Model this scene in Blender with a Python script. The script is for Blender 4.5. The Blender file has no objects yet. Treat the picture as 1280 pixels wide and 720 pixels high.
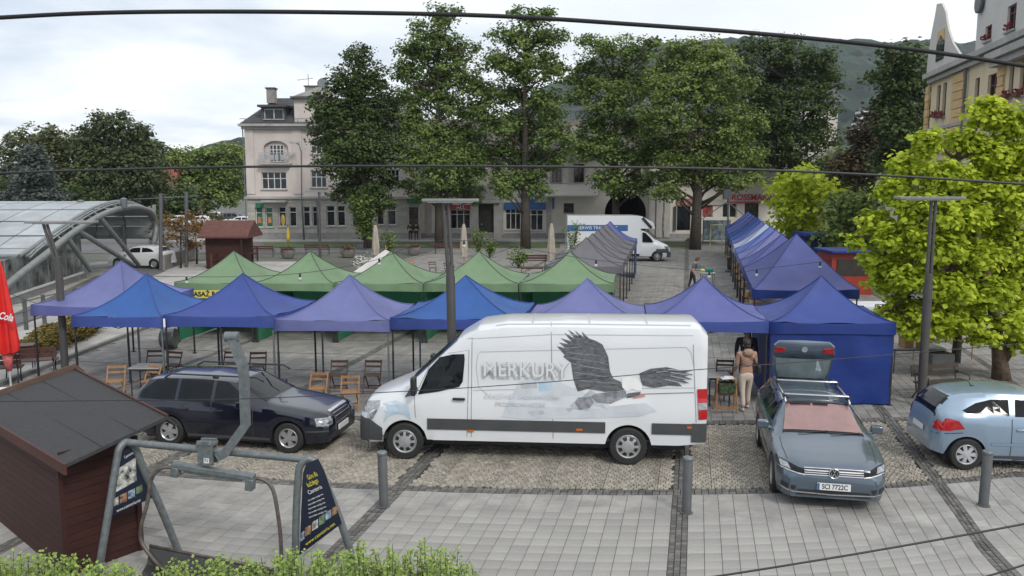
import bpy, bmesh, math, random
from mathutils import Vector, Matrix, noise
from mathutils.bvhtree import BVHTree
from mathutils.geometry import tessellate_polygon
random.seed(7)
SC = bpy.context.scene
COL = SC.collection
R = math.radians
PI = math.pi

# ---------------------------------------------------------------- camera
F, HC, PITCH = 1026.0, 5.33, R(7.17)
cam = bpy.data.cameras.new('camera')
cam.sensor_width = 36.0
cam.lens = F / 1280 * 36
cam.clip_start = 0.1
cam.clip_end = 9000
camo = bpy.data.objects.new('camera', cam)
COL.objects.link(camo)
camo.location = (0, 0, HC)
camo.rotation_euler = (PI / 2 - PITCH, 0, 0)
SC.camera = camo
SC.view_settings.view_transform = 'Standard'
SC.view_settings.look = 'None'
SC.view_settings.exposure = 0.28
SC.view_settings.gamma = 1.0

# ---------------------------------------------------------------- sky and sun (overcast)
SUN_EL, SUN_AZ = R(40), R(150)      # azimuth clockwise from +Y
W = bpy.data.worlds.new('World')
SC.world = W
W.use_nodes = True
nt = W.node_tree
nt.nodes.clear()
def N(t, tp, **k):
    n = t.nodes.new(tp)
    for a, b in k.items():
        setattr(n, a, b)
    return n
_out = N(nt, 'ShaderNodeOutputWorld')
_sky = N(nt, 'ShaderNodeTexSky', sky_type='NISHITA')
_sky.sun_disc = False
_sky.sun_elevation = SUN_EL
_sky.sun_rotation = SUN_AZ
_bg1 = N(nt, 'ShaderNodeBackground'); _bg1.inputs[1].default_value = 0.1
nt.links.new(_sky.outputs[0], _bg1.inputs[0])
_tc = N(nt, 'ShaderNodeTexCoord')
_sep = N(nt, 'ShaderNodeSeparateXYZ'); nt.links.new(_tc.outputs['Generated'], _sep.inputs[0])
# project the direction on a cloud layer: (x, y) / (z + k)
_ad = N(nt, 'ShaderNodeMath', operation='ADD'); _ad.inputs[1].default_value = 0.16
nt.links.new(_sep.outputs[2], _ad.inputs[0])
_mx = N(nt, 'ShaderNodeMath', operation='MAXIMUM'); _mx.inputs[1].default_value = 0.1
nt.links.new(_ad.outputs[0], _mx.inputs[0])
_d1 = N(nt, 'ShaderNodeMath', operation='DIVIDE'); _d2 = N(nt, 'ShaderNodeMath', operation='DIVIDE')
nt.links.new(_sep.outputs[0], _d1.inputs[0]); nt.links.new(_mx.outputs[0], _d1.inputs[1])
nt.links.new(_sep.outputs[1], _d2.inputs[0]); nt.links.new(_mx.outputs[0], _d2.inputs[1])
_cb = N(nt, 'ShaderNodeCombineXYZ')
nt.links.new(_d1.outputs[0], _cb.inputs[0]); nt.links.new(_d2.outputs[0], _cb.inputs[1])
_nz = N(nt, 'ShaderNodeTexNoise'); _nz.inputs['Scale'].default_value = 0.75
_nz.inputs['Detail'].default_value = 6; _nz.inputs['Roughness'].default_value = 0.5
_nz.inputs['Distortion'].default_value = 0.3
nt.links.new(_cb.outputs[0], _nz.inputs['Vector'])
_cr = N(nt, 'ShaderNodeValToRGB')
_e = _cr.color_ramp.elements
_e[0].position = 0.38; _e[0].color = (0.44, 0.53, 0.65, 1)
_e[1].position = 0.60; _e[1].color = (0.93, 0.955, 0.985, 1)
nt.links.new(_nz.outputs['Fac'], _cr.inputs[0])
# cloud deck is thinner (brighter) towards the south-east side, where the sun stands, and overhead
_dot = N(nt, 'ShaderNodeVectorMath', operation='DOT_PRODUCT')
_dot.inputs[1].default_value = (0.80, 0.18, 0.85)
nt.links.new(_tc.outputs['Generated'], _dot.inputs[0])
_mr = N(nt, 'ShaderNodeMapRange'); _mr.inputs[1].default_value = -0.1; _mr.inputs[2].default_value = 0.75
_mr.inputs[3].default_value = 0.0; _mr.inputs[4].default_value = 0.85
nt.links.new(_dot.outputs['Value'], _mr.inputs[0])
_mix = N(nt, 'ShaderNodeMixRGB'); _mix.inputs[2].default_value = (0.97, 0.985, 1.0, 1)
nt.links.new(_mr.outputs[0], _mix.inputs[0]); nt.links.new(_cr.outputs[0], _mix.inputs[1])
_bg2 = N(nt, 'ShaderNodeBackground'); _bg2.inputs[1].default_value = 1.06
nt.links.new(_mix.outputs[0], _bg2.inputs[0])
_ms = N(nt, 'ShaderNodeMixShader'); _ms.inputs[0].default_value = 0.93
nt.links.new(_bg1.outputs[0], _ms.inputs[1]); nt.links.new(_bg2.outputs[0], _ms.inputs[2])
nt.links.new(_ms.outputs[0], _out.inputs[0])
sl = bpy.data.lights.new('sun', 'SUN'); sl.energy = 1.5; sl.angle = R(12); sl.color = (1, 0.96, 0.9)
so = bpy.data.objects.new('sun', sl); COL.objects.link(so)
_sd = Vector((math.sin(SUN_AZ) * math.cos(SUN_EL), math.cos(SUN_AZ) * math.cos(SUN_EL), math.sin(SUN_EL)))
so.rotation_euler = (-_sd).to_track_quat('-Z', 'Y').to_euler()
so.location = (0, 0, 60)

# ---------------------------------------------------------------- projection helpers (photo pixel -> place)
ct, st = math.cos(PITCH), math.sin(PITCH)
def ray(px, py):
    u, v = (px - 640) / F, (py - 360) / F
    return Vector((u, ct - v * st, -st - v * ct))
def G(px, py, z=0.0):
    d = ray(px, py); t = (z - HC) / d.z
    return Vector((d.x * t, d.y * t, z))
def AT(px, py, Y):
    d = ray(px, py); t = Y / d.y
    return Vector((d.x * t, Y, HC + d.z * t))
def HIT(px, py, p0, n):
    d = ray(px, py); o = Vector((0, 0, HC))
    t = (Vector(p0) - o).dot(n) / d.dot(n)
    return o + d * t
def PX(p):
    x, y, z = p[0], p[1], p[2] - HC
    f_ = y * ct - z * st; up = y * st + z * ct
    return (640 + F * x / f_, 360 - F * up / f_)

# ---------------------------------------------------------------- mesh builder
class MB:
    def __init__(s): s.v = []; s.f = []; s.t = []
    def add(s, vs, fs, tint=0.5, M=None):
        b = len(s.v)
        if M is not None: vs = [M @ Vector(p) for p in vs]
        s.v.extend([tuple(p) for p in vs])
        s.f.extend([tuple(i + b for i in q) for q in fs]); s.t.extend([tint] * len(fs))
        return s
    def box(s, cx, cy, cz, sx, sy, sz, rz=0, tint=0.5, M=None, nobottom=False):
        hx, hy, hz = sx / 2, sy / 2, sz / 2
        c, n = math.cos(rz), math.sin(rz)
        vs = []
        for z in (-hz, hz):
            for x, y in ((-hx, -hy), (hx, -hy), (hx, hy), (-hx, hy)):
                vs.append((cx + x * c - y * n, cy + x * n + y * c, cz + z))
        fs = [(4, 5, 6, 7), (0, 1, 5, 4), (1, 2, 6, 5), (2, 3, 7, 6), (3, 0, 4, 7)]
        if not nobottom: fs.append((3, 2, 1, 0))
        return s.add(vs, fs, tint, M)
    def tube(s, pts, r, n=8, caps=True, tint=0.5, M=None):
        pts = [Vector(p) for p in pts]
        rs = r if isinstance(r, (list, tuple)) else [r] * len(pts)
        rings = []; prev = None
        for i, p in enumerate(pts):
            if i == 0: d = pts[1] - p
            elif i == len(pts) - 1: d = p - pts[i - 1]
            else: d = (pts[i + 1] - p).normalized() + (p - pts[i - 1]).normalized()
            d = d.normalized() if d.length > 1e-9 else Vector((0, 0, 1))
            a = prev if prev is not None else (Vector((0, 0, 1)) if abs(d.z) < .9 else Vector((1, 0, 0)))
            a = (a - d * a.dot(d))
            if a.length < 1e-6: a = d.orthogonal()
            a.normalize(); prev = a; b = d.cross(a)
            rings.append([p + (a * math.cos(2 * PI * k / n) + b * math.sin(2 * PI * k / n)) * rs[i] for k in range(n)])
        return s.loft(rings, True, caps, tint, M)
    def loft(s, rings, close=True, caps=True, tint=0.5, M=None):
        n = len(rings[0]); vs = [p for r_ in rings for p in r_]; fs = []
        for i in range(len(rings) - 1):
            for k in range(n if close else n - 1):
                a, b = i * n + k, i * n + (k + 1) % n
                fs.append((a, b, b + n, a + n))
        if caps and close:
            fs.append(tuple(reversed(range(n)))); fs.append(tuple(range((len(rings) - 1) * n, len(rings) * n)))
        return s.add(vs, fs, tint, M)
    def lathe(s, prof, n=20, M=None, tint=0.5, caps=True):
        return s.loft([[(r_ * math.cos(2 * PI * k / n), r_ * math.sin(2 * PI * k / n), z) for k in range(n)] for r_, z in prof], True, caps, tint, M)
    def ball(s, c, rx, ry=None, rz=None, n=12, m=8, M=None, tint=0.5):
        ry = ry or rx; rz = rz or rx
        rings = []
        for i in range(m + 1):
            a = -PI / 2 + PI * i / m
            a = max(-PI / 2 + .02, min(PI / 2 - .02, a))
            rings.append([(c[0] + rx * math.cos(a) * math.cos(2 * PI * k / n), c[1] + ry * math.cos(a) * math.sin(2 * PI * k / n), c[2] + rz * math.sin(a)) for k in range(n)])
        return s.loft(rings, True, True, tint, M)
    def prism(s, poly, t, M=None, tint=0.5):
        """poly in local (x,z), extruded along +y by t"""
        n = len(poly)
        vs = [(x, 0, z) for x, z in poly] + [(x, t, z) for x, z in poly]
        fs = [(i, (i + 1) % n, (i + 1) % n + n, i + n) for i in range(n)]
        try:
            tri = tessellate_polygon([[Vector((x, z, 0)) for x, z in poly]])
        except Exception:
            tri = []
        ar = sum(poly[i][0] * poly[(i + 1) % n][1] - poly[(i + 1) % n][0] * poly[i][1] for i in range(n))
        for a, b, c in tri:
            q = (poly[b][0] - poly[a][0]) * (poly[c][1] - poly[a][1]) - (poly[c][0] - poly[a][0]) * (poly[b][1] - poly[a][1])
            if q < 0: a, b = b, a
            fs.append((a, b, c)); fs.append((c + n, b + n, a + n))
        if ar > 0: fs[:n] = [tuple(reversed(q)) for q in fs[:n]]
        fs[:n] = [tuple(reversed(q)) for q in fs[:n]] if False else fs[:n]
        return s.add(vs, fs, tint, M)
    def mesh(s, name, smooth=False, sharp=None, tint=True):
        me = bpy.data.meshes.new(name)
        me.from_pydata(s.v, [], s.f); me.update()
        if tint:
            a = me.attributes.new('tint', 'FLOAT', 'FACE'); a.data.foreach_set('value', s.t)
        if smooth:
            me.polygons.foreach_set('use_smooth', [True] * len(me.polygons))
            if sharp: me.set_sharp_from_angle(angle=R(sharp))
        return me

def mat4(loc, rz=0): return Matrix.Translation(Vector(loc)) @ Matrix.Rotation(rz, 4, 'Z')
EACH = {'pilaster', 'corner_post', 'porch_post', 'cornice', 'wall_ornament', 'bar_foot', 'board_post', 'bolt', 'strut'}
def islands(mb):
    par = list(range(len(mb.v)))
    def fd(a):
        while par[a] != a: par[a] = par[par[a]]; a = par[a]
        return a
    for f in mb.f:
        for i in f[1:]: par[fd(i)] = fd(f[0])
    out = {}
    for f, t in zip(mb.f, mb.t):
        q = out.setdefault(fd(f[0]), (MB(), {})); m, idx = q
        for i in f:
            if i not in idx: idx[i] = len(m.v); m.v.append(mb.v[i])
        m.f.append(tuple(idx[i] for i in f)); m.t.append(t)
    return [q[0] for q in out.values()]
def obj(name, mb, mt, parent=None, world=False, smooth=False, sharp=None, bevel=0, kind=None, label=None, solid=0, loc=None):
    if name in EACH and isinstance(mb, MB):
        parts = islands(mb)
        if len(parts) > 1:
            for p in parts: o = obj1(name, p, mt, parent, world, smooth, sharp, bevel, kind, label, solid, loc)
            return o
    return obj1(name, mb, mt, parent, world, smooth, sharp, bevel, kind, label, solid, loc)
def obj1(name, mb, mt, parent=None, world=False, smooth=False, sharp=None, bevel=0, kind=None, label=None, solid=0, loc=None):
    me = mb if isinstance(mb, bpy.types.Mesh) else mb.mesh(name, smooth, sharp)
    if mt is not None and len(me.materials) == 0: me.materials.append(mt)
    o = bpy.data.objects.new(name, me); COL.objects.link(o)
    if parent is not None:
        o.parent = parent
        if world: me.transform(world_m(parent).inverted())
    if loc is not None: o.location = loc
    if bevel:
        b = o.modifiers.new('bevel', 'BEVEL'); b.width = bevel; b.segments = 2; b.limit_method = 'ANGLE'; b.angle_limit = R(40)
        if True: me.polygons.foreach_set('use_smooth', [True] * len(me.polygons)); me.set_sharp_from_angle(angle=R(50))
    if solid:
        b = o.modifiers.new('thick', 'SOLIDIFY'); b.thickness = solid; b.offset = 0
    if kind: o['kind'] = kind
    if label: o['label'] = label
    return o
def world_m(o):
    m = o.matrix_basis.copy()
    if o.type == 'EMPTY' or True:
        m = Matrix.LocRotScale(o.location, o.rotation_euler, o.scale)
    return world_m(o.parent) @ m if o.parent else m
def tag(o, label, cat, group=None):
    o['label'] = label; o['category'] = cat
    if group: o['group'] = group
    return o
def thing(name, label, cat, loc=(0, 0, 0), rz=0, group=None):
    o = bpy.data.objects.new(name, None); COL.objects.link(o)
    o.location = loc; o.rotation_euler = (0, 0, rz); o.empty_display_size = .2
    return tag(o, label, cat, group)
def struct(name, mb, mt, **k): return obj(name, mb, mt, kind='structure', **k)
def kids(o): return [c for c in KID.get(o.name, [])]
KID = {}
def dup(root, loc, rz, label, group=None, scale=None):
    def cp(o, par):
        c = o.copy(); COL.objects.link(c); c.parent = par
        for ch in list(o.children): cp(ch, c)
        return c
    r = cp(root, None); r.location = loc; r.rotation_euler = (0, 0, rz); r['label'] = label
    if scale: r.scale = scale
    if group: r['group'] = group
    return r
def text(name, body, size, M, mt, parent=None, ext=.003, align='CENTER', sx=1.0, shear=0, bold=0):
    c = bpy.data.curves.new(name, 'FONT'); c.body = body; c.size = size; c.extrude = ext; c.align_x = align; c.align_y = 'CENTER'
    c.shear = shear; c.offset = bold
    c.materials.append(mt)
    o_ = bpy.data.objects.new(name, c); COL.objects.link(o_)
    bpy.context.view_layer.update()
    me = bpy.data.meshes.new_from_object(o_); bpy.data.objects.remove(o_); bpy.data.curves.remove(c); me.name = name
    o = bpy.data.objects.new(name, me); COL.objects.link(o)
    if parent: o.parent = parent; M = world_m(parent).inverted() @ M
    o.matrix_basis = M @ Matrix.Diagonal((sx, 1, 1, 1))
    return o
def basis(origin, xdir, zdir=(0, 0, 1)):
    """text matrix: text x along xdir, text y along zdir"""
    x = Vector(xdir).normalized(); y = Vector(zdir); y = (y - x * y.dot(x)).normalized(); z = x.cross(y)
    return Matrix(((x.x, y.x, z.x, origin[0]), (x.y, y.y, z.y, origin[1]), (x.z, y.z, z.z, origin[2]), (0, 0, 0, 1)))

# ---------------------------------------------------------------- materials
MATS = {}
def mat(name, col, rough=.6, metal=0, var=.12, scale=3.0, bump=0.0, bscale=40, tint=0.0, spec=.5, coat=0, trans=0, sheen=0, emis=None, col2=None, alpha=1, stretch=None, dirt=0):
    if name in MATS: return MATS[name]
    m = bpy.data.materials.new(name); m.use_nodes = True; t = m.node_tree
    b = t.nodes['Principled BSDF']
    b.inputs['Roughness'].default_value = rough; b.inputs['Metallic'].default_value = metal
    b.inputs['Specular IOR Level'].default_value = spec
    if coat: b.inputs['Coat Weight'].default_value = coat; b.inputs['Coat Roughness'].default_value = .06
    if trans: b.inputs['Transmission Weight'].default_value = trans
    if alpha < 1: b.inputs['Alpha'].default_value = alpha
    if emis: b.inputs['Emission Color'].default_value = (*emis, 1); b.inputs['Emission Strength'].default_value = 1
    co = N(t, 'ShaderNodeTexCoord'); src = co.outputs['Object']
    if stretch:
        mp = N(t, 'ShaderNodeMapping'); mp.inputs['Scale'].default_value = stretch
        t.links.new(src, mp.inputs[0]); src = mp.outputs[0]
    nz = N(t, 'ShaderNodeTexNoise'); nz.inputs['Scale'].default_value = scale; nz.inputs['Detail'].default_value = 5; nz.inputs['Roughness'].default_value = .6
    t.links.new(src, nz.inputs['Vector'])
    c2 = col2 or tuple(min(1, max(0, c * (1 - 2 * var))) for c in col)
    c1 = col if col2 else tuple(min(1, c * (1 + var)) for c in col)
    mr = N(t, 'ShaderNodeMapRange'); mr.inputs[1].default_value = .3; mr.inputs[2].default_value = .7
    t.links.new(nz.outputs['Fac'], mr.inputs[0])
    mx = N(t, 'ShaderNodeMixRGB'); mx.inputs[1].default_value = (*c1, 1); mx.inputs[2].default_value = (*c2, 1)
    t.links.new(mr.outputs[0], mx.inputs[0])
    out = mx.outputs[0]
    if dirt:
        nd = N(t, 'ShaderNodeTexNoise'); nd.inputs['Scale'].default_value = scale * .17; nd.inputs['Detail'].default_value = 6
        t.links.new(co.outputs['Object'], nd.inputs['Vector'])
        md = N(t, 'ShaderNodeMapRange'); md.inputs[1].default_value = .35; md.inputs[2].default_value = .7; md.inputs[3].default_value = 1 - dirt; md.inputs[4].default_value = 1 + dirt * .4
        t.links.new(nd.outputs['Fac'], md.inputs[0])
        mm = N(t, 'ShaderNodeMixRGB', blend_type='MULTIPLY'); mm.inputs[0].default_value = 1
        t.links.new(out, mm.inputs[1]); t.links.new(md.outputs[0], mm.inputs[2]); out = mm.outputs[0]
    if tint:
        at = N(t, 'ShaderNodeAttribute', attribute_name='tint')
        ma = N(t, 'ShaderNodeMapRange'); ma.inputs[3].default_value = 1 - tint; ma.inputs[4].default_value = 1 + tint
        t.links.new(at.outputs['Fac'], ma.inputs[0])
        mm = N(t, 'ShaderNodeMixRGB', blend_type='MULTIPLY'); mm.inputs[0].default_value = 1
        t.links.new(out, mm.inputs[1]); t.links.new(ma.outputs[0], mm.inputs[2]); out = mm.outputs[0]
    t.links.new(out, b.inputs['Base Color'])
    if bump:
        nb = N(t, 'ShaderNodeTexNoise'); nb.inputs['Scale'].default_value = bscale; nb.inputs['Detail'].default_value = 4
        t.links.new(src, nb.inputs['Vector'])
        bp = N(t, 'ShaderNodeBump'); bp.inputs['Strength'].default_value = bump; bp.inputs['Distance'].default_value = .02
        t.links.new(nb.outputs['Fac'], bp.inputs['Height']); t.links.new(bp.outputs[0], b.inputs['Normal'])
    MATS[name] = m
    return m
def leafmat(name, ca, cb, trans=.25):
    if name in MATS: return MATS[name]
    m = bpy.data.materials.new(name); m.use_nodes = True; t = m.node_tree; t.nodes.clear()
    o = N(t, 'ShaderNodeOutputMaterial')
    at = N(t, 'ShaderNodeAttribute', attribute_name='tint')
    mx = N(t, 'ShaderNodeMixRGB'); mx.inputs[1].default_value = (*ca, 1); mx.inputs[2].default_value = (*cb, 1)
    t.links.new(at.outputs['Fac'], mx.inputs[0])
    b = N(t, 'ShaderNodeBsdfPrincipled'); b.inputs['Roughness'].default_value = .55; b.inputs['Specular IOR Level'].default_value = .25
    tr = N(t, 'ShaderNodeBsdfTranslucent'); ms = N(t, 'ShaderNodeMixShader'); ms.inputs[0].default_value = trans
    t.links.new(mx.outputs[0], b.inputs['Base Color']); t.links.new(mx.outputs[0], tr.inputs[0])
    t.links.new(b.outputs[0], ms.inputs[1]); t.links.new(tr.outputs[0], ms.inputs[2]); t.links.new(ms.outputs[0], o.inputs[0])
    MATS[name] = m
    return m

M_slab = mat('concrete_slab', (.325, .315, .298), .85, var=.06, scale=9, bump=.25, bscale=60, tint=.10, dirt=.24)
M_slab2 = mat('plaza_slab', (.245, .236, .22), .85, var=.07, scale=9, bump=.25, bscale=60, tint=.15, dirt=.2)
M_sett = mat('granite_sett', (.345, .315, .265), .8, var=.12, scale=25, bump=.3, bscale=90, tint=.24, dirt=.2)
M_jdark = mat('joint_dark', (.06, .056, .05), .95, var=.2, scale=6)
M_dsett = mat('dark_sett', (.125, .12, .112), .8, var=.12, scale=25, bump=.3, bscale=90, tint=.35)
M_joint = mat('joint_sand', (.20, .19, .175), .95, var=.2, scale=6)
M_asph = mat('asphalt', (.13, .13, .132), .9, var=.1, scale=2, bump=.2, bscale=120, dirt=.2)
M_ground = mat('ground_soil', (.11, .115, .09), .95, var=.2, scale=.1)
M_grass = mat('grass', (.07, .105, .035), .9, var=.3, scale=2, bump=.5, bscale=30)
M_gal = mat('galvanised_steel', (.16, .178, .185), .5, metal=.35, var=.15, scale=14, bump=.05)
M_post = mat('grey_painted_steel', (.10, .105, .11), .5, metal=.1, var=.08, scale=6)
M_black = mat('black_metal', (.02, .02, .022), .5, var=.1)
M_white = mat('white_plastic', (.75, .75, .74), .4, var=.04)
M_chrome = mat('bright_metal', (.6, .6, .62), .25, metal=.9, var=.05)
M_glass = mat('dark_glass', (.010, .012, .014), .04, var=.2, scale=3, spec=.25)
M_rubber = mat('rubber', (.02, .02, .02), .75, var=.15)
M_plas = mat('grey_plastic', (.06, .062, .066), .55, var=.1)
M_red = mat('red_lens', (.42, .012, .015), .2, var=.08, coat=.6)
M_amber = mat('amber_lens', (.55, .13, .01), .3, var=.05)
M_lens = mat('clear_lens', (.33, .35, .36), .1, var=.25, scale=20, metal=.3, coat=1)
M_woodl = mat('light_wood', (.36, .19, .085), .55, var=.2, scale=20, tint=.15)
M_woodd = mat('dark_wood', (.10, .05, .032), .55, var=.2, scale=20, tint=.15)
M_bark = mat('bark', (.07, .058, .045), .95, var=.3, scale=9, bump=.6, bscale=25)
M_platew = mat('plate_white', (.7, .7, .7), .4, var=.03)
# ---------------------------------------------------------------- ground and paving
mb = MB(); mb.add([(-2100, -60, -.06), (2100, -60, -.06), (2100, 1440, -.06), (-2100, 1440, -.06)], [(0, 1, 2, 3)])
struct('ground', mb, M_ground)
KD = 2.4e-7
def warp(X, Y, z=0):
    """the lens of the photograph bows straight rows; lay the real rows along the same slight bow"""
    x, y = PX((X, Y, 0)); dx, dy = x - 640, y - 360
    r2 = min(dx * dx + dy * dy, 620000); k = 1 - KD * r2
    x2, y2 = 640 + dx * k, 360 + dy * k
    if y2 < 238: return Vector((X, Y, z))
    p = G(x2, y2, 0); p.z = z
    return p
# grid frame: a = across, b = depth. ideal point = O + a*(1,-.062) + b*(.215,1)
def GR(a, b, z=0):
    return warp(2.98 + a + .215 * b, 13.55 - .055 * a + b, z)
mb = MB(); n = 40
def sheet(a0, a1, b0, b1, z, m, na=40, nb=20, name='x'):
    mb = MB(); vs = []; fs = []
    for j in range(nb + 1):
        for i in range(na + 1):
            vs.append(GR(a0 + (a1 - a0) * i / na, b0 + (b1 - b0) * j / nb, z))
    for j in range(nb):
        for i in range(na):
            q = j * (na + 1) + i; fs.append((q, q + 1, q + na + 2, q + na + 1))
    mb.add(vs, fs); return struct(name, mb, m)
def slab_quad(mb, a0, a1, b0, b1, h, tint, g=.003):
    P = [GR(a0 + g, b0 + g), GR(a1 - g, b0 + g), GR(a1 - g, b1 - g), GR(a0 + g, b1 - g)]
    e = .005; Q = [GR(a0 + g + e, b0 + g + e), GR(a1 - g - e, b0 + g + e), GR(a1 - g - e, b1 - g - e), GR(a0 + g + e, b1 - g - e)]
    vs = [(p.x, p.y, -.03) for p in P] + [(p.x, p.y, h - .005) for p in P] + [(p.x, p.y, h) for p in Q]
    fs = [(8, 9, 10, 11)]
    for k in range(4):
        l = (k + 1) % 4
        fs.append((k, l, l + 4, k + 4)); fs.append((k + 4, l + 4, l + 8, k + 8))
    mb.add(vs, fs, tint)
fore = sheet(-22, 16, -6.6, 0, -.032, M_joint, name='front_pavement')
park = sheet(-22, 16, 0, 4.15, -.034, M_jdark, name='cobbled_parking_strip')
plaza = sheet(-20.5, 26, 4.15, 62, -.036, M_joint, nb=60, name='plaza_pavement')
BANDS = [0 + 5.0 * k for k in range(-4, 6)]     # centres of the dark bands, 0.34 wide
BW = .14
def cols(a0, a1, w):
    out = []
    edges = [a0] + [e for b in BANDS for e in (b - BW, b + BW) if a0 < e < a1] + [a1]
    lo = a0
    segs = []
    bs = sorted(BANDS); cur = a0
    for b in bs:
        if b + BW <= a0: continue
        if b - BW >= a1: break
        if b - BW > cur: segs.append((cur, b - BW))
        cur = b + BW
    if cur < a1: segs.append((cur, a1))
    for s0, s1 in segs:
        n = max(1, round((s1 - s0) / w)); d = (s1 - s0) / n
        out += [(s0 + i * d, s0 + (i + 1) * d) for i in range(n)]
    return out
def lay(parent, spec, count, label):
    """spec: list of (a0,a1,b0,b1); nearest visible ones become single slabs"""
    vis = []; rest = []
    for q in spec:
        c = GR((q[0] + q[1]) / 2, (q[2] + q[3]) / 2)
        x, y = PX(c)
        if -10 < x < 1290 and y < 725 and not blocked(x, y): vis.append((c.length, q))
        else: rest.append(q)
    vis.sort(key=lambda t: t[0])
    for _, q in vis[:count]:
        mb = MB(); slab_quad(mb, *q, random.uniform(-.003, .003), random.random())
        cc = GR((q[0] + q[1]) / 2, (q[2] + q[3]) / 2)
        mb.v = [(p[0] - cc.x, p[1] - cc.y, p[2]) for p in mb.v]
        o = obj('slab', mb, label, parent); o.location = (cc.x, cc.y, 0)
    mb = MB()
    for q in [v[1] for v in vis[count:]] + rest: slab_quad(mb, *q, random.uniform(-.003, .003), random.random())
    o = obj('slabs', mb, label, parent, kind='stuff')
def blocked(x, y):
    if 110 < x < 470 and 0: return True
    return (x < 180 and y > 470) or (455 < x < 890 and 390 < y < 560) or (955 < x < 1108 and 430 < y < 625) or (190 < x < 430 and 465 < y < 560) or (x > 1150 and 480 < y < 580) or (960 < x < 1122 and y < 512) or (y < 415) or (x < 560 and y > 700)
spec = []
bs = []
b = -.16
while b > -6.4:
    bs.append((b - .262, b)); b -= .262
for (a0, a1) in cols(-21, 15.5, .258):
    for (b0, b1) in bs: spec.append((a0, a1, b0, b1))
lay(fore, spec, 300, M_slab)
# plaza: courses of slabs between thin dark rows every 2.3 m
spec = []; thin = []
b = 4.45; k = 0
while b < 58:
    for r_ in range(6):
        w = (2.3 - .1) / 6
        bb = b + r_ * w
        far = bb > 30
        for (a0, a1) in cols(-20.4, 25.5, .262 if not far else .53):
            if GR(a0, bb).x < -13.62: continue
            spec.append((a0, a1, bb, bb + w))
    thin.append(b + 2.2); b += 2.3
lay(plaza, spec, 300, M_slab2)
# dark sett bands (along depth, and across)
def setts(parent, a0, a1, b0, b1, na, mb):
    nb = max(1, round((b1 - b0) / ((a1 - a0) / na)))
    for i in range(na):
        for j in range(nb):
            da = (a1 - a0) / na; db = (b1 - b0) / nb
            slab_quad(mb, a0 + i * da, a0 + (i + 1) * da, b0 + j * db, b0 + (j + 1) * db, random.uniform(-.006, .003), random.random(), .006)
mb = MB()
for c in BANDS:
    if -21 < c < 16: setts(fore, c - BW, c + BW, -6.4, -.16, 3, mb)
def xsetts(mb, a0, a1, b0, b1, nb, skip=True):
    w = (b1 - b0) / nb; na = int((a1 - a0) / w)
    for i in range(na):
        for j in range(nb):
            slab_quad(mb, a0 + i * w, a0 + (i + 1) * w, b0 + j * w, b0 + (j + 1) * w, random.uniform(-.006, .003), random.random(), .006)
xsetts(mb, -21, 15.5, -.15, .1, 2)
obj('dark_sett_band', mb, M_dsett, fore, kind='stuff')
mb = MB()
for c in BANDS:
    if -21 < c < 16: setts(park, c - BW, c + BW, .11, 4.12, 3, mb)
obj('dark_sett_band', mb, M_dsett, park, kind='stuff')
mb = MB()
xsetts(mb, -17.5, 16, 4.16, 4.44, 2)
for c in BANDS:
    if -15.1 < c < 26: setts(plaza, c - BW, c + BW, 4.45 if c > -13 else 9, 30, 3, mb)
    if -13.1 < c < 26: setts(plaza, c - BW, c + BW, 30, 58, 1, mb)
for t in thin:
    na = 60
    for (a0, a1) in cols(-20.4, 25.5, .2 if t < 20 else .6):
        if GR(a0, t).x < -13.62: continue
        slab_quad(mb, a0, a1, t, t + .1, random.uniform(-.004, .001), random.random(), .005)
obj('dark_sett_band', mb, M_dsett, plaza, kind='stuff')
# granite setts in segmental arcs
mb = MB()
AW = .98; RR = AW * .60
a = -21.0
def arcp(t, k, off, c):
    x = t * AW / 2
    return x + c, k * .104 + off + math.sqrt(RR * RR - x * x) - RR
while a < 15.4:
    c = a + AW / 2; nst = 10; off = random.uniform(-.05, .05)
    for k in range(-3, 46):
        rt_ = random.uniform(-.15, .15); ph = (.5 if k % 2 else 0) + random.uniform(-.12, .12)
        ts = [-1] + [t for t in (-1 + (i + ph) * 2 / nst for i in range(nst + 1)) if -.93 < t < .93] + [1]
        for t0, t1 in zip(ts, ts[1:]):
            x0, y0 = arcp(t0, k, off, c); x1, y1 = arcp(t1, k, off, c); x2, y2 = arcp(t1, k + 1, off, c); x3, y3 = arcp(t0, k + 1, off, c)
            my = (y0 + y2) / 2
            if my < .14 or my > 4.1: continue
            mxx = (x0 + x1) / 2
            if any(abs(mxx - b_) < BW + .03 for b_ in BANDS): continue
            j = lambda: random.uniform(-.0035, .0035)
            cx, cy = (x0 + x1 + x2 + x3) / 4, (y0 + y1 + y2 + y3) / 4
            h = random.uniform(-.008, .006)
            def sc(px, py, f, g): return GR(cx + (px - cx) * f + j(), cy + (py - cy) * g + j())
            q4 = ((x0, y0), (x1, y1), (x2, y2), (x3, y3))
            P = [sc(px, py, .91, .85) for px, py in q4]
            Q = [GR(cx + (px - cx) * .74, cy + (py - cy) * .70) for px, py in q4]
            vs = [(p.x, p.y, -.03) for p in P] + [(p.x, p.y, h - .014) for p in P] + [(p.x, p.y, h) for p in Q]
            fs = [(8, 9, 10, 11)]
            for q in range(4):
                l = (q + 1) % 4
                fs.append((q, l, l + 4, q + 4)); fs.append((q + 4, l + 4, l + 8, q + 8))
            mb.add(vs, fs, min(1, max(0, random.random() * .8 + .1 + rt_)))
    a += AW
obj('cobblestones', mb, M_sett, park, kind='stuff')

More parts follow.
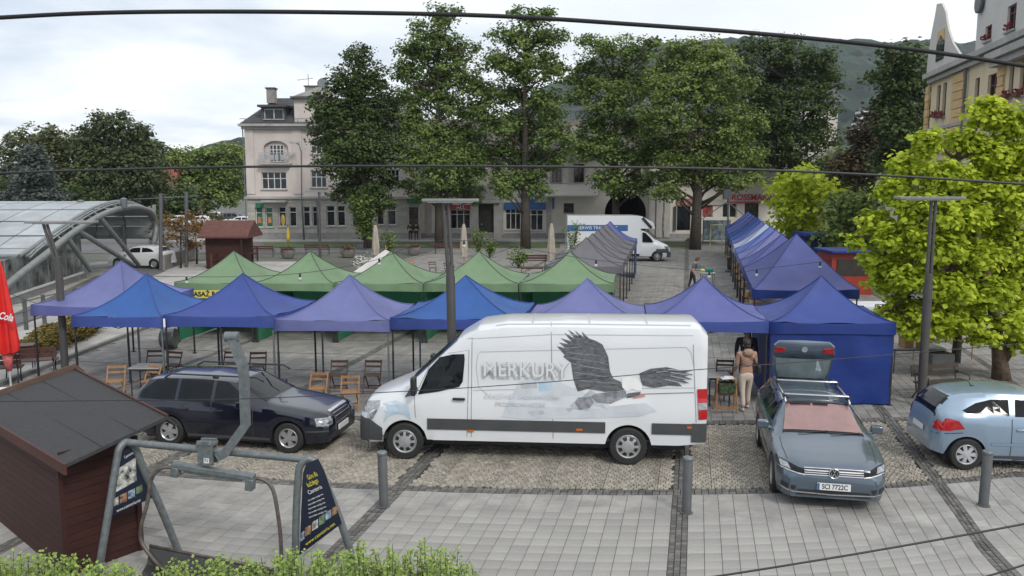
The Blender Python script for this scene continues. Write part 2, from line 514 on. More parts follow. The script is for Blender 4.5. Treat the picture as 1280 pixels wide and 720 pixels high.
# side path of slabs on the left, between hedge and plaza
def poly_px(name, pts, z, m, **k):
    mb = MB(); P = [G(x, y) for x, y in pts]
    mb.add([(p.x, p.y, z) for p in P], [tuple(range(len(P)))])
    return struct(name, mb, m, **k)
def flat(name, pts, z, m):
    mb = MB(); mb.add([(x, y, z) for x, y in pts], [tuple(range(len(pts)))]); return struct(name, mb, m)
flat('street', [(-90, 64), (60, 66), (60, 76), (-90, 74)], -.03, M_asph)
flat('car_park', [(-90, 76), (-22, 76), (-22, 175), (-90, 175)], -.028, M_asph)
side_path = flat('side_path', [(-30, 15), (-13.7, 15), (-13.7, 58), (-30, 58)], -.044, M_joint)
M_path = mat('path_slab', (.40, .39, .37), .85, var=.07, scale=8, bump=.2, tint=.1, dirt=.2)
mb = MB(); y = 15.2
while y < 57:
    xl = -13.92
    for i in range(15):
        x1 = xl - i * 1.0
        w = 1.0
        mb.box(x1 - w / 2, y + .5, -.03, w - .012, .988, .05, tint=random.random(), nobottom=True)
    y += 1.0
obj('path_slabs', mb, M_path, side_path, kind='stuff')
mb = MB()
for i in range(40):
    y = 17 + i; x = -13.78
    mb.box(x, y + .5, 0.02, .16, .98, .1, tint=random.random())
obj('kerb', mb, mat('kerb_stone', (.2, .2, .195), .85, var=.1, tint=.15), side_path, kind='stuff')
# asphalt lane beside the glazed canopy
lane = [G(-60, 455), G(0, 418), G(110, 372), G(205, 340), G(215, 330), G(120, 345), G(0, 400), G(-60, 420)]
mb = MB(); mb.add([(p.x, p.y, .012) for p in lane], [tuple(range(len(lane)))])
struct('lane', mb, M_asph)
# far pavement terrace in front of the tenements, lawn strips, kerb
terr = flat('far_pavement', [(-32, 76.2), (30, 76.2), (30, 84), (-32, 84)], .10, mat('far_paving', (.33, .32, .30), .85, var=.1, scale=1.5, dirt=.2))
mb = MB(); mb.box(-1, 76.1, 0.03, 62, .2, .16); obj('kerb', mb, MATS['kerb_stone'], terr)
for (x0, x1, y0, y1) in ((330, 445, 301, 309), (470, 560, 300, 309), (570, 700, 301, 310), (760, 860, 300, 309)):
    poly_px('lawn', [(x0, y1), (x1, y1), (x1, y0), (x0, y0)], .02, M_grass)
# ---------------------------------------------------------------- buildings
def clip_rects(x0, x1, z0, z1, holes):
    """wall rectangle with rectangular holes -> list of rects"""
    xs = sorted(set([x0, x1] + [v for h in holes for v in (h[0], h[1]) if x0 < v < x1]))
    zs = sorted(set([z0, z1] + [v for h in holes for v in (h[2], h[3]) if z0 < v < z1]))
    out = []
    for j in range(len(zs) - 1):
        run = None
        for i in range(len(xs) - 1):
            cx, cz = (xs[i] + xs[i + 1]) / 2, (zs[j] + zs[j + 1]) / 2
            inh = any(h[0] < cx < h[1] and h[2] < cz < h[3] for h in holes)
            if not inh:
                if run: run[1] = xs[i + 1]
                else: run = [xs[i], xs[i + 1], zs[j], zs[j + 1]]
            elif run: out.append(run); run = None
        if run: out.append(run)
    return out
class Facade:
    """local frame: x along the wall, z up, outward = -y"""
    def __init__(s, root, p0, rz):
        s.root = root; s.p0 = Vector(p0); s.rz = rz
        s.ux = Vector((math.cos(rz), math.sin(rz), 0)); s.n = Vector((math.sin(rz), -math.cos(rz), 0))
        s.M = mat4(p0, rz)
    def px(s, x, y):
        h = HIT(x, y, s.p0, s.n); d = h - s.p0
        return d.dot(s.ux), h.z - s.p0.z
    def rect(s, x0, y0, x1, y1):
        a, zt = s.px(x0, (y0 + y1) / 2)[0], s.px((x0 + x1) / 2, y0)[1]
        b, zb = s.px(x1, (y0 + y1) / 2)[0], s.px((x0 + x1) / 2, y1)[1]
        return a, b, zb, zt
    def o(s, name, mb, m, parent=None, **k):
        mb.v = [tuple(s.M @ Vector(p)) for p in mb.v]
        return obj(name, mb, m, parent or s.root, world=True, **k)
    def wall(s, name, x0, x1, z0, z1, holes, m, t=.4, y=0):
        mb = MB()
        for a, b, c, d in clip_rects(x0, x1, z0, z1, holes): mb.box((a + b) / 2, y + t / 2, (c + d) / 2, b - a, t, d - c)
        return s.o(name, mb, m)
    def window(s, r, cols=1, rows=(.0,), frame=None, glass=None, sill=True, depth=.18, name='window', surround=None, fw=.07, y=0, mull=.05):
        a, b, c, d = r
        frame = frame or M_wframe; glass = glass or M_wglass
        mb = MB(); w = b - a; h = d - c; yy = y + depth
        mb.box(a + fw / 2, yy, (c + d) / 2, fw, .07, h); mb.box(b - fw / 2, yy, (c + d) / 2, fw, .07, h)
        mb.box((a + b) / 2, yy, c + fw / 2, w - 2 * fw, .07, fw); mb.box((a + b) / 2, yy, d - fw / 2, w - 2 * fw, .07, fw)
        for i in range(1, cols): mb.box(a + w * i / cols, yy, (c + d) / 2, mull * 1.6, .06, h - 2 * fw)
        for q in rows:
            if q > 0: mb.box((a + b) / 2, yy, c + h * q, w - 2 * fw, .055, mull * 1.4)
        f = s.o(name, mb, frame)
        g = MB(); g.box((a + b) / 2, yy + .05, (c + d) / 2, w - .02, .02, h - .02); s.o('pane', g, glass, f)
        if sill:
            g = MB(); g.box((a + b) / 2, y - .06, c - .05, w + .2, .14, .09); s.o('sill', g, M_trim, f)
        if surround:
            g = MB()
            for (xa, xb, za, zb) in ((a - .14, a - .002, c, d), (b + .002, b + .14, c, d), (a - .14, b + .14, d + .002, d + .16)):
                g.box((xa + xb) / 2, y - .02, (za + zb) / 2, xb - xa, .09, zb - za)
            s.o('surround', g, surround, f)
        return f
M_wframe = mat('window_frame_white', (.62, .62, .61), .5, var=.05)
M_wframeb = mat('window_frame_brown', (.09, .035, .025), .5, var=.1)
M_wglass = mat('window_glass', (.02, .023, .027), .08, var=.5, scale=.7, spec=.6)
M_trim = mat('stone_trim', (.40, .39, .37), .8, var=.08, scale=2, dirt=.2)
M_pink = mat('plaster_pale_pink', (.62, .55, .51), .9, var=.05, scale=1, dirt=.15, bump=.1)
M_greys = mat('ground_floor_stone', (.40, .38, .34), .9, var=.08, scale=1.5, dirt=.2, tint=.12)
M_slate = mat('roof_slate', (.075, .078, .083), .8, var=.12, scale=3, tint=.15)
M_white_pl = mat('plaster_cream_white', (.64, .60, .54), .9, var=.06, scale=.8, dirt=.2)
M_green = mat('shop_green', (.02, .13, .06), .5, var=.1)
M_redp = mat('shop_red', (.32, .02, .03), .5, var=.1)
M_bluep = mat('shop_blue', (.03, .11, .30), .5, var=.1)
M_brownroof = mat('roof_brown_tile', (.10, .085, .075), .85, var=.15, scale=2, tint=.2)
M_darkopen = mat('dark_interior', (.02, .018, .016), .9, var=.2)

# --- tenement on the left ---
def px_z(Y, x, y): return AT(x, y, Y)
YB = 80.0
bA = thing('tenement_building', 'three storey pale pink tenement with grey mansard roof behind the first tall tree', 'building', (AT(308, 231, YB).x, YB, .1))
fA = Facade(bA, (AT(308, 231, YB).x, YB, .1), 0)
W1 = fA.px(524, 200)[0]
zc1 = fA.px(360, 247)[1]; zeave = fA.px(360, 158)[1]
holes = []
gw = [(319.5, 259, 328.5, 284), (332, 259, 341, 284), (348.5, 258.5, 357.5, 283), (361.5, 258.5, 370.5, 283), (379, 258, 387.5, 283), (390.5, 258, 398, 283), (408, 257, 418.5, 282.5), (421.5, 257, 431.5, 282.5), (440, 257, 450, 282.5), (471, 256, 480, 281), (484.5, 256, 495, 281)]
rg = [fA.rect(*g) for g in gw]
door1 = fA.rect(511.5, 259, 523, 295)
holesG = rg + [door1]
up = {'b': fA.rect(327, 215, 358, 236.5), 'c': fA.rect(388.5, 213, 408, 234.5), 'd': fA.rect(484, 212, 499, 233), 'e': fA.rect(388.5, 176, 408, 192), 'f': fA.rect(484, 166, 497, 180)}
archr = fA.rect(329.5, 176, 360.5, 203.5)
fA.wall('ground_floor_wall', 0, W1, 0, zc1, holesG, M_greys)
fA.wall('upper_wall', 0, W1, zc1 + .002, zeave, list(up.values()) + [archr], M_pink)
# arch corners over the loggia (fill the spandrels)
mb = MB(); a, b, c, d = archr; cx = (a + b) / 2; rr = (b - a) / 2; hh = (d - c) * .34
for sgn in (-1, 1):
    pts = [(cx + sgn * rr, d)]
    for i in range(9):
        t = i / 8 * PI / 2
        pts.append((cx + sgn * rr * math.cos(t), d - hh + hh * math.sin(t)))
    if sgn < 0: pts = pts[::-1]
    mb.prism(pts, .38, M=Matrix.Translation((0, .01, 0)))
fA.o('arch_spandrel', mb, M_pink)
# joints of the rusticated ground floor: courses of blocks standing proud
mb = MB(); z = .55; k = 0
while z < zc1 - .35:
    for a, b, c, d in clip_rects(.0, W1, z + .015, z + .40, holesG):
        if d - c < .2: continue
        x = a
        while x < b - .05:
            x2 = min(b, x + 1.1); mb.box((x + x2) / 2, -.02, (c + d) / 2, x2 - x - .02, .04, d - c, tint=random.random()); x = x2
    z += .415; k += 1
fA.o('stone_blocks', mb, M_greys, kind='stuff')
mb = MB(); mb.box(W1 / 2, -.06, .27, W1 + .1, .12, .54); fA.o('plinth', mb, mat('plinth_stone', (.26, .25, .24), .9, var=.1))
mb = MB(); mb.box(W1 / 2, -.12, zc1, W1 + .3, .3, .22); fA.o('string_course', mb, M_trim)
mb = MB(); mb.box(W1 / 2, -.3, zeave + .1, W1 + .8, .75, .22); mb.box(W1 / 2, -.15, zeave - .14, W1 + .4, .35, .25); fA.o('cornice', mb, M_trim)
for k_, r_ in up.items(): fA.window(r_, 4 if k_ == 'b' else 3, (.62,), surround=None)
f = fA.window((archr[0] + .5, archr[1] - .5, archr[2] + .1, archr[3] - .35), 4, (.7,), depth=.30, y=0, sill=False, name='loggia_window')
mb = MB(); mb.box((archr[0] + archr[1]) / 2, .42, (archr[2] + archr[3]) / 2, archr[1] - archr[0] + 1, .1, archr[3] - archr[2] + .6); fA.o('loggia_back', mb, M_pink)
# balcony rail
mb = MB(); a, b = archr[0] - .3, archr[1] + .3; zz = archr[2]
mb.box((a + b) / 2, -.35, zz - .1, b - a, .8, .16)
bal = fA.o('balcony_slab', mb, M_trim)
mb = MB(); mb.box((a + b) / 2, -.7, zz + .95, b - a, .05, .05); mb.box((a + b) / 2, -.7, zz + .08, b - a, .04, .04)
for i in range(22): mb.box(a + (b - a) * i / 21, -.7, zz + .5, .03, .03, .85)
for i in range(6): mb.box(a + (b - a) * (i + .5) / 6, -.69, zz + .5, .32, .015, .5)
fA.o('balcony_rail', mb, mat('rail_metal', (.42, .43, .44), .5, metal=.3), bal)
# ground floor windows (two carry green shop film)
for i, r_ in enumerate(rg):
    w = fA.window(r_, 1, (.72,), sill=True, glass=None)
    if i < 2:
        mb = MB(); a, b, c, d = r_; mb.box((a + b) / 2, .19, c + (d - c) * .36, b - a - .16, .02, (d - c) * .66); g = fA.o('shop_film', mb, M_green, w)
        mb = MB(); mb.box((a + b) / 2, .175, c + (d - c) * .36, (b - a) * .5, .012, (d - c) * .3); fA.o('film_picture', mb, mat('film_orange', (.5, .2, .08), .5, var=.4, scale=4), w)
        mb = MB(); mb.box((a + b) / 2, .19, c + (d - c) * .86, b - a - .16, .02, (d - c) * .2); fA.o('shop_film', mb, M_green, w)
    if i == 2:
        mb = MB(); mb.box((a + b) / 2 + .8, .19, 0, .01, .01, .01); a, b, c, d = r_
        mb = MB(); mb.ball(((a + b) / 2, .18, c + (d - c) * .32), .22, .02, .55, n=10, m=6); fA.o('film_picture', mb, mat('film_yellow', (.6, .42, .1), .5, var=.2), w)
mb = MB(); a, b, c, d = door1
mb.box((a + b) / 2, .25, (c + d) / 2, b - a, .08, d - c); dr = fA.o('shop_door', mb, mat('door_brown', (.12, .055, .035), .5, var=.2, scale=3))
mb = MB(); mb.box((a + b) / 2, .2, (c + d) / 2 + .7, (b - a) * .75, .04, .9); fA.o('pane', mb, M_wglass, dr)
r_ = fA.rect(509, 247.5, 527, 254.5); mb = MB(); mb.box((r_[0] + r_[1]) / 2, -.16, (r_[2] + r_[3]) / 2, r_[1] - r_[0], .1, r_[3] - r_[2]); fA.o('green_shop_sign', mb, M_green)
r_ = fA.rect(320, 253.5, 329, 260); mb = MB(); mb.box((r_[0] + r_[1]) / 2, -.1, (r_[2] + r_[3]) / 2, r_[1] - r_[0], .08, r_[3] - r_[2]); fA.o('green_shop_sign', mb, M_green)
r_ = fA.rect(330, 249.5, 360, 253.5); mb = MB(); mb.box((r_[0] + r_[1]) / 2, -.55, (r_[2] + r_[3]) / 2, r_[1] - r_[0], 1.1, .18); fA.o('canopy', mb, M_trim)
# corner pilasters
mb = MB(); mb.box(.45, -.05, (zc1 + zeave) / 2 + .1, .8, .1, zeave - zc1 - .5); xx = fA.px(372, 200)[0]; mb.box(xx, -.05, (zc1 + zeave) / 2 + .1, .9, .1, zeave - zc1 - .5); fA.o('pilaster', mb, M_pink)
mb = MB(); xx = fA.px(398, 203)[0]; mb.prism([(xx - 1.3, archr[2] - .35), (xx + 1.3, archr[2] - .35), (xx + .6, archr[2] + .1), (xx, archr[2] + .4), (xx - .6, archr[2] + .1)], .1, M=Matrix.Translation((0, -.1, 0))); fA.o('window_hood', mb, M_trim)
# mansard roof
zt = fA.px(340, 118)[1]
mb = MB(); e = zeave + .22
roof_prof = lambda x: None
xr = fA.px(333, 118)[0]
mb.add([(-.3, -.5, e), (W1 + .3, -.5, e), (W1 - 1.5, 3.4, zt), (xr, 3.4, zt), (-.3, 11, e), (W1 + .3, 11, e), (W1 - 1.5, 7.5, zt), (xr, 7.5, zt)],
       [(0, 1, 2, 3), (3, 2, 6, 7), (5, 4, 7, 6), (4, 0, 3, 7), (1, 5, 6, 2)])
fA.o('roof', mb, M_slate)
mb = MB()
for i in range(11):   # slate courses
    t = (i + .5) / 11; y = -.5 + 3.9 * t; z = e + (zt - e) * t
    xl = -.3 + (xr + .3) * t; mb.box((xl + W1) / 2, y - .02, z, W1 - xl, .06, .03, tint=random.random())
fA.o('slate_course', mb, M_slate, kind='stuff')
mb = MB(); mb.box(W1 / 2, -.62, e + .45, W1 + .4, .04, .05)
for i in range(20): mb.box(.3 + i * W1 / 20, -.62, e + .22, .04, .04, .45)
fA.o('snow_guard', mb, M_post)
# dormers
def dormer(fc, x0, x1, ztop, zb, m, win, ymin=-.1, depth=3.2, fl=None):
    mb = MB(); a, b, c, d = x0, x1, zb, ztop
    mb.box(a + .08, ymin + depth / 2, (c + d) / 2, .16, depth, d - c); mb.box(b - .08, ymin + depth / 2, (c + d) / 2, .16, depth, d - c)
    for q in clip_rects(a + .16, b - .16, c, d, [win]): mb.box((q[0] + q[1]) / 2, ymin + .1, (q[2] + q[3]) / 2, q[1] - q[0], .2, q[3] - q[2])
    dm = fc.o('dormer', mb, m)
    mb = MB(); mb.box((a + b) / 2, ymin + depth / 2 - .2, d + .1, b - a + .5, depth + .5, .2); fc.o('dormer_roof', mb, M_slate, dm)
    return dm
r_ = fA.rect(327, 134, 357, 152); w_ = fA.rect(330.5, 136, 354.5, 149); dormer(fA, r_[0], r_[1], r_[3], r_[2], M_slate, w_); fA.window(w_, 2, (), y=-.1, depth=.12)
r_ = fA.rect(369, 124, 408, 155); w_ = fA.rect(392.5, 132, 404.5, 147); dormer(fA, r_[0], r_[1], r_[3], r_[2], M_pink, w_, ymin=-.35); fA.window(w_, 1, (.6,), y=-.35, depth=.12)
mb = MB(); mb.prism([(r_[0] - .3, r_[3] + .2), (r_[1] + .3, r_[3] + .2), (r_[1], r_[3] + 1.1), (r_[0] + 2.2, r_[3] + 1.1)], 2.5, M=Matrix.Translation((0, -.2, 0))); fA.o('dormer_gable', mb, M_trim)
r_ = fA.rect(485, 126, 509, 152); w_ = fA.rect(487, 128, 498, 143); dormer(fA, r_[0], r_[1], r_[3], r_[2], M_white_pl, w_, ymin=-.2); fA.window(w_, 1, (.5,), y=-.2, depth=.12)
def chimney(fc, x0, y0, x1, y1, yy, m):
    r_ = fc.rect(x0, y0, x1, y1); mb = MB(); mb.box((r_[0] + r_[1]) / 2, yy, (r_[2] + r_[3]) / 2, r_[1] - r_[0], .9, r_[3] - r_[2] + .4)
    c = fc.o('chimney', mb, m); mb = MB(); mb.box((r_[0] + r_[1]) / 2, yy, r_[3] + .25, r_[1] - r_[0] + .2, 1.1, .12); fc.o('chimney_cap', mb, M_slate, c)
M_chim = mat('chimney_render', (.26, .24, .22), .9, var=.15)
chimney(fA, 327, 111, 337, 124, 2.0, M_chim); chimney(fA, 373, 107, 392, 122, 3.0, M_chim); chimney(fA, 512, 101, 523, 122, 3.2, M_chim)
mb = MB(); p = fA.px(398, 102); mb.lathe([(.02, 0), (.35, .08), (.55, .22)], 16, M=Matrix.Translation((p[0], 2.0, p[1])) @ Matrix.Rotation(R(75), 4, 'X')); mb.tube([(p[0], 2.2, p[1]), (p[0], 2.6, p[1] - 1.4)], .03); fA.o('satellite_dish', mb, M_gal)
mb = MB(); p = fA.px(377, 100); mb.tube([(p[0], 2.6, p[1] - 1.5), (p[0], 2.6, p[1] + .9)], .03); mb.tube([(p[0] - 1.1, 2.6, p[1] + .3), (p[0] + .5, 2.6, p[1] + .5)], .02)
for i in range(6): mb.box(p[0] - .9 + i * .25, 2.6, p[1] + .35 + i * .03, .02, .6, .02)
fA.o('aerial', mb, M_gal)
# side wall + body
mb = MB(); mb.box(W1 / 2, 5.9, zeave / 2, W1 - .02, 10.9, zeave - .05); fA.o('building_body', mb, M_pink)
mb = MB(); mb.tube([(-.12, -.1, .3), (-.12, -.1, zeave)], .06); mb.tube([(xx - .2, -.25, .3), (xx - .2, -.25, zc1)], .06); fA.o('downpipe', mb, M_gal)

# --- middle building ---
YM = 81.0
x0w = AT(524, 231, YM).x
bM = thing('white_shop_building', 'two storey cream building with pedimented door and dark arched passage behind the tall trees', 'building', (x0w, YM, .1))
fM = Facade(bM, (x0w, YM, .1), 0)
WM = fM.px(812, 200)[0]; zce = fM.px(650, 186)[1]; zg = fM.px(650, 233)[1]
shopR = fM.rect(563, 262, 588, 286); dR = fM.rect(544, 260, 555, 292); door2 = fM.rect(598, 254.5, 617.5, 291)
shopB = fM.rect(632, 260, 651, 287); shopB2 = fM.rect(656, 262, 679, 288); wS = fM.rect(704.5, 254, 717.5, 266); arch = fM.rect(756, 240, 808, 291)
gh = [shopR, dR, door2, shopB, shopB2, wS, arch]
fM.wall('ground_floor_wall', 0, WM, 0, zg, gh, M_white_pl)
uw = [fM.rect(*q) for q in ((540, 205, 551, 226), (573, 204, 584, 226), (615, 204, 627, 228), (642, 204, 654, 228), (690, 205, 702, 228), (717.5, 205, 730, 228), (762, 205, 773, 228), (790, 205, 801, 228))]
fM.wall('upper_wall', 0, WM, zg + .002, zce, uw, M_white_pl)
for q in uw: fM.window(q, 2, (.65,), frame=M_wframeb, surround=M_trim)
for q in (shopR, shopB, shopB2): fM.window(q, 3, (.75,), depth=.12)
fM.window(wS, 1, (.5,), frame=M_wframeb)
M_dkdoor = mat('door_dark', (.03, .025, .022), .6, var=.2)
mb = MB(); mb.box((door2[0] + door2[1]) / 2, .3, (door2[2] + door2[3]) / 2, door2[1] - door2[0], .08, door2[3] - door2[2]); fM.o('main_door', mb, M_dkdoor)
mb = MB(); mb.box((dR[0] + dR[1]) / 2, .3, (dR[2] + dR[3]) / 2, dR[1] - dR[0], .08, dR[3] - dR[2]); fM.o('shop_door', mb, M_dkdoor)
# passage
mb = MB(); a, b, c, d = arch
for sgn in (-1, 1):
    cx = (a + b) / 2; rr = (b - a) / 2; hh = 2.0; pts = [(cx + sgn * rr, d)]
    for i in range(9):
        t = i / 8 * PI / 2; pts.append((cx + sgn * rr * math.cos(t), d - hh + hh * math.sin(t)))
    if sgn < 0: pts = pts[::-1]
    mb.prism(pts, .38, M=Matrix.Translation((0, .01, 0)))
fM.o('arch_spandrel', mb, M_white_pl)
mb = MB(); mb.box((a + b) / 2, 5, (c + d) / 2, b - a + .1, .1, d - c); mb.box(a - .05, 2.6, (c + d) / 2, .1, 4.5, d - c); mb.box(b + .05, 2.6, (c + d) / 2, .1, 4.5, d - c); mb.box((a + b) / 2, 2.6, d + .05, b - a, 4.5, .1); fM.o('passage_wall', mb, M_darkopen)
# pilasters + pediment + signs + awning
mb = MB()
for q in (593, 622): xx = fM.px(q, 260)[0]; mb.box(xx, -.12, door2[3] / 2, .75, .24, door2[3])
for q in (686, 626, 560, 536): xx = fM.px(q, 260)[0]; mb.box(xx, -.06, zg / 2, .5, .12, zg - .6)
fM.o('pilaster', mb, M_trim)
pa = fM.px(590, 246)[0]; pb = fM.px(625, 246)[0]; zp_ = door2[3] + .45; mb = MB()
mb.box((pa + pb) / 2, -.25, zp_ - .2, pb - pa, .5, .35); mb.prism([(pa - .1, zp_), (pb + .1, zp_), ((pa + pb) / 2, zp_ + 1.25)], .5, M=Matrix.Translation((0, -.5, 0))); fM.o('pediment', mb, M_trim)
def sign(fc, px4, m, name, y=-.12, th=.12, **k):
    r_ = fc.rect(*px4); mb = MB(); mb.box((r_[0] + r_[1]) / 2, y, (r_[2] + r_[3]) / 2, r_[1] - r_[0], th, r_[3] - r_[2]); return fc.o(name, mb, m, **k), r_
sign(fM, (545, 256, 590, 262), M_redp, 'red_shop_sign'); text('sign_lettering', 'APTEKA', .55, fM.M @ Matrix.Translation((fM.px(575, 259)[0], -.2, fM.px(575, 259)[1])) @ Matrix.Rotation(PI / 2, 4, 'X'), M_platew, bM) if False else None
text('sign_lettering', 'ALL', .55, fM.M @ Matrix.Translation((fM.px(576, 259)[0], -.2, fM.px(575, 259)[1])) @ Matrix.Rotation(PI / 2, 4, 'X'), M_platew, bM)
sign(fM, (548, 246, 555, 251), M_redp, 'red_shop_sign', y=-.5)
sign(fM, (630, 253, 682, 262), M_bluep, 'blue_shop_sign'); sign(fM, (690, 247, 692.5, 261), M_bluep, 'blue_banner', y=-.4)
text('sign_lettering', 'W', .7, fM.M @ Matrix.Translation((fM.px(665, 247)[0], -.25, fM.px(665, 247)[1])) @ Matrix.Rotation(PI / 2, 4, 'X'), M_platew, bM)
mb = MB(); mb.lathe([(.5, 0), (.5, .08)], 16, M=Matrix.Translation((fM.px(665, 247)[0], -.12, fM.px(665, 247)[1])) @ Matrix.Rotation(PI / 2, 4, 'X')); fM.o('round_sign', mb, M_bluep)
text('sign_lettering', 'TO', 1.1, fM.M @ Matrix.Translation((fM.px(781, 243)[0], -.1, fM.px(781, 243)[1])) @ Matrix.Rotation(PI / 2, 4, 'X'), M_platew, bM)
r_ = fM.rect(679, 230, 746, 244); mb = MB(); mb.add([(r_[0], -.1, r_[3]), (r_[1], -.1, r_[3]), (r_[1], -1.6, r_[2]), (r_[0], -1.6, r_[2]), (r_[0], -1.6, r_[2] - .15), (r_[1], -1.6, r_[2] - .15), (r_[0], -.1, r_[2] - .1), (r_[1], -.1, r_[2] - .1)], [(3, 2, 1, 0), (4, 5, 2, 3), (0, 6, 4, 3), (2, 5, 7, 1), (6, 7, 5, 4)]); fM.o('awning', mb, mat('awning_canvas', (.42, .41, .38), .85, var=.05))
mb = MB(); mb.box(WM / 2, -.2, zce + .1, WM + .2, .6, .3); mb.box(WM / 2, -.1, zg, WM, .25, .22); mb.box(WM / 2, -.1, zce - .9, WM, .2, .15); fM.o('cornice', mb, M_trim)
zr = fM.px(700, 160)[1]; mb = MB(); mb.add([(-.0, -.4, zce + .25), (WM, -.4, zce + .25), (WM, 5, zr + 1.2), (0, 5, zr + 1.2), (0, 10, zce + .25), (WM, 10, zce + .25)], [(0, 1, 2, 3), (5, 4, 3, 2), (1, 5, 2), (4, 0, 3)]); fM.o('roof', mb, M_brownroof)
# wall dormer with curved gable
ga, gb = fM.px(704, 180)[0], fM.px(738, 180)[0]; zq = fM.px(720, 158)[1]; mb = MB(); gc = (ga + gb) / 2
mb.prism([(ga, zce), (gb, zce), (gb, zce + .8), (gb - .6, zce + 1.3), (gc + .5, zq), (gc - .5, zq), (ga + .6, zce + 1.3), (ga, zce + .8)], .5, M=Matrix.Translation((0, -.3, 0))); fM.o('wall_dormer', mb, M_white_pl)
mb = MB(); mb.box(WM / 2, 5.2, zce / 2, WM - .04, 9, zce - .1) if False else mb.box(fM.px(640, 200)[0], 5.2, zce / 2, fM.px(755, 200)[0] - .1, 9, zce - .1); fM.o('building_body', mb, M_white_pl) if False else None
mb = MB(); mb.box(WM / 2, -.03, .25, WM, .06, .5); 
for q in clip_rects(0, WM, 0, .5, gh): pass
mb = MB()
for q in clip_rects(0, WM, 0.0, .5, gh): mb.box((q[0] + q[1]) / 2, -.04, (q[2] + q[3]) / 2, q[1] - q[0], .08, q[3] - q[2])
fM.o('plinth', mb, MATS['plinth_stone'])
# balcony bands
for q in (705, 762):
    a = fM.px(q, 230)[0]; mb = MB(); mb.box(a + .6, -.3, zg + 1.2, .35, .1, 1.6); fM.o('wall_ornament', mb, M_trim)

# --- right shop building (chain pharmacy lettering) ---
YR = 80.0
x0r = AT(812, 231, YR).x
bR = thing('chemist_shop_building', 'pale shop building with red ROSSMANN sign at the far right of the square', 'building', (x0r, YR, .1))
fR = Facade(bR, (x0r, YR, .1), 0)
WR = fR.px(1010, 200)[0]; zR = fR.px(900, 228)[1]; zRt = fR.px(900, 165)[1]
hr = [fR.rect(846, 258, 863, 288), fR.rect(878, 256, 891, 272), fR.rect(903, 254, 921, 272), fR.rect(930.5, 254, 948, 284)]
fR.wall('ground_floor_wall', 0, WR, 0, zR, hr, M_white_pl)
hu = [fR.rect(x, 185, x + 11, 208) for x in (830, 858, 886, 914, 942, 970)]
fR.wall('upper_wall', 0, WR, zR + .002, zRt, hu, M_white_pl)
for q in hu: fR.window(q, 2, (.65,), surround=M_trim)
for i, q in enumerate(hr): fR.window(q, 1 if i != 2 else 2, (), depth=.15, frame=M_dkdoor if i in (0, 3) else None, sill=False)
sign(fR, (846, 248, 868, 256), mat('sign_pinkish', (.40, .16, .15), .6, var=.1), 'faded_red_sign')
o_, r_ = sign(fR, (878, 249, 905, 256), mat('sign_cream', (.42, .40, .35), .6), 'cream_fascia')
o_, r_ = sign(fR, (912, 242, 963, 252), mat('sign_grey_cream', (.40, .37, .34), .6), 'shop_fascia')
mb = MB(); mb.box((r_[0] + r_[1]) / 2, -.16, r_[2] - .06, r_[1] - r_[0], .2, .14); fR.o('red_fascia_strip', mb, M_redp)
text('sign_lettering', 'ROSSMANN', .78, fR.M @ Matrix.Translation(((r_[0] + r_[1]) / 2 + .25, -.22, (r_[2] + r_[3]) / 2)) @ Matrix.Rotation(PI / 2, 4, 'X'), mat('red_letters', (.35, .015, .02), .5), bR, bold=.02)
sign(fR, (829, 265, 836, 290), mat('poster', (.4, .4, .38), .6, var=.5, scale=3), 'poster_board')
sign(fR, (842, 258, 845, 288), mat('dark_banner', (.04, .05, .05), .6), 'door_banner')
sign(fR, (878, 257, 890, 270), mat('window_film_red', (.30, .05, .035), .5, var=.4, scale=2), 'window_film', y=.1, th=.02)
mb = MB(); mb.box(WR / 2, -.15, zR, WR, .35, .3); mb.box(WR / 2, -.2, zRt, WR, .5, .35); fR.o('cornice', mb, M_trim)
mb = MB(); mb.box(fR.px(1002, 200)[0], 4, zR / 2, 1.5, 7, zR); fR.o('pier', mb, M_white_pl)
mb = MB(); mb.add([(0, -.3, zRt + .18), (WR, -.3, zRt + .18), (WR, 5, zRt + 3.4), (0, 5, zRt + 3.4), (0, 10, zRt), (WR, 10, zRt)], [(0, 1, 2, 3), (5, 4, 3, 2), (1, 5, 2), (4, 0, 3)]); fR.o('roof', mb, M_slate)
for x in (815, 824, 834): xx = fR.px(x, 250)[0]; mb = MB(); mb.box(xx, -.1, zR / 2, .55, .2, zR - .3); fR.o('pilaster', mb, M_trim)
mb = MB()
for q in clip_rects(0, WR, 0, .5, hr): mb.box((q[0] + q[1]) / 2, -.04, (q[2] + q[3]) / 2, q[1] - q[0], .08, q[3] - q[2])
fR.o('plinth', mb, MATS['plinth_stone'])

# --- tall pale house showing between the far trees ---
YP = 96
def simple_house(name, label, x0, x1, yt, Y, m, mr, roofh=3, depth=9, wins=(), eave_px=None, wf=None):
    a = AT(x0, 231, Y).x; b = AT(x1, 231, Y).x
    h = thing(name, label, 'building', (a, Y, 0)); fc = Facade(h, (a, Y, 0), 0); zt = fc.px((x0 + x1) / 2, yt)[1]
    rs = [fc.rect(*w) for w in wins]
    fc.wall('wall', 0, b - a, 0, zt, rs, m)
    for r_ in rs: fc.window(r_, 2, (), frame=wf)
    mb = MB(); mb.box((b - a) / 2, depth / 2 + .2, zt / 2, b - a - .02, depth - .5, zt - .05); fc.o('building_body', mb, m) if not rs else None
    mb = MB(); w = b - a; mb.add([(-.4, -.4, zt), (w + .4, -.4, zt), (w + .4, depth / 2, zt + roofh), (-.4, depth / 2, zt + roofh), (-.4, depth, zt), (w + .4, depth, zt)], [(0, 1, 2, 3), (5, 4, 3, 2), (1, 5, 2), (4, 0, 3), (0, 4, 5, 1)]); fc.o('roof', mb, mr)
    return h
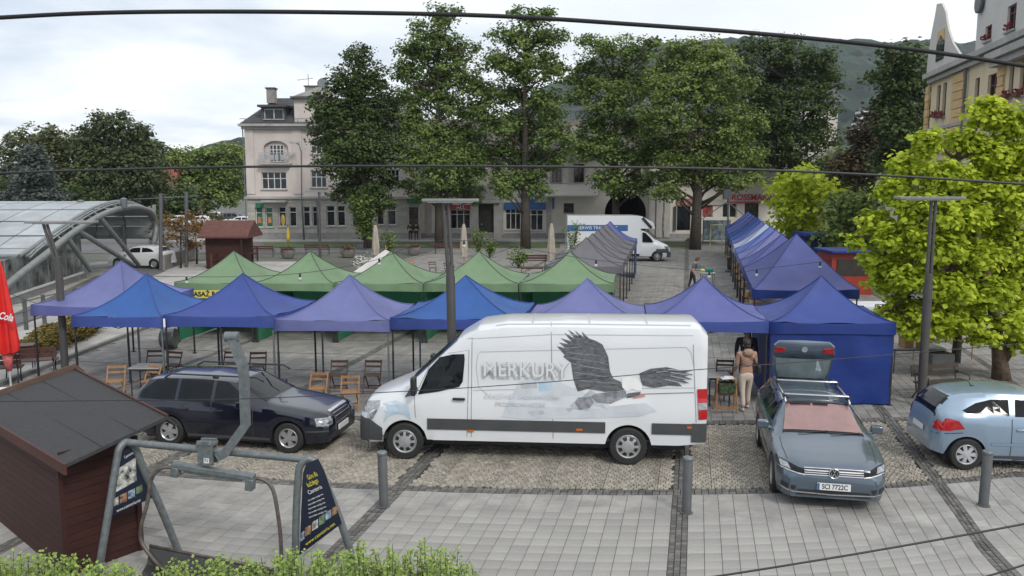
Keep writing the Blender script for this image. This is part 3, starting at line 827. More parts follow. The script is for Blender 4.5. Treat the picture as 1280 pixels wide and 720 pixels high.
simple_house('tall_house', 'tall pale rendered house half hidden by the dark trees right of the shops', 985, 1043, 128, YP, M_white_pl, M_slate, wins=[(1000, 150, 1006, 162), (1018, 150, 1024, 162), (1018, 180, 1024, 194), (1000, 180, 1006, 194)])
simple_house('small_red_roof_house', 'small house with a red roof between the far trees on the left', 203, 217, 224, 150, mat('wall_terracotta', (.30, .13, .10), .85), mat('roof_red', (.28, .06, .05), .8, var=.15), roofh=5, depth=14)
# hotel on the hillside
hh = thing('hillside_hotel', 'distant white terraced hotel on the wooded hillside', 'building', AT(1092, 150, 420))
mb = MB()
for i in range(4): mb.box(-1 + i * 1.0, i * 2, i * 3.0 - 5, 18 - i * 1.2, 9, 1.5)
obj('balcony_tier', mb, M_wframe, hh)
mb = MB()
for i in range(4): mb.box(-1 + i * 1.0, i * 2 + 1, i * 3.0 - 3.4, 17 - i * 1.2, 7, 1.6)
obj('window_band', mb, M_wglass, hh)
mb = MB(); mb.box(22, 4, -3, 13, 8, 5); obj('side_wing', mb, M_white_pl, hh)

# --- town hall on the right ---
dX = Vector((.21, 1, 0)).normalized()
pc = AT(1157, 231, 55); pc.z = 0
bT = thing('town_hall', 'cream town hall with orange quoins, curved gable and flower boxes at the right edge', 'building', pc)
# local x runs from the far corner towards the camera
rzT = math.atan2(-dX.y, -dX.x)
fT = Facade(bT, pc, rzT)
M_cream = mat('plaster_cream', (.66, .56, .38), .9, var=.04, scale=.7, dirt=.1)
M_whp = mat('plaster_white', (.56, .54, .51), .9, var=.04, scale=.7, dirt=.1)
M_quoin = mat('quoin_orange', (.58, .40, .20), .85, var=.1, scale=3, tint=.08)
M_flower = mat('red_flowers', (.26, .025, .03), .7, var=.4, scale=14)
M_rfr = mat('frame_maroon', (.12, .035, .03), .6)
LT = fT.px(1300, 100)[0] + 6
zc = fT.px(1175, 94)[1]; xg = fT.px(1206, 90)[0]
wt = [(1170.5, 107, 1175, 145), (1178, 104, 1182.5, 145), (1218, 98, 1223.5, 140), (1234, 93, 1245.5, 137), (1261.5, 75, 1267, 121), (1275, 71, 1281, 119), (1218, 182, 1223.5, 215), (1234, 182, 1245, 215), (1170.5, 165, 1175, 190), (1178, 165, 1182.5, 190), (1262, 160, 1268, 205), (1276, 160, 1283, 205)]
rt = [fT.rect(*q) for q in wt]
fT.wall('wall', 0, LT, 0, zc, rt, M_cream)
for i, r_ in enumerate(rt):
    w = fT.window(r_, 2, (.7,), frame=M_rfr)
    if i < 6:
        mb = MB(); mb.box((r_[0] + r_[1]) / 2, -.2, r_[2] + .05, r_[1] - r_[0] + .1, .25, .22); fb = fT.o('flower_box', mb, M_rfr)
        mb = MB()
        for k in range(26): mb.ball((random.uniform(r_[0], r_[1]), -.2 + random.uniform(-.12, .12), r_[2] + random.uniform(.1, .32)), .05, n=5, m=3)
        fT.o('flowers', mb, M_flower, fb, kind='stuff')
mb = MB(); mb.box(LT / 2, -.25, zc + .12, LT + .5, .6, .3); mb.box(LT / 2, -.14, zc - .2, LT + .2, .3, .25); fT.o('cornice', mb, M_trim)
z2 = fT.px(1175, 160)[1]; mb = MB(); mb.box(LT / 2, -.08, z2, LT, .18, .2); fT.o('string_course', mb, M_trim)
for (pa_, pb_) in ((1158, 1161.5), (1191, 1204), (1247, 1254)):
    a = fT.px(pa_, 130)[0]; b = fT.px(pb_, 130)[0]; z = .3; k = 0
    while z < zc - .5:
        mb = MB(); e = .18 * (k % 2); mb.box((a + b) / 2, -.05, z + .24, b - a + e, .12, .46, tint=random.random()); fT.o('quoin', mb, M_quoin); z += .5; k += 1
# gable over the far bay
gx0, gx1 = 0, xg; gz = fT.px(1170, 8)[1]; mb = MB(); mid = fT.px(1171, 10)[0]
wg = fT.rect(1171, 54, 1180, 75)
gp = [fT.px(*q) for q in ((1157.5, 98), (1203, 84), (1200, 68), (1191, 54), (1185, 36), (1181.5, 14), (1177, 4), (1171, 5), (1168.5, 20), (1163.5, 46), (1160, 70))][::-1]; gp_ = [(gx0, zc + .3), (gx1, zc + .3), (gx1 - .1, zc + 2.0), (gx1 - 1.0, zc + 2.6), (mid + 1.1, zc + 4.4), (mid + .75, gz - 1.2), (mid + .9, gz), (mid - .5, gz + .3), (mid - .9, gz - 1), (mid - 1.1, zc + 4.2), (gx0 + .3, zc + 1.6)]
mb.prism(gp, .12); fT.o('gable', mb, M_whp)
mb = MB(); mb.prism([(wg[0], wg[2]), (wg[1], wg[2]), (wg[1], wg[3]), ((wg[0] + wg[1]) / 2, wg[3] + .5), (wg[0], wg[3])], .06, M=Matrix.Translation((0, -.05, 0))); gw_ = fT.o('gable_window', mb, M_wglass)
mb = MB(); mb.prism([(wg[0] + .0, wg[3] + .1), (wg[1], wg[3] + .1), (wg[1] - .1, wg[3] + .8), (wg[0] + .1, wg[3] + .8)], .05, M=Matrix.Translation((0, -.04, 0))); fT.o('orange_panel', mb, M_quoin)
mb = MB(); mb.tube([(mid + .2, 0.0, gz - .6), (mid + .2, 0.0, gz + .4)], .75, 14); 
# slate roof between
xa, xb = xg, fT.px(1228, 60)[0]; zr_ = fT.px(1212, 30)[1]
mb = MB(); mb.add([(xa - 3, -.2, zc + .3), (xb + 8, -.2, zc + .3), (xb + 8, 4.5, zr_ + 2), (xa - 3, 4.5, zr_ + 2), (xa - 3, 9, zc), (xb + 8, 9, zc)], [(0, 1, 2, 3), (5, 4, 3, 2), (1, 5, 2), (4, 0, 3)]); fT.o('roof', mb, M_slate)
# taller main gable towards the camera, standing a little proud
xc = fT.px(1252, 60)[0]; zq = fT.px(1256, 63)[1]; mb = MB()
mg = [fT.rect(1266, 6, 1277, 37), fT.rect(1238, 32, 1246, 50)]
xm0 = fT.px(1226, 50)[0]
for q in clip_rects(xm0, LT, zc + .3, zc + 11, mg): mb.box((q[0] + q[1]) / 2, .0, (q[2] + q[3]) / 2, q[1] - q[0], .5, q[3] - q[2])
fT.o('main_gable', mb, M_whp)
for r_ in mg:
    fT.window(r_, 2, (.7,), frame=M_rfr, y=-.25, depth=.15)
    mb = MB()
    for k in range(24): mb.ball((random.uniform(r_[0], r_[1]), -.42 + random.uniform(-.1, .1), r_[2] + random.uniform(.05, .3)), .055, n=5, m=3)
    fT.o('flowers', mb, M_flower, kind='stuff')
mb = MB(); mb.box((xc + LT) / 2, -.45, zq - .3, LT - xc, .7, .35); mb.box((xc + LT) / 2, -.35, zq - .65, LT - xc, .4, .3); fT.o('heavy_cornice', mb, M_trim)
mb = MB(); p = fT.px(1234, 3); mb.lathe([(.55, 0), (.55, .12), (.38, .14)], 18, M=Matrix.Translation((p[0], -.35, p[1])) @ Matrix.Rotation(PI / 2, 4, 'X')); fT.o('round_medallion', mb, M_post)
mb = MB(); p = fT.px(1207, 150)[0]; mb.tube([(p, -.15, .2), (p, -.15, zc)], .08); fT.o('downpipe', mb, M_post)
mb = MB(); mb.box(LT / 2, 6.2, zc / 2, LT - .1, 11.5, zc - .2) if False else mb.box(LT / 2, 9, zc / 2, LT - .1, .4, zc - .1); mb.box(.2, 4.7, zc / 2, .4, 8.4, zc - .1); fT.o('rear_walls', mb, M_cream)

# --- hills ---
def hill(name, x0, x1, Yb, Yf, prof, col, cell=9, amp=4.5, seed=0, label=None):
    mb = MB(); nx = int((x1 - x0) / cell); ny = 46; vs = []; fs = []
    for j in range(ny + 1):
        t = j / ny
        for i in range(nx + 1):
            x = x0 + (x1 - x0) * i / nx; Y = Yf + (Yb - Yf) * t
            h = prof(x) * (math.sin(t * PI / 2) ** .9)
            rel = noise.noise(Vector((x / 160, Y / 160, seed))) * 9 * math.sin(t * PI / 2)
            v = noise.cell(Vector((x / cell + seed, Y / 14, 0))) 
            bump = noise.noise(Vector((x / 11, Y / 14, seed))) * amp * 1.3 + random.uniform(-1, 1) * amp * .55
            vs.append((x + random.uniform(-2, 2), Y, h + rel * (1 if t < .98 else .3) + (bump if t > .03 else 0)))
    for j in range(ny):
        for i in range(nx):
            q = j * (nx + 1) + i; fs.append((q, q + 1, q + nx + 2, q + nx + 1))
    mb.add(vs, fs)
    mb.t = [random.random() for _ in mb.t]
    return struct(name, mb, col)
M_hill = mat('hill_forest', (.020, .040, .024), .95, var=.5, scale=.02, tint=.6, col2=(.009, .019, .015))
M_hill2 = mat('hill_forest_low', (.022, .038, .016), .95, var=.5, scale=.05, tint=.5, col2=(.016, .03, .014))
def interp(tbl):
    def f(x):
        if x <= tbl[0][0]: return tbl[0][1]
        for (a, ya), (b, yb) in zip(tbl, tbl[1:]):
            if x <= b:
                t = (x - a) / (b - a); t = t * t * (3 - 2 * t); return ya + (yb - ya) * t
        return tbl[-1][1]
    return f
def prof_px(pts, Y):
    return interp([(AT(x, y, Y).x, AT(x, y, Y).z) for x, y in pts])
hill('hill', -500, 1300, 1300, 500, prof_px([(300, 230), (560, 190), (620, 165), (680, 124), (740, 86), (800, 72), (870, 64), (960, 68), (1020, 74), (1060, 72), (1110, 76), (1150, 92), (1250, 120), (1400, 150)], 1300), M_hill, seed=1)
hill('low_hill', -560, -120, 620, 330, prof_px([(-300, 226), (0, 222), (150, 220), (210, 212), (245, 208), (300, 204), (340, 182), (420, 165), (500, 155)], 620), M_hill2, cell=5, amp=2.6, seed=2)
hill('hillside', 60, 520, 760, 330, prof_px([(700, 215), (900, 180), (1000, 150), (1060, 140), (1120, 150), (1200, 160), (1400, 150)], 760), M_hill2, cell=6, amp=3.0, seed=3)
# ---------------------------------------------------------------- trees and plants
def leaf_mesh(mb, p, size, rng, droop=0.0, up=None, tint=.5, shape=0):
    """one leaf clump: a folded rhomb (or heart for large leaves)"""
    a = rng.uniform(0, 2 * PI)
    n = Vector((rng.gauss(0, .6), rng.gauss(0, .6), .55 + rng.random() * .6))
    if up is not None: n += up * .6
    n.normalize()
    d = Vector((math.cos(a), math.sin(a), rng.uniform(-.4, .3) - droop)); d = (d - n * d.dot(n)).normalized()
    s = d.cross(n)
    w = size * .5; L = size
    if shape == 0:
        v = [p, p + d * L * .5 + s * w * .8 - n * .1 * L, p + d * L, p + d * L * .5 - s * w * .8 - n * .1 * L]
        mb.add(v, [(0, 1, 2), (0, 2, 3)], tint)
    else:
        k = n * (-.12 * L)
        v = [p, p + d * L * .12 + s * w * .8 + k, p + d * L * .5 + s * w * .95 + k, p + d * L, p + d * L * .5 - s * w * .95 + k, p + d * L * .12 - s * w * .8 + k, p + d * L * .5]
        mb.add(v, [(0, 1, 2, 6), (6, 2, 3), (6, 3, 4), (0, 6, 4, 5)], tint)
def tree(name, label, base, blobs, m, n, leaf=.3, trunk_r=.3, group=None, seed=1, shape=0, droop=0.0, indiv=0, cat='tree', trunk_top=None, fork=None, bark=None, fill=.35, branches=True, light=(.35, 1.0)):
    """blobs: world (centre, rx, ry, rz). leaves fill the blobs in smaller clumps; limbs reach every blob"""
    rng = random.Random(seed)
    t = thing(name, label, cat, base, 0, group)
    base = Vector(base); bark = bark or M_bark
    top = max(b[0].z for b in blobs)
    cx = sum(b[0].x for b in blobs) / len(blobs); cy = sum(b[0].y for b in blobs) / len(blobs)
    zt = trunk_top or (base.z + (top - base.z) * .8)
    mb = MB()
    low = min(b[0].z - b[3] for b in blobs)
    pts = [base + Vector((0, 0, -.1)), base + Vector((rng.uniform(-.05, .05), 0, (low - base.z) * .6 + .2)), Vector((base.x * .5 + cx * .5, base.y * .5 + cy * .5, low + (zt - low) * .4)), Vector((cx, cy, zt))]
    if fork is None: mb.tube(pts, [trunk_r * 1.25, trunk_r, trunk_r * .7, trunk_r * .22], 9)
    else:
        for fpts, fr in fork: mb.tube(fpts, fr, 9)
    trunk = obj('trunk', mb, bark, t, world=True, smooth=True)
    mb = MB()
    if branches:
        for (c, rx, ry, rz) in blobs:
            zj = max(low - .2, min(zt, c.z - rz * .5 - .18 * (Vector((c.x, c.y, 0)) - Vector((base.x, base.y, 0))).length))
            if fork is None:
                f = max(0, min(1, (zj - low) / max(.1, zt - low)))
                st_ = pts[1].lerp(pts[2], f * 2) if f < .5 else pts[2].lerp(pts[3], f * 2 - 1)
            else:
                st_ = min((Vector(p) for fp, _ in fork for p in fp[1:]), key=lambda p: (p - c).length)
            mid = st_.lerp(c, .55) + Vector((rng.uniform(-.3, .3), rng.uniform(-.3, .3), .15)) * min(1, rx)
            rr = max(.02, trunk_r * .3)
            mb.tube([st_, mid, c + Vector((0, 0, rz * .3))], [rr, rr * .6, rr * .2], 5)
            for k in range(5):
                q = c + Vector((rng.uniform(-1, 1) * rx, rng.uniform(-1, 1) * ry, rng.uniform(-.6, .9) * rz)) * .8
                mb.tube([mid.lerp(c, rng.random()), q], [rr * .35, rr * .1], 4, caps=False)
        obj('branches', mb, bark, t, world=True, smooth=True)
    tot = sum(b[1] * b[3] for b in blobs)
    mb = MB(); leaves = []
    for (c, rx, ry, rz) in blobs:
        nb = int(n * rx * rz / tot); per = 16 if shape == 0 else 8; ncl = max(3, nb // per)
        btint = rng.uniform(-.18, .18)
        for k in range(ncl):
            v = Vector((rng.gauss(0, 1), rng.gauss(0, 1), rng.gauss(0, 1))).normalized()
            rad = rng.random() ** fill
            q = c + Vector((v.x * rx, v.y * ry, v.z * rz)) * rad
            cl = rng.uniform(-.2, .2) + btint
            cr = leaf * (1.5 if shape == 0 else 1.2)
            for j in range(per):
                w = Vector((rng.gauss(0, 1), rng.gauss(0, 1), rng.gauss(0, .55)))
                p = q + w * cr * .6
                tt = min(1, max(0, rng.uniform(*light) * .9 + cl))
                leaves.append((p, v, tt, leaf * rng.uniform(.6, 1.2)))
    if indiv:
        leaves.sort(key=lambda l: l[0].y)
        near = leaves[:len(leaves) // 2]; rng.shuffle(near); pick = near[:indiv]; ids = set(map(id, pick))
        for (p, v, tt, s_) in pick:
            lm = MB(); leaf_mesh(lm, Vector((0, 0, 0)), s_ * 1.1, rng, droop, v, tt, shape)
            o = obj('leaf', lm, m, t); o.location = p - base
        leaves = [l for l in leaves if id(l) not in ids]
    for (p, v, tt, s_) in leaves: leaf_mesh(mb, p, s_, rng, droop, v, tt, shape)
    obj('crown', mb, m, t, world=True, kind='stuff')
    return t
def B(px, py, Y, r, rz=None, ry=None, dy=0):
    """blob from photo position: centre pixel, distance, radius in pixels"""
    c = AT(px, py, Y + dy); s = F / Y
    return (c, r / s, (ry or r) / s, (rz or r) / s)
L_maple = leafmat('leaves_maple', (.05, .09, .022), (.20, .28, .075))
L_dark = leafmat('leaves_dark', (.022, .042, .013), (.105, .15, .045))
L_mid = leafmat('leaves_mid', (.065, .11, .025), (.24, .31, .085))
L_rust = leafmat('leaves_rust', (.09, .06, .025), (.25, .14, .04))
L_cat = leafmat('leaves_catalpa', (.26, .35, .015), (.68, .76, .08), .45)
L_spruce = leafmat('leaves_spruce', (.045, .06, .05), (.13, .16, .145))
L_willow = leafmat('leaves_willow', (.04, .058, .022), (.13, .155, .06))
L_shrub = leafmat('leaves_shrub', (.06, .11, .02), (.22, .30, .07))
L_olive = leafmat('leaves_olive', (.045, .06, .022), (.15, .165, .06))
def px_blobs(lst, Y, seed, wide=1.0):
    x0_ = sum(b[0] for b in lst) / len(lst); lst = [(x0_ + (x - x0_) * (1 + (wide - 1) * .6), y, rx * wide, rz) for x, y, rx, rz in lst]
    rng = random.Random(seed); out = []
    for (x, y, rx, rz) in lst:
        s = F / Y; c = AT(x, y, Y + rng.uniform(-2, 2))
        k = rng.uniform(.92, 1.12); out.append((c, rx / s * k, max(1.2, rx / s * .8), rz / s * k))
        for q in range(2):
            a = rng.uniform(0, 2 * PI); c2 = AT(x + rx * math.cos(a) * .95, y - rz * math.sin(a) * .9, Y + rng.uniform(-2, 2)); kk = rng.uniform(.25, .5); out.append((c2, rx / s * kk, rx / s * kk, rz / s * kk))
    return out
def gp(x, Y, z=0): return Vector((AT(x, 231, Y).x, Y, z))
Y1 = 70
tree('maple_tree', 'dense dark maple in front of the pale pink tenement, leftmost of the tall row', gp(459, Y1), px_blobs([(449, 70, 14, 16), (430, 100, 22, 22), (465, 98, 20, 20), (420, 130, 26, 26), (455, 135, 28, 30), (478, 140, 18, 26), (412, 165, 24, 24), (445, 175, 34, 34), (475, 190, 20, 30), (420, 200, 22, 22), (450, 220, 34, 30), (462, 250, 22, 16), (430, 238, 16, 14)], Y1, 1, 1.08), L_dark, 30726, .27, .36, seed=11, fill=.5)
tree('maple_tree', 'tallest maple with a loose pointed top left of the middle of the tall row', gp(548, Y1 + 1), px_blobs([(552, 18, 18, 14), (545, 45, 26, 20), (570, 62, 22, 20), (522, 62, 20, 16), (512, 85, 18, 14), (550, 85, 30, 22), (580, 95, 20, 20), (530, 115, 24, 20), (560, 125, 34, 28), (515, 150, 20, 20), (540, 165, 34, 26), (580, 165, 30, 28), (520, 195, 24, 22), (555, 205, 36, 28), (590, 205, 20, 22), (540, 235, 30, 16), (575, 238, 24, 16)], Y1 + 1, 2, 1.15), L_maple, 34822, .27, .34, seed=12, fill=.65)
tree('maple_tree', 'loose maple with visible forked trunk in front of the blue shop sign', gp(657, Y1 - 1), px_blobs([(662, 22, 22, 14), (648, 45, 28, 18), (680, 48, 20, 16), (625, 75, 22, 18), (660, 80, 30, 22), (690, 85, 16, 20), (615, 115, 20, 18), (645, 115, 28, 20), (680, 125, 26, 22), (620, 150, 24, 20), (655, 155, 34, 24), (690, 165, 20, 24), (625, 190, 26, 20), (662, 195, 34, 24), (695, 200, 14, 16), (640, 225, 28, 18), (668, 232, 22, 16)], Y1 - 1, 3, 1.2), L_maple, 30726, .27, .38, seed=13, fill=.7)
tree('maple_tree', 'airy maple rising in front of the dark arched passage', gp(771, Y1 + 2), px_blobs([(760, 58, 26, 16), (790, 62, 24, 18), (735, 85, 20, 18), (770, 90, 30, 22), (800, 100, 22, 22), (735, 115, 18, 18), (765, 125, 30, 24), (750, 155, 26, 22), (785, 155, 26, 24), (735, 185, 18, 20), (770, 190, 32, 24), (800, 195, 14, 18), (765, 225, 26, 18), (790, 232, 18, 14)], Y1 + 2, 4, 1.25), L_maple, 26628, .27, .32, seed=14, fill=.75)
tree('maple_tree', 'broad green maple with a straight trunk left of the red shop sign', gp(871, Y1 - 2), px_blobs([(870, 62, 30, 18), (845, 75, 24, 20), (895, 78, 26, 20), (825, 105, 20, 20), (860, 110, 34, 26), (905, 112, 26, 24), (840, 145, 30, 24), (885, 150, 34, 26), (920, 150, 24, 24), (830, 180, 28, 22), (870, 190, 36, 26), (915, 188, 30, 22), (850, 215, 32, 18), (895, 222, 34, 18), (935, 205, 18, 18), (840, 240, 18, 10)], Y1 - 2, 5, 1.15), L_mid, 36871, .27, .42, seed=15, fill=.55)
tree('maple_tree', 'dark spreading tree behind the small yellow tree, right end of the tall row', gp(992, Y1 + 6), px_blobs([(945, 60, 22, 18), (985, 65, 28, 18), (1020, 72, 22, 16), (930, 90, 20, 20), (965, 95, 28, 22), (1005, 100, 30, 24), (1035, 95, 16, 20), (945, 125, 28, 24), (985, 135, 32, 26), (1022, 135, 24, 24), (950, 160, 28, 22), (990, 170, 34, 26), (1022, 170, 20, 22), (960, 195, 28, 18), (1000, 205, 26, 18)], Y1 + 6, 6, 1.12), L_dark, 30726, .27, .4, seed=16, fill=.6)
tree('spruce_like_tree', 'tall very dark tree beside the town hall gable', gp(1130, 75), px_blobs([(1118, 72, 18, 16), (1140, 65, 16, 14), (1105, 92, 14, 12), (1130, 98, 26, 22), (1150, 100, 14, 24), (1112, 125, 20, 20), (1138, 135, 26, 26), (1118, 160, 24, 24), (1142, 170, 22, 26), (1112, 195, 24, 22), (1138, 205, 28, 22)], 75, 7), L_dark, 9000, .42, .35, seed=17)
tree('reddish_tree', 'brownish bush-like tree below the dark tree near the hill', gp(1095, 90), px_blobs([(1095, 150, 16, 18), (1085, 175, 22, 22), (1105, 190, 26, 24), (1080, 205, 24, 22), (1060, 210, 18, 18)], 90, 8), leafmat('leaves_bronze', (.035, .03, .015), (.10, .075, .035)), 6000, .5, .3, seed=18)
for i, (x, y, r, lab) in enumerate(((1040, 205, 24, 'low green tree at the foot of the hill, right of the dark trees'), (1062, 225, 26, 'mid green rounded tree between the yellow trees'))):
    tree('rounded_tree', lab, gp(x, 95 + i * 5), px_blobs([(x, y, r, r), (x + 12, y + 14, r * .7, r * .7), (x - 12, y + 12, r * .7, r * .7)], 95 + i * 5, 20 + i), L_mid, 3500, .5, .25, seed=30 + i)
# left background
tree('broadleaf_tree', 'wide round broadleaf tree at the left edge behind the glazed canopy', gp(55, 120), px_blobs([(45, 172, 30, 18), (75, 180, 26, 20), (20, 190, 22, 20), (50, 200, 34, 22), (85, 205, 22, 24), (15, 215, 20, 22), (60, 228, 34, 24), (90, 235, 20, 20)], 120, 9), L_olive, 14000, .48, .4, seed=21)
tree('silver_spruce', 'silver blue spruce in front of the round broadleaf tree', gp(40, 100), px_blobs([(40, 188, 9, 12), (40, 202, 16, 11), (42, 216, 22, 11), (40, 231, 27, 12), (42, 247, 32, 12), (40, 260, 34, 10)], 100, 10), L_spruce, 8000, .45, .25, seed=22, droop=.5)
tree('willow_tree', 'large drooping willow, tallest of the far trees on the left', gp(148, 115), px_blobs([(148, 146, 10, 12), (122, 150, 12, 10), (125, 168, 22, 18), (158, 165, 24, 18), (180, 185, 18, 22), (110, 190, 20, 24), (145, 190, 34, 26), (170, 210, 28, 28), (115, 220, 24, 28), (145, 232, 38, 26), (180, 235, 18, 20)], 115, 11), L_willow, 20000, .5, .45, seed=23, droop=1.6, light=(.1, .9))
tree('dark_tree', 'dark narrow tree between the willow and the small red house', gp(196, 125), px_blobs([(194, 185, 7, 9), (192, 200, 9, 12), (198, 225, 10, 16), (190, 240, 10, 12)], 125, 12), L_dark, 2600, .55, .3, seed=24)
tree('broad_tree', 'broad mid green tree behind the car park, just left of the pink tenement', gp(255, 130), px_blobs([(215, 199, 16, 10), (236, 193, 22, 10), (262, 192, 20, 10), (285, 193, 18, 11), (302, 194, 14, 11), (250, 205, 30, 14), (280, 208, 24, 16), (228, 208, 18, 16), (255, 222, 36, 20), (288, 232, 20, 20), (235, 238, 26, 18), (268, 248, 32, 14)], 130, 13), L_mid, 14000, .5, .35, seed=25)
for i, (x, y, rx, lab) in enumerate(((15, 235, 26, 'shadowy bush at the far left edge behind the spruce'), (225, 250, 22, 'low bush under the street lamp left of the car park'), (95, 248, 26, 'dark bush between the spruce and the willow'))):
    tree('bush', lab, gp(x, 108), px_blobs([(x, y, rx, 16), (x + 12, y + 10, rx * .7, 12), (x - 12, y + 10, rx * .7, 12)], 108, 40 + i), L_dark, 2500, .5, .15, seed=45 + i, cat='bush')
# autumn saplings by the canopy
for i, (x, yb, yt, w, lm, n, lab) in enumerate(((226, 335, 262, 16, L_rust, 420, 'thin sapling with rusty orange leaves beside the glazed canopy'), (205, 330, 268, 13, L_rust, 170, 'bare sapling with few brown leaves right of the canopy arch'), (246, 330, 268, 12, L_rust, 260, 'sapling with yellow and orange leaves behind the red-brown kiosk'), (270, 322, 262, 11, L_olive, 200, 'slender sparse sapling above the red-brown kiosk roof'))):
    g = G(x, yb); Yd = g.y
    tree('sapling', lab, g, px_blobs([(x, yt + 8, w * .6, 8), (x - w * .5, yt + 22, w * .6, 9), (x + w * .5, yt + 20, w * .6, 10), (x, yt + 36, w * .8, 9)], Yd, 50 + i), lm, n, .2, .06, seed=52 + i, cat='sapling', fill=.8)
# sapling at the foot of the first maple and planter shrubs
def small_plant(name, lab, x, yb, yt, w, lm, n, leaf, cat='shrub', group=None, stems=5, seed=1):
    g = G(x, yb); s = F / g.y; rng = random.Random(seed)
    t = thing(name, lab, cat, g, 0, group); H_ = (yb - yt) / s; Wd = w / s
    mb = MB(); tips = []
    for k in range(stems):
        a = rng.uniform(0, 2 * PI); q = Vector((math.cos(a) * Wd * rng.uniform(.2, 1), math.sin(a) * Wd * rng.uniform(.2, .8), H_ * rng.uniform(.65, 1)))
        mb.tube([(0, 0, 0), q * .5 + Vector((0, 0, H_ * .12)), q], [.025, .015, .006], 5, caps=False); tips.append(q)
    obj('stems', mb, M_bark, t)
    mb = MB()
    for k in range(n):
        q = rng.choice(tips); f = rng.uniform(.25, 1.0)
        p = q * f + Vector((0, 0, H_ * .12 * (1 - abs(2 * f - 1)))) + Vector((rng.gauss(0, 1), rng.gauss(0, 1), rng.gauss(0, 1))) * Wd * .22
        leaf_mesh(mb, p, leaf * rng.uniform(.6, 1.2), rng, 0, None, rng.random())
    obj('leaves', mb, lm, t, kind='stuff')
    return t
small_plant('young_tree', 'young tree with pale green leaves in front of the first maple trunk', 457, 312, 243, 20, L_maple, 1500, .3, 'tree', stems=9, seed=3)
for i, (x, yb, yt, w, lab) in enumerate(((486, 325, 288, 14, 'potted shrub beside the first closed beige parasol'), (598, 322, 280, 13, 'potted shrub beside the closed beige parasol left of the blue shop'), (716, 330, 272, 12, 'thin potted shrub in front of the far white van'), (648, 335, 312, 17, 'low shrub behind the fourth green tent'), (612, 322, 300, 10, 'small leafy shrub right of the tall middle lamp post'), (460, 345, 322, 18, 'white flowering shrub between the second and third green tents'))):
    small_plant('shrub', lab, x, yb, yt, w, L_shrub if i < 5 else leafmat('blossom_white', (.5, .5, .45), (.75, .74, .7)), 420, .16, stems=10, seed=60 + i)
# catalpa at right
gc = G(1252, 474)
Yc = gc.y
def CB(x, y, rx, rz, dy=0):
    Y = Yc + dy; s = F / Y; return (AT(x, y, Y), rx / s, rx / s * .9, rz / s)
f1 = [gc + Vector((0, 0, -.05)), AT(1249, 440, Yc), AT(1247, 410, Yc)]
sS = F / Yc
fork = [([gc + Vector((0, 0, -.05)), AT(1250, 452, Yc), AT(1246, 415, Yc), AT(1235, 350, Yc), AT(1215, 270, Yc), AT(1195, 200, Yc)], [.26, .2, .15, .12, .08, .03]),
        ([AT(1252, 450, Yc), AT(1272, 420, Yc), AT(1290, 380, Yc), AT(1300, 300, Yc), AT(1285, 220, Yc)], [.17, .14, .12, .09, .04]),
        ([AT(1240, 370, Yc), AT(1190, 330, Yc - .3), AT(1150, 290, Yc - .5)], [.09, .06, .03]),
        ([AT(1235, 340, Yc), AT(1180, 270, Yc + .3), AT(1150, 220, Yc + .5)], [.08, .05, .03])]
cb = [CB(1230, 140, 22, 20), (CB(1262, 150, 26, 24)), CB(1205, 175, 22, 18), CB(1160, 178, 18, 18, -.3), CB(1240, 190, 30, 24), CB(1285, 190, 26, 28), CB(1135, 205, 24, 18, .4), CB(1180, 215, 30, 22, -.5), CB(1225, 235, 34, 26), CB(1275, 245, 30, 30, -.4), CB(1118, 235, 26, 18, .2), CB(1150, 255, 32, 22, -.5), CB(1200, 270, 36, 24, -.7), CB(1255, 290, 34, 28, .5), CB(1095, 275, 20, 18, .4), CB(1125, 295, 32, 22, -.4), CB(1170, 310, 34, 24, -.8), CB(1220, 320, 34, 26, -.3), CB(1275, 330, 26, 28, .3), CB(1100, 325, 26, 20, .3), CB(1140, 345, 32, 20, -.5), CB(1190, 360, 34, 22, -.6), CB(1240, 365, 32, 22, -.5), CB(1280, 380, 22, 20, 0), CB(1130, 378, 26, 14, .2), CB(1160, 388, 26, 14, -.2), CB(1205, 398, 30, 16, -.4), CB(1262, 402, 22, 12, -.4), CB(1175, 408, 20, 12, -.2), CB(1070, 300, 12, 12, .2)]
cb += [CB(1190, 245, 34, 26, 1.2), CB(1230, 285, 40, 30, 1.3), CB(1160, 300, 36, 28, 1.2), CB(1205, 345, 40, 26, 1.3), CB(1255, 345, 34, 26, 1.2), CB(1140, 330, 30, 22, 1), CB(1105, 398, 24, 12, .1), CB(1150, 412, 26, 11, -.2), CB(1232, 420, 24, 10, -.5), CB(1280, 425, 20, 12, -.3), CB(1250, 215, 36, 28, 1), CB(1110, 350, 24, 16, .2)]
cb = [(c, a * 1.0, b * .95, d * .9) for c, a, b, d in cb]
tree('catalpa_tree', 'big bright yellow-green tree with large leaves over the pale blue hatchback', gc, cb, L_cat, 34000, .15, .2, seed=71, shape=1, droop=.9, indiv=290, fork=fork, fill=.5, light=(.0, 1.0), bark=mat('bark_brown', (.11, .075, .05), .9, var=.3, scale=8, bump=.5))
gy = G(1000, 330)
tree('yellow_tree', 'small bright yellow-green tree behind the right row of blue tents', gy, px_blobs([(1002, 225, 20, 14), (980, 240, 16, 12), (1020, 238, 16, 14), (990, 258, 24, 14), (1020, 262, 16, 16), (982, 278, 16, 12), (1005, 282, 20, 12), (1040, 240, 10, 10)], gy.y, 14), L_cat, 2600, .42, .12, seed=72, light=(0, 1))
gy = G(1065, 345)
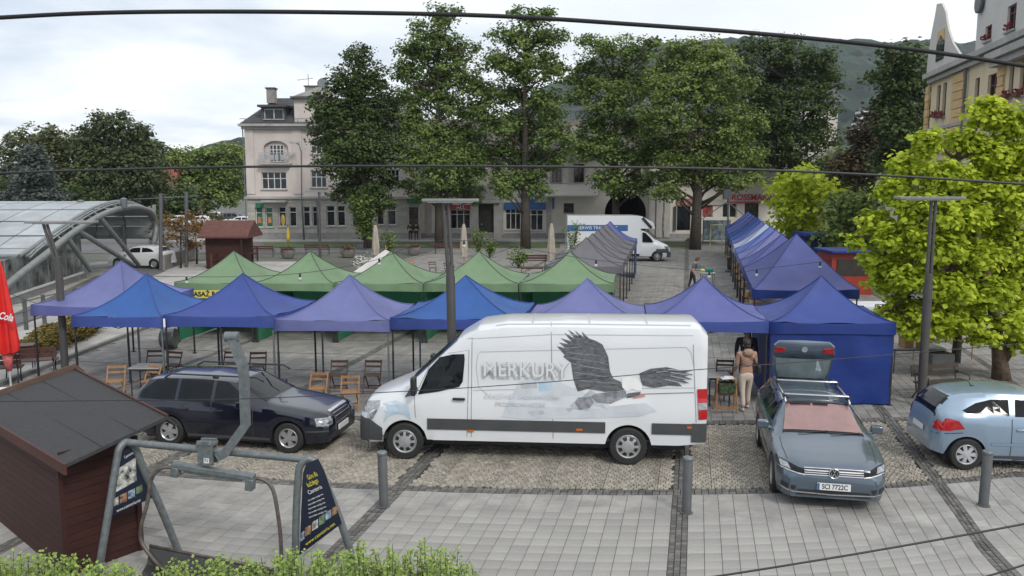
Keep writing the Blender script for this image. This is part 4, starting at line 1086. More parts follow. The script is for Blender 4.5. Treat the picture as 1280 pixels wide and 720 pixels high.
tree('green_tree', 'small mid green tree between the two yellow trees', gy, px_blobs([(1068, 250, 18, 14), (1050, 265, 18, 14), (1075, 275, 20, 16), (1045, 290, 16, 14), (1070, 300, 22, 14), (1056, 318, 20, 12), (1060, 335, 16, 10), (1088, 260, 14, 14)], gy.y, 15), L_mid, 3200, .38, .12, seed=73)
gy = G(1194, 453)
tree('young_tree', 'young staked tree with dark trunk behind the flat box lamp post', gy, [(AT(1190, 400, gy.y), .5, .5, .35), (AT(1200, 385, gy.y), .5, .5, .35)], L_cat, 260, .24, .12, seed=74, shape=1, droop=.8)
# hedge on the left path and foreground shrub
def hedge(name, lab, line, w, h, lm, n, leaf, seed=1, cat='hedge', wob=.15):
    rng = random.Random(seed); a0 = line[0]
    t = thing(name, lab, cat, a0); mb = MB(); L = [Vector(p) for p in line]
    seg = [(L[i + 1] - L[i]).length for i in range(len(L) - 1)]; tot = sum(seg)
    for k in range(n):
        d = rng.random() * tot; i = 0
        while i < len(seg) - 1 and d > seg[i]: d -= seg[i]; i += 1
        p = L[i].lerp(L[i + 1], d / seg[i]); u = (L[i + 1] - L[i]).normalized(); s = Vector((-u.y, u.x, 0))
        hh_ = h * (1 + wob * math.sin(p.x * 3.1 + p.y * 2.3) + wob * .7 * math.sin(p.x * 7.7))
        zz = hh_ * rng.random() ** .45; ww = w * .5 * (1 - .35 * (zz / hh_) ** 3)
        q = p + s * rng.uniform(-1, 1) * ww + Vector((0, 0, zz))
        leaf_mesh(mb, q - Vector(a0), leaf * rng.uniform(.6, 1.3), rng, -.3, None, rng.random())
    obj('foliage', mb, lm, t, kind='stuff')
    core = MB()
    core.tube([p - Vector(a0) + Vector((0, 0, h * .35)) for p in L], [min(w, h) * .34] * len(L), 8)
    obj('twigs', core, M_bark, t)
    return t
L_hedge = leafmat('leaves_hedge', (.08, .08, .015), (.27, .19, .05))
hedge('hedge', 'low olive and orange tinged hedge beside the left lamp post', [G(35, 452), G(60, 440), G(85, 428), G(118, 413)], 1.1, .75, L_hedge, 9000, .09, 5)
hedge('hedge', 'short olive hedge piece just right of the left lamp post', [G(92, 428), G(118, 416)], .7, .5, L_hedge, 1200, .09, 6)
# foreground shrub: upright shoots
rng = random.Random(5)
g0 = G(40, 760); g1 = G(600, 760)
def shoots(name, lab, spots, seed):
    rng = random.Random(seed); b0 = spots[0][0]
    t = thing(name, lab, 'shrub', b0); mb = MB(); st_ = MB()
    for (p, h) in spots:
        top = p + Vector((rng.uniform(-.12, .12), rng.uniform(-.12, .12), h))
        st_.tube([p - b0, (p + top) / 2 - b0 + Vector((rng.uniform(-.03, .03), 0, 0)), top - b0], [.006, .005, .003], 4, caps=False)
        for k in range(int(h * 60)):
            f = rng.uniform(.25, 1.03); q = p.lerp(top, f) - b0 + Vector((rng.gauss(0, .03), rng.gauss(0, .03), 0))
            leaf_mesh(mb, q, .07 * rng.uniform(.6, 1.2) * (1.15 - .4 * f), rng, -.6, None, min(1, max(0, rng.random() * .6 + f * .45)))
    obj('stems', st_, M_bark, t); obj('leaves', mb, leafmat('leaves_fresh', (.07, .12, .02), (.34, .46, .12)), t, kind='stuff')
sp = []
for k in range(400):
    x = rng.uniform(-20, 595); 
    base = G(x, rng.uniform(735, 800)); yt = 709 + rng.uniform(-19, 14) - (9 if 450 < x < 570 else 0) + (9 if 185 < x < 350 else 0) + (12 if 120 < x < 215 else 0) + max(0, (x - 560)) * .5
    s = (yt - 231) * .186; z = 5.33 * (1 - (AT(x, yt, base.y).z < 0)) if False else AT(x, yt, base.y).z
    if z > .1: sp.append((base, min(1.1, z)))
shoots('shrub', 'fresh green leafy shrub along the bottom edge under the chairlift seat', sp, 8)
# ---------------------------------------------------------------- tents
def cloth(name, col, rough=.55):
    if name in MATS: return MATS[name]
    m = mat(name, col, rough, var=.09, scale=1.2, bump=.8, bscale=2.4, dirt=.12); t = m.node_tree; b = t.nodes['Principled BSDF']; o = [n for n in t.nodes if n.type == 'OUTPUT_MATERIAL'][0]
    tr = N(t, 'ShaderNodeBsdfTranslucent'); ms = N(t, 'ShaderNodeMixShader'); ms.inputs[0].default_value = .22
    t.links.new(b.inputs['Base Color'].links[0].from_socket, tr.inputs[0]); t.links.new(b.outputs[0], ms.inputs[1]); t.links.new(tr.outputs[0], ms.inputs[2]); t.links.new(ms.outputs[0], o.inputs[0])
    return m
C_blue = cloth('tent_cloth_blue', (.034, .12, .39)); C_royal = cloth('tent_cloth_royal', (.048, .085, .33)); C_navy = cloth('tent_cloth_deep_blue', (.012, .042, .24))
C_lav = cloth('tent_cloth_faded_violet', (.17, .19, .42)); C_lav2 = cloth('tent_cloth_violet_blue', (.125, .145, .39)); C_pale = cloth('tent_cloth_pale_blue', (.12, .17, .48))
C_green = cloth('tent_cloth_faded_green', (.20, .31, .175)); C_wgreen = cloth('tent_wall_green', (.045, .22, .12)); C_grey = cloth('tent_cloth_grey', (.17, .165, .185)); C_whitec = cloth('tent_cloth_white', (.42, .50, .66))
C_slate = cloth('tent_cloth_slate_blue', (.085, .105, .32))
def tent(name, label, P, zl, zp, m, group, walls=(), mw=None, legs=(1, 1, 1, 1), sag=1.72, val=.30, mv=None, ridge=0.0, asym=0, legm=None, vs_=0, tagm=0):
    """P: four ground corners front-left, front-right, back-right, back-left; zl valance bottom; zp peak"""
    P = [Vector((p[0], p[1], 0)) for p in P]; c = sum(P, Vector()) / 4
    t = thing(name, label, 'tent', c, 0, group)
    ze = zl + val; n = 10; mb = MB(); seed = random.random() * 50
    # ring grid: perimeter points x radial steps
    per = []
    for k in range(4):
        a, b = P[k], P[(k + 1) % 4]
        for i in range(8): per.append((a.lerp(b, i / 8), i / 8, k))
    pk1 = c; hf = (P[3] + P[2] - P[0] - P[1]) / 2
    vs = []; m_ = len(per)
    for j in range(n + 1):
        r_ = j / n
        for (p, f, k) in per:
            cc = c + hf * ridge * (0.5 if ((k == 2) or (k == 1 and f > .5) or (k == 3 and f < .5)) else -.5) if ridge else c
            q = cc.lerp(p, r_); edge = 4 * f * (1 - f)
            zz = ze + (zp - ze) * (1 - r_) ** sag
            zz += -.05 * edge * math.sin(PI * r_) * (1 if r_ < 1 else 0) - .035 * edge * r_ ** 3
            zz += (.045 * noise.noise(Vector((q.x * 1.5 + seed, q.y * 1.5, 0))) + .012 * noise.noise(Vector((q.x * 4 + seed, q.y * 4, 3)))) * (r_ > .1) * (1 if 0 < f else .2)
            vs.append((q.x, q.y, zz))
    fs = []
    for j in range(n):
        for i in range(m_):
            a, b = j * m_ + i, j * m_ + (i + 1) % m_
            fs.append((a, a + m_, b + m_, b))
    mb.add(vs, fs)
    can = obj('canopy', mb, m, t, world=True, smooth=True, sharp=28)
    # seams along the hips
    sm = MB()
    for k in range(4):
        i = k * 8; pts = [Vector(vs[j * m_ + i]) + Vector((0, 0, .008)) for j in range(0, n + 1)]
        sm.tube(pts, .012, 4, caps=False)
    obj('seam', sm, mv or C_navy if m not in (C_green, C_grey) else MATS.get('seam_dark') or mat('seam_dark', (.05, .06, .05), .8), t, world=True)
    # valance
    vb = MB(); rows = []
    for (z, o_) in ((ze - .0, .012), (ze - .1, .02), (zl, .026)):
        row = []
        for (p, f, k) in per:
            d = (p - c); d.z = 0; d.normalize(); edge = 4 * f * (1 - f)
            w = .018 * math.sin(p.x * 9 + p.y * 7 + seed) * (ze - z) / val
            row.append((p.x + d.x * (o_ + w), p.y + d.y * (o_ + w), z - (.035 * edge if z == ze else 0) + (.02 * edge if z == zl else 0)))
        rows.append(row)
    vb.loft(rows, True, False); obj('valance', vb, mv or m, t, world=True, smooth=True)
    # scissor frame under the cloth
    fr = MB()
    for k in range(4):
        a, b = P[k].lerp(c, .03), P[(k + 1) % 4].lerp(c, .03); mid = (a + b) / 2
        for u, v in ((a, mid), (mid, b)):
            fr.tube([u + Vector((0, 0, ze - .05)), v + Vector((0, 0, ze - .32))], .013, 4); fr.tube([u + Vector((0, 0, ze - .32)), v + Vector((0, 0, ze - .05))], .013, 4)
    fr.tube([c + Vector((0, 0, zp - .6)), c + Vector((0, 0, zp - .05))], .02, 6)
    obj('scissor_frame', fr, legm or M_black, t, world=True)
    for k in range(4):
        if legs[k]:
            p = P[k].lerp(c, .025); lm = MB(); lm.box(p.x, p.y, ze / 2, .035, .035, ze - .05); lm.box(p.x, p.y, ze * .30, .045, .045, ze * .58); lm.box(p.x, p.y, .01, .11, .11, .02)
            obj('leg', lm, (legm or M_black) if not isinstance(legs[k], bpy.types.Material) else legs[k], t, world=True)
    for k in walls:
        a, b = P[k].lerp(c, .012), P[(k + 1) % 4].lerp(c, .012); w = MB(); rows = []; u = (b - a).normalized(); nn = Vector((u.y, -u.x, 0)); N_ = 28
        for j in range(8):
            z = .03 + (zl + .02 - .03) * j / 7; row = []
            for i in range(N_ + 1):
                f = i / N_; p = a.lerp(b, f); bulge = .05 * noise.noise(Vector((f * 5 + seed, z * 2.2, k))) + .02 * noise.noise(Vector((f * 14 + z * 3, z * 5, seed)))
                p = p + nn * bulge * math.sin(PI * min(1, f * 6) / 2) * math.sin(PI * min(1, (1 - f) * 6) / 2); row.append((p.x, p.y, z))
            rows.append(row)
        w.loft(rows, False, False); obj('side_wall', w, mw or m, t, world=True, smooth=True)
    return t
# front row: corners from the photographed valance corners (valance top height 2.03)
zl_, ze_ = 1.74, 2.04
def corner(x, y, z=ze_): 
    g = G(x, y, z); g.z = 0; return g
fc = [corner(89, 398.5), corner(202, 399), corner(343, 398), corner(487, 396), corner(650, 397), corner(808, 400), corner(962, 405), corner(1121, 409)]
# even out distances
for i, p in enumerate(fc):
    Y = 20.45 - 1.0 * i / 7; px_ = (89, 203, 343, 487, 650, 808, 962, 1121)[i]
    s = F / (Y * ct + (HC - ze_) * st) ; p.x = (px_ - 640) / s; p.y = Y
back = Vector((.14, 1, 0)).normalized() * 2.75
GF = 'tents of the front row along the parked vehicles'
specs = [('plain blue pop-up tent at the left end of the front row', C_blue, C_royal), ('royal blue pop-up tent behind the dark estate car', C_royal, C_royal), ('faded violet tent over four folding chairs between estate car and white van', C_lav, C_lav), ('bright blue tent crossed by the middle lamp post', C_blue, C_royal), ('greyish violet tent directly behind the middle of the white van', C_lav, C_lav), ('violet blue tent behind the rear end of the white van', C_lav2, C_royal), ('deep blue tent closed with side walls behind the open tailgate', C_blue, C_navy)]
specs[6] = (specs[6][0], C_royal, C_navy)
pk = [2.98, 3.0, 2.98, 2.98, 2.92, 2.98, 3.02]
for i in range(7):
    a, b = fc[i], fc[i + 1]
    tent('pop_up_tent', specs[i][0], [a + Vector((.02, 0, 0)), b - Vector((.02, 0, 0)), b + back + Vector(((.05, .0, -.1, .05, 0, 0, -.02)[i], 0, 0)), a + back + Vector((.02 + (0, .05, .12, .0, .1, 0, 0)[i], 0, 0))], zl_ + (.02, .05, -.03, .03, -.02, .02, 0)[i], pk[i], specs[i][1], GF, mv=specs[i][2],
         walls=(0, 1, 2, 3) if i == 6 else (), mw=C_navy, legs=(1, M_gal, 1, M_gal) if i < 4 else (1, 1, 1, 1))
for i in (1, 5):
    p = fc[i]; mb = MB(); mb.box(p.x + .06, p.y - .05, 1.90, .05, .01, .22); tg_ = obj('label_tag', mb, M_white, [o for o in bpy.data.objects if o.name.startswith('pop_up_tent')][i], world=True)
# far left violet tent
a, b = G(39, 383, ze_), G(158, 385, ze_)
a.z = b.z = 0
tent('pop_up_tent', 'faded violet tent standing alone beside the hedge and left lamp post', [a, b, b + Vector((.3, 3.9, 0)), a + Vector((.9, 3.9, 0))], 1.78, 3.12, C_lav, 'tents of the front row along the parked vehicles', mv=C_lav2)
# green row
GG = 'green tents of the second row'
gx = [217, 316, 417, 529, 648, 768]; gcn = []
for i, x in enumerate(gx):
    Y = 27.6 - .3 * i / 5; s = F / (Y * ct + (HC - 2.0) * st); gcn.append(Vector(((x - 640) / s, Y, 0)))
gb = Vector((.15, 1, 0)).normalized() * 3.1
glab = ['green tent with the yellow massage banner, left end of the green row', 'green tent second from the banner end of the green row', 'middle green tent beside the white flowering shrub', 'green tent right of the middle lamp post', 'green tent at the right end of the row, next to the grey tents']
greens = []
for i in range(5):
    a, b = gcn[i] + Vector((.03, 0, 0)), gcn[i + 1] - Vector((.03, 0, 0))
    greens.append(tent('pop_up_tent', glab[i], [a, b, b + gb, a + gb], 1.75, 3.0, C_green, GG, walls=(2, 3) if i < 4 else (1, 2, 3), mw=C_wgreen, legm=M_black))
t = greens[0]; mb = MB(); p = G(233, 373, 1.75); a = Vector(((236 - 640) / (F / 27.9), 27.52, 1.83)); b = Vector(((303 - 640) / (F / 27.9), 27.5, 1.83))
mb.box((a.x + b.x) / 2, 27.50, 1.66, b.x - a.x, .02, .27); bn = obj('banner', mb, mat('banner_yellow', (.62, .55, .12), .6, var=.05), t, world=True)
text('banner_lettering', 'MASAŻ ROZLUŹ.', .23, basis(((a.x + b.x) / 2, 27.48, 1.66), (1, 0, 0)), M_black, t, sx=.98, bold=.006)
# grey row
GY = 'grey tents in a row running towards the street'
e0, e1 = Vector((4.4, 32.9, 0)), Vector((7.6, 49.8, 0)); u = (e1 - e0) / 6; lat = Vector((-3.1, .15, 0))
ords = ['nearest', 'second', 'third', 'fourth', 'fifth']
for i in range(6):
    a = e0 + u * i
    m = C_grey if i < 5 else C_lav2
    lb = f'{ords[i]} grey tent of the row behind the last green tent' if i < 5 else 'violet blue tent at the far end of the grey row, by the far white van'
    tent('pop_up_tent', lb, [a + lat, a + u * .02, a + u * .98, a + lat + u * .96], 1.78, 3.15 if i < 5 else 3.2, m, GY, walls=(3,) if i < 5 else (1,), mw=C_grey if i < 5 else C_royal)
# right row
GRR = 'blue tents in the long row on the right'
Pn = [G(942, 363, 2.05), G(1074, 363, 2.05)]
for p in Pn: p.z = 0
d_ = Vector((.235, 1, 0))
tent('market_tent', 'big slate blue tent at the near end of the right row', [Pn[0], Pn[1], Pn[1] + d_ * 6.9, Pn[0] + d_ * 6.9], 1.78, 3.62, C_slate, GRR, ridge=.0, sag=1.2, mv=C_navy)
cols_ = [(C_slate, 'slate blue'), (C_lav, 'faded violet'), (C_pale, 'pale blue'), (C_whitec, 'white'), (C_lav2, 'violet blue'), (C_blue, 'bright blue'), (C_royal, 'royal blue'), (C_lav2, 'blue violet'), (C_pale, 'light blue'), (C_royal, 'dark blue')]
names = ['behind the big slate tent', 'second behind the big slate tent', 'just in front of the white one', 'only white one in the right row', 'just behind the white one', 'middle of the far half of the right row', 'seventh of the right row', 'third from the far end of the right row', 'second from the far end of the right row', 'last at the far end of the right row']
q = Pn[0] + d_ * 7.1
for i in range(10):
    a = q + d_ * 3.15 * i; w = Vector((3.25, -.1, 0))
    tent('pop_up_tent', f'{cols_[i][1]} tent, {names[i]}', [a, a + w, a + w + d_ * 3.1, a + d_ * 3.1], 1.78, 3.3 - .0 * i, cols_[i][0], GRR, sag=1.3)
# blue tarps + red stand seen right of the row
def px_box(name, label, cat, x0, x1, yb, yt, depth, m, parts=None):
    g = G((x0 + x1) / 2, yb); s = F / g.y; w = (x1 - x0) / s; h = (yb - yt) / s * 1.0
    return thing(name, label, cat, g), w, h
# festoon cables over the tents
def cable(name, label, pts, r, m=None, bulbs=0):
    pts = [Vector(p) for p in pts]; c0 = pts[0]
    t = thing(name, label, 'cable', c0); mb = MB()
    mb.tube([p - c0 for p in pts], r, 6); obj('wire', mb, m or M_black, t, smooth=True)
    if bulbs:
        for k in range(bulbs):
            f = (k + .5) / bulbs * (len(pts) - 1); i = int(f); p = pts[i].lerp(pts[i + 1], f - i) - c0
            b = MB(); b.lathe([(.03, 0), (.035, -.1), (.03, -.12)], 8, M=Matrix.Translation(p)); sk = obj('bulb_socket', b, M_black, t)
            b = MB(); b.ball((p.x, p.y, p.z - .18), .055, n=8, m=6); obj('bulb', b, mat('bulb_glass', (.5, .5, .48), .1, var=.02), sk)
    return t
def pcurve(ctrl, n=28):
    """smooth curve through control world points"""
    out = []; P = [Vector(c) for c in ctrl]; P = [P[0] * 2 - P[1]] + P + [P[-1] * 2 - P[-2]]
    for i in range(1, len(P) - 2):
        for k in range(n // (len(P) - 3) + 1):
            t = k / (n // (len(P) - 3) + 1); a, b, c, d = P[i - 1:i + 3]
            out.append(.5 * ((2 * b) + (c - a) * t + (2 * a - 5 * b + 4 * c - d) * t * t + (3 * b - a - 3 * c + d) * t ** 3))
    out.append(P[-2]); return out
cable('festoon_cable', 'festoon light cable hanging over the green tents', pcurve([AT(150, 345, 26.0), AT(330, 345, 25.9), AT(450, 330, 26), AT(562, 300, 26), AT(745, 325, 26.2), AT(900, 340, 26.4), AT(960, 335, 26.5), AT(1060, 322, 26.5), AT(1160, 300, 26)], 40), .008, bulbs=9)
cable('thin_wire', 'thin dark wire hanging across the front tents and right lamp post', pcurve([AT(-30, 350, 24), AT(60, 383, 24), AT(150, 392, 24.2)], 10), .008)
# overhead lines near the camera
cable('power_cable', 'thick twisted overhead cable across the top of the sky', pcurve([AT(-60, 26, 9), AT(0, 22, 9), AT(110, 16.5, 9), AT(240, 14.5, 9), AT(420, 15.5, 9), AT(620, 20, 9), AT(800, 31, 9), AT(960, 43, 9), AT(1100, 57, 9), AT(1200, 70, 9), AT(1340, 92, 9)], 60), .023, mat('cable_black', (.008, .008, .009), .7))
cable('overhead_wire', 'long wire crossing the buildings and trees at mid height', pcurve([AT(-60, 219, 9), AT(100, 213, 9), AT(350, 208, 9), AT(640, 208, 9), AT(900, 211, 9), AT(1100, 219, 9), AT(1340, 234, 9)], 40), .013)
cable('overhead_wire', 'thin wire sagging across the hut roof and white van', pcurve([AT(-60, 502, 8.0), AT(100, 501, 8.0), AT(290, 499, 8.0), AT(450, 492, 8.1), AT(640, 481, 8.2), AT(860, 463, 8.3), AT(1020, 451, 8.4), AT(1270, 430, 8.5), AT(1400, 417, 8.5)], 50), .0045)
cable('overhead_wire', 'black cable crossing the pavement at the bottom right', pcurve([AT(800, 733, 6), AT(905, 719, 6), AT(1090, 689, 6), AT(1280, 655, 6), AT(1400, 630, 6)], 20), .009)
cable('overhead_wire', 'short piece of black cable in the bottom right corner', pcurve([AT(1180, 735, 6), AT(1235, 720, 6), AT(1300, 700, 6)], 8), .008)
# ---------------------------------------------------------------- vehicles
def paint(name, col, metal=.3, rough=.3): return mat(name, col, rough, metal=metal, var=.04, scale=1.5, coat=.8)
class Loft:
    """vehicle body: nose at +x, left side +y. Tables are keyed by distance from the nose"""
    def __init__(s, L, wheels, Rw, T, n_x=None, edge=.06, hood_round=.05):
        s.L = L; s.wheels = wheels; s.Rw = Rw; s.T = T; s.e = edge
        xs = set(); k = 0
        while k <= L + 1e-6: xs.add(round(k, 4)); k += .06
        for w in wheels:
            for i in range(17):
                a = PI * i / 16; xs.add(round(w + Rw * math.cos(a), 4))
        for key in ('top', 'belt', 'hw', 'hr', 'zb'):
            for q in T[key]: xs.add(round(q[0], 4))
        xs.add(L); s.xs = sorted(x for x in xs if 0 <= x <= L)
        out = [s.xs[0]]
        for x in s.xs[1:]:
            if x - out[-1] > .008: out.append(x)
        s.xs = out
        rings = [s.sec(x) for x in s.xs]
        mb = MB(); n = len(rings[0])
        vs = [p for r_ in rings for p in r_]; fs = []
        for i in range(len(rings) - 1):
            for k in range(n - 1):
                a = i * n + k; fs.append((a, a + n, a + n + 1, a + 1))
        fs.append(tuple(range(n))); b = (len(rings) - 1) * n; fs.append(tuple(reversed(range(b, b + n))))
        fs = [tuple(reversed(f)) for f in fs]
        mb.add(vs, fs); s.mb = mb
        s.bvh = BVHTree.FromPolygons([Vector(v) for v in mb.v], mb.f)
    def lin(s, key, x):
        T = s.T[key]
        if x <= T[0][0]: return T[0][1]
        for (a, ya), (b, yb) in zip(T, T[1:]):
            if x <= b:
                t = (x - a) / (b - a); return ya + (yb - ya) * t
        return T[-1][1]
    def val(s, key, x): return (s.lin(key, x) * 2 + s.lin(key, max(0, x - .05)) + s.lin(key, min(s.L, x + .05))) / 4
    def sec(s, x):
        X = s.L / 2 - x; zb = s.val('zb', x)
        for w in s.wheels:
            if abs(x - w) < s.Rw: zb = max(zb, s.T['wz'] + math.sqrt(s.Rw ** 2 - (x - w) ** 2))
        zt = s.val('top', x); zl = min(s.val('belt', x), zt - .02); hw = s.val('hw', x); hr = s.val('hr', x)
        p = []; zm = min(zl - .02, max(zb, .32))
        side = [(hw * (.955 if zb < .4 else .985), zb), (hw * .99, zb + (zl - zb) * .25), (hw, zb + (zl - zb) * .5), (hw * .99, zb + (zl - zb) * .78), (hw * .955, zl)]
        y0, z0 = side[-1]; e = s.e * min(1, (zt - zl) / .3)
        for f in (.25, .5, .75, .94): side.append((y0 + (hr - y0) * f, z0 + (zt - e - z0) * f))
        side.append((hr * .955, zt - e * .55)); side.append((hr * .78, zt - e * .2)); side.append((hr * .4, zt - e * .04)); side.append((0, zt))
        return [(X, y, z) for y, z in side] + [(X, -y, z) for y, z in side[-2::-1]]
    def side(s, poly, sgn, off=.006, cell=.12):
        """polygon in (dist from nose, z) laid on the left (+1) or right (-1) side"""
        return s._proj([(s.L / 2 - a, b) for a, b in poly], lambda a, b: (Vector((a, 3 * sgn, b)), Vector((0, -sgn, 0))), off, cell, s.MD)
    def front(s, poly, off=.006, cell=.08, rear=False):
        d = -1 if rear else 1
        return s._proj(poly, lambda a, b: (Vector((d * 6, a, b)), Vector((-d, 0, 0))), off, cell, s.MD)
    def top(s, poly, off=.006, cell=.12):
        return s._proj([(s.L / 2 - a, b) for a, b in poly], lambda a, b: (Vector((a, b, 5)), Vector((0, 0, -1))), off, cell, 9)
    MD = 9
    def _proj(s, poly, fn, off, cell, md):
        mb = MB(); P = [Vector((a, b, 0)) for a, b in poly]
        tris = tessellate_polygon([P])
        def clip(sub, a, b):
            out = []; n = len(sub)
            def ins(p): return (b[0] - a[0]) * (p[1] - a[1]) - (b[1] - a[1]) * (p[0] - a[0])
            for i in range(n):
                p, q = sub[i], sub[(i + 1) % n]; ip, iq = ins(p), ins(q)
                if ip >= 0: out.append(p)
                if (ip > 0 and iq < 0) or (ip < 0 and iq > 0):
                    t = ip / (ip - iq); out.append((p[0] + (q[0] - p[0]) * t, p[1] + (q[1] - p[1]) * t))
            return out
        cache = {}
        def pt(p):
            k = (round(p[0], 4), round(p[1], 4))
            if k in cache: return cache[k]
            o, d = fn(p[0], p[1]); h = s.bvh.ray_cast(o, d)
            if h[0] is None: cache[k] = None; return None
            nn = h[1]
            if nn.dot(d) > 0: nn = -nn
            cache[k] = h[0] + nn * off; return cache[k]
        for t in tris:
            a, b, c = [(P[i].x, P[i].y) for i in t]
            if (b[0] - a[0]) * (c[1] - a[1]) - (b[1] - a[1]) * (c[0] - a[0]) < 0: b, c = c, b
            x0, x1 = min(a[0], b[0], c[0]), max(a[0], b[0], c[0]); y0, y1 = min(a[1], b[1], c[1]), max(a[1], b[1], c[1])
            i0, i1 = math.floor(x0 / cell), math.ceil(x1 / cell); j0, j1 = math.floor(y0 / cell), math.ceil(y1 / cell)
            for i in range(i0, i1):
                for j in range(j0, j1):
                    q = [(i * cell, j * cell), ((i + 1) * cell, j * cell), ((i + 1) * cell, (j + 1) * cell), (i * cell, (j + 1) * cell)]
                    for u, v in ((a, b), (b, c), (c, a)):
                        q = clip(q, u, v)
                        if len(q) < 3: break
                    if len(q) < 3: continue
                    v3 = [pt(p) for p in q]
                    if any(v is None for v in v3): continue
                    o, d = fn(q[0][0], q[0][1])
                    nr = (v3[1] - v3[0]).cross(v3[2] - v3[0])
                    if nr.dot(d) > 0: v3 = v3[::-1]
                    mb.add(v3, [tuple(range(len(v3)))])
        return mb
def strip(pts, w):
    """thin polygon following a polyline in 2d, width w"""
    out1 = []; out2 = []
    for i, p in enumerate(pts):
        a = pts[max(0, i - 1)]; b = pts[min(len(pts) - 1, i + 1)]; d = Vector((b[0] - a[0], b[1] - a[1])); d.normalize()
        out1.append((p[0] - d.y * w / 2, p[1] + d.x * w / 2)); out2.append((p[0] + d.y * w / 2, p[1] - d.x * w / 2))
    return out1 + out2[::-1]
def wheel(parent, X, y, z, R_, w, style='spoke5', rimm=None, sgn=1):
    """wheel axis along y; sgn is the outer side"""
    M = Matrix.Translation((X, y, z)) @ Matrix.Rotation(-PI / 2 * sgn, 4, 'X')   # local z -> outward
    mb = MB(); r = R_ * .66
    mb.lathe([(r, -w / 2), (R_ * .93, -w / 2), (R_, -w * .38), (R_, w * .38), (R_ * .93, w / 2), (r * 1.03, w / 2), (r, w * .44)], 28, M=M, caps=False)
    wh = obj('wheel', mb, M_rubber, parent, smooth=True, sharp=35)
    rm = rimm or mat('alloy_rim', (.42, .43, .44), .35, metal=.6, var=.06)
    mb = MB(); mb.lathe([(r * 1.0, w * .42), (r * .93, w * .47), (r * .86, w * .40), (r * .84, w * .15)], 28, M=M, caps=False); 
    if style == 'hubcap':
        mb.lathe([(r * .86, w * .36), (r * .55, w * .46), (r * .2, w * .5), (.001, w * .5)], 28, M=M, caps=False)
    else:
        ns = {'spoke5': 5, 'spoke7': 7, 'spoke10': 10}[style]
        for k in range(ns):
            a = 2 * PI * k / ns; c, s_ = math.cos(a), math.sin(a); wd0, wd1 = r * .13 * 5 / ns * 1.4, r * .2 * 5 / ns * 1.4
            v = []
            for (rr, wd, zz) in ((r * .12, wd0, w * .42), (r * .9, wd1, w * .38)):
                v += [(rr * c - wd * s_, rr * s_ + wd * c, zz), (rr * c + wd * s_, rr * s_ - wd * c, zz)]
            v += [(p[0], p[1], p[2] - .05) for p in v]
            mb.add(v, [(0, 1, 3, 2), (0, 2, 6, 4), (1, 5, 7, 3), (4, 6, 7, 5)], M=M); mb.add(v, [(2, 3, 1, 0)], M=M) if False else None
        mb.lathe([(r * .2, w * .36), (r * .2, w * .45), (.001, w * .46)], 16, M=M, caps=False)
    obj('rim', mb, rm, wh, smooth=True, sharp=30)
    if style == 'hubcap':
        mb = MB()
        for k in range(8):
            a = 2 * PI * (k + .5) / 8; c, s_ = math.cos(a), math.sin(a); v = []
            for (rr, wd) in ((r * .52, .030), (r * .80, .045)):
                zz = w * (.46 - .1 * (rr / r - .55) / .31) + .006
                v += [(rr * c - wd * s_, rr * s_ + wd * c, zz), (rr * c + wd * s_, rr * s_ - wd * c, zz)]
            mb.add(v, [(0, 1, 3, 2)], M=M); mb.add(v, [(2, 3, 1, 0)], M=M) if False else None
        obj('hubcap_slot', mb, M_black, wh)
    mb = MB(); mb.lathe([(r * .98, w * .05), (.001, w * .05)], 20, M=M, caps=False); obj('brake_disc', mb, M_plas, wh)
    return wh
def underbody(t, L, W, z0, z1, wheels, Rw):
    mb = MB(); mb.box(0, 0, (z0 + z1) / 2, L * .97, W * .80, z1 - z0); obj('underbody', mb, M_black, t)  # box set low to block light and deepen the shade under the vehicle
def ellipse(cx, cy, rx, ry, n=20, a0=0, a1=2 * PI): return [(cx + rx * math.cos(a0 + (a1 - a0) * i / n), cy + ry * math.sin(a0 + (a1 - a0) * i / n)) for i in range(n)]
M_seam = mat('panel_gap', (.05, .05, .052), .8, var=.05)
M_seamw = mat('panel_gap_light', (.20, .205, .21), .8, var=.05)
def D(t, name, mb, m, parent=None, **k):
    if mb.f: return obj(name, mb, m, parent or t, **k)

# ---- white panel van
pf, pr = G(507, 573), G(783, 580)
vdir = (pf - pr).normalized(); WBv = (pf - pr).length; sc_ = WBv / 4.325
Lv = 6.72; wf, wr = .93, .93 + 4.325
rzv = math.atan2(vdir.y, vdir.x)
leftn = Vector((-vdir.y, vdir.x, 0))      # left side of the van, towards the camera
HWv = .985
org = pf + vdir * (wf - Lv / 2) - leftn * (HWv - .05)
M_vanw = mat('van_white_paint', (.66, .675, .69), .28, var=.02, scale=.8, coat=.6)
van = thing('cargo_van', 'long white high-roof panel van with a printed eagle, parked across the cobbles', 'van', org, rzv)
Tv = dict(top=[(0, .86), (.03, 1.0), (.12, 1.12), (.75, 1.38), (.98, 1.50), (1.95, 2.36), (2.35, 2.60), (2.9, 2.68), (4, 2.70), (Lv - .12, 2.70), (Lv, 2.55)],
          belt=[(0, .72), (.3, .95), (.9, 1.22), (1.3, 1.28), (2.2, 1.30), (Lv, 1.30)],
          hw=[(0, .70), (.06, .84), (.25, .94), (.6, .985), (1, .99), (Lv - .1, .99), (Lv, .955)],
          hr=[(0, .62), (.4, .76), (1.0, .80), (1.9, .83), (2.4, .86), (Lv - .1, .86), (Lv, .84)],
          zb=[(0, .30), (.3, .32), (1.4, .40), (Lv - .5, .40), (Lv, .46)], wz=.345)
VL = Loft(Lv, [wf, wr], .44, Tv, edge=.12)
obj('body', VL.mb, M_vanw, van, smooth=True, sharp=32)
underbody(van, Lv * .92, 1.75, .24, 1.0, None, None)
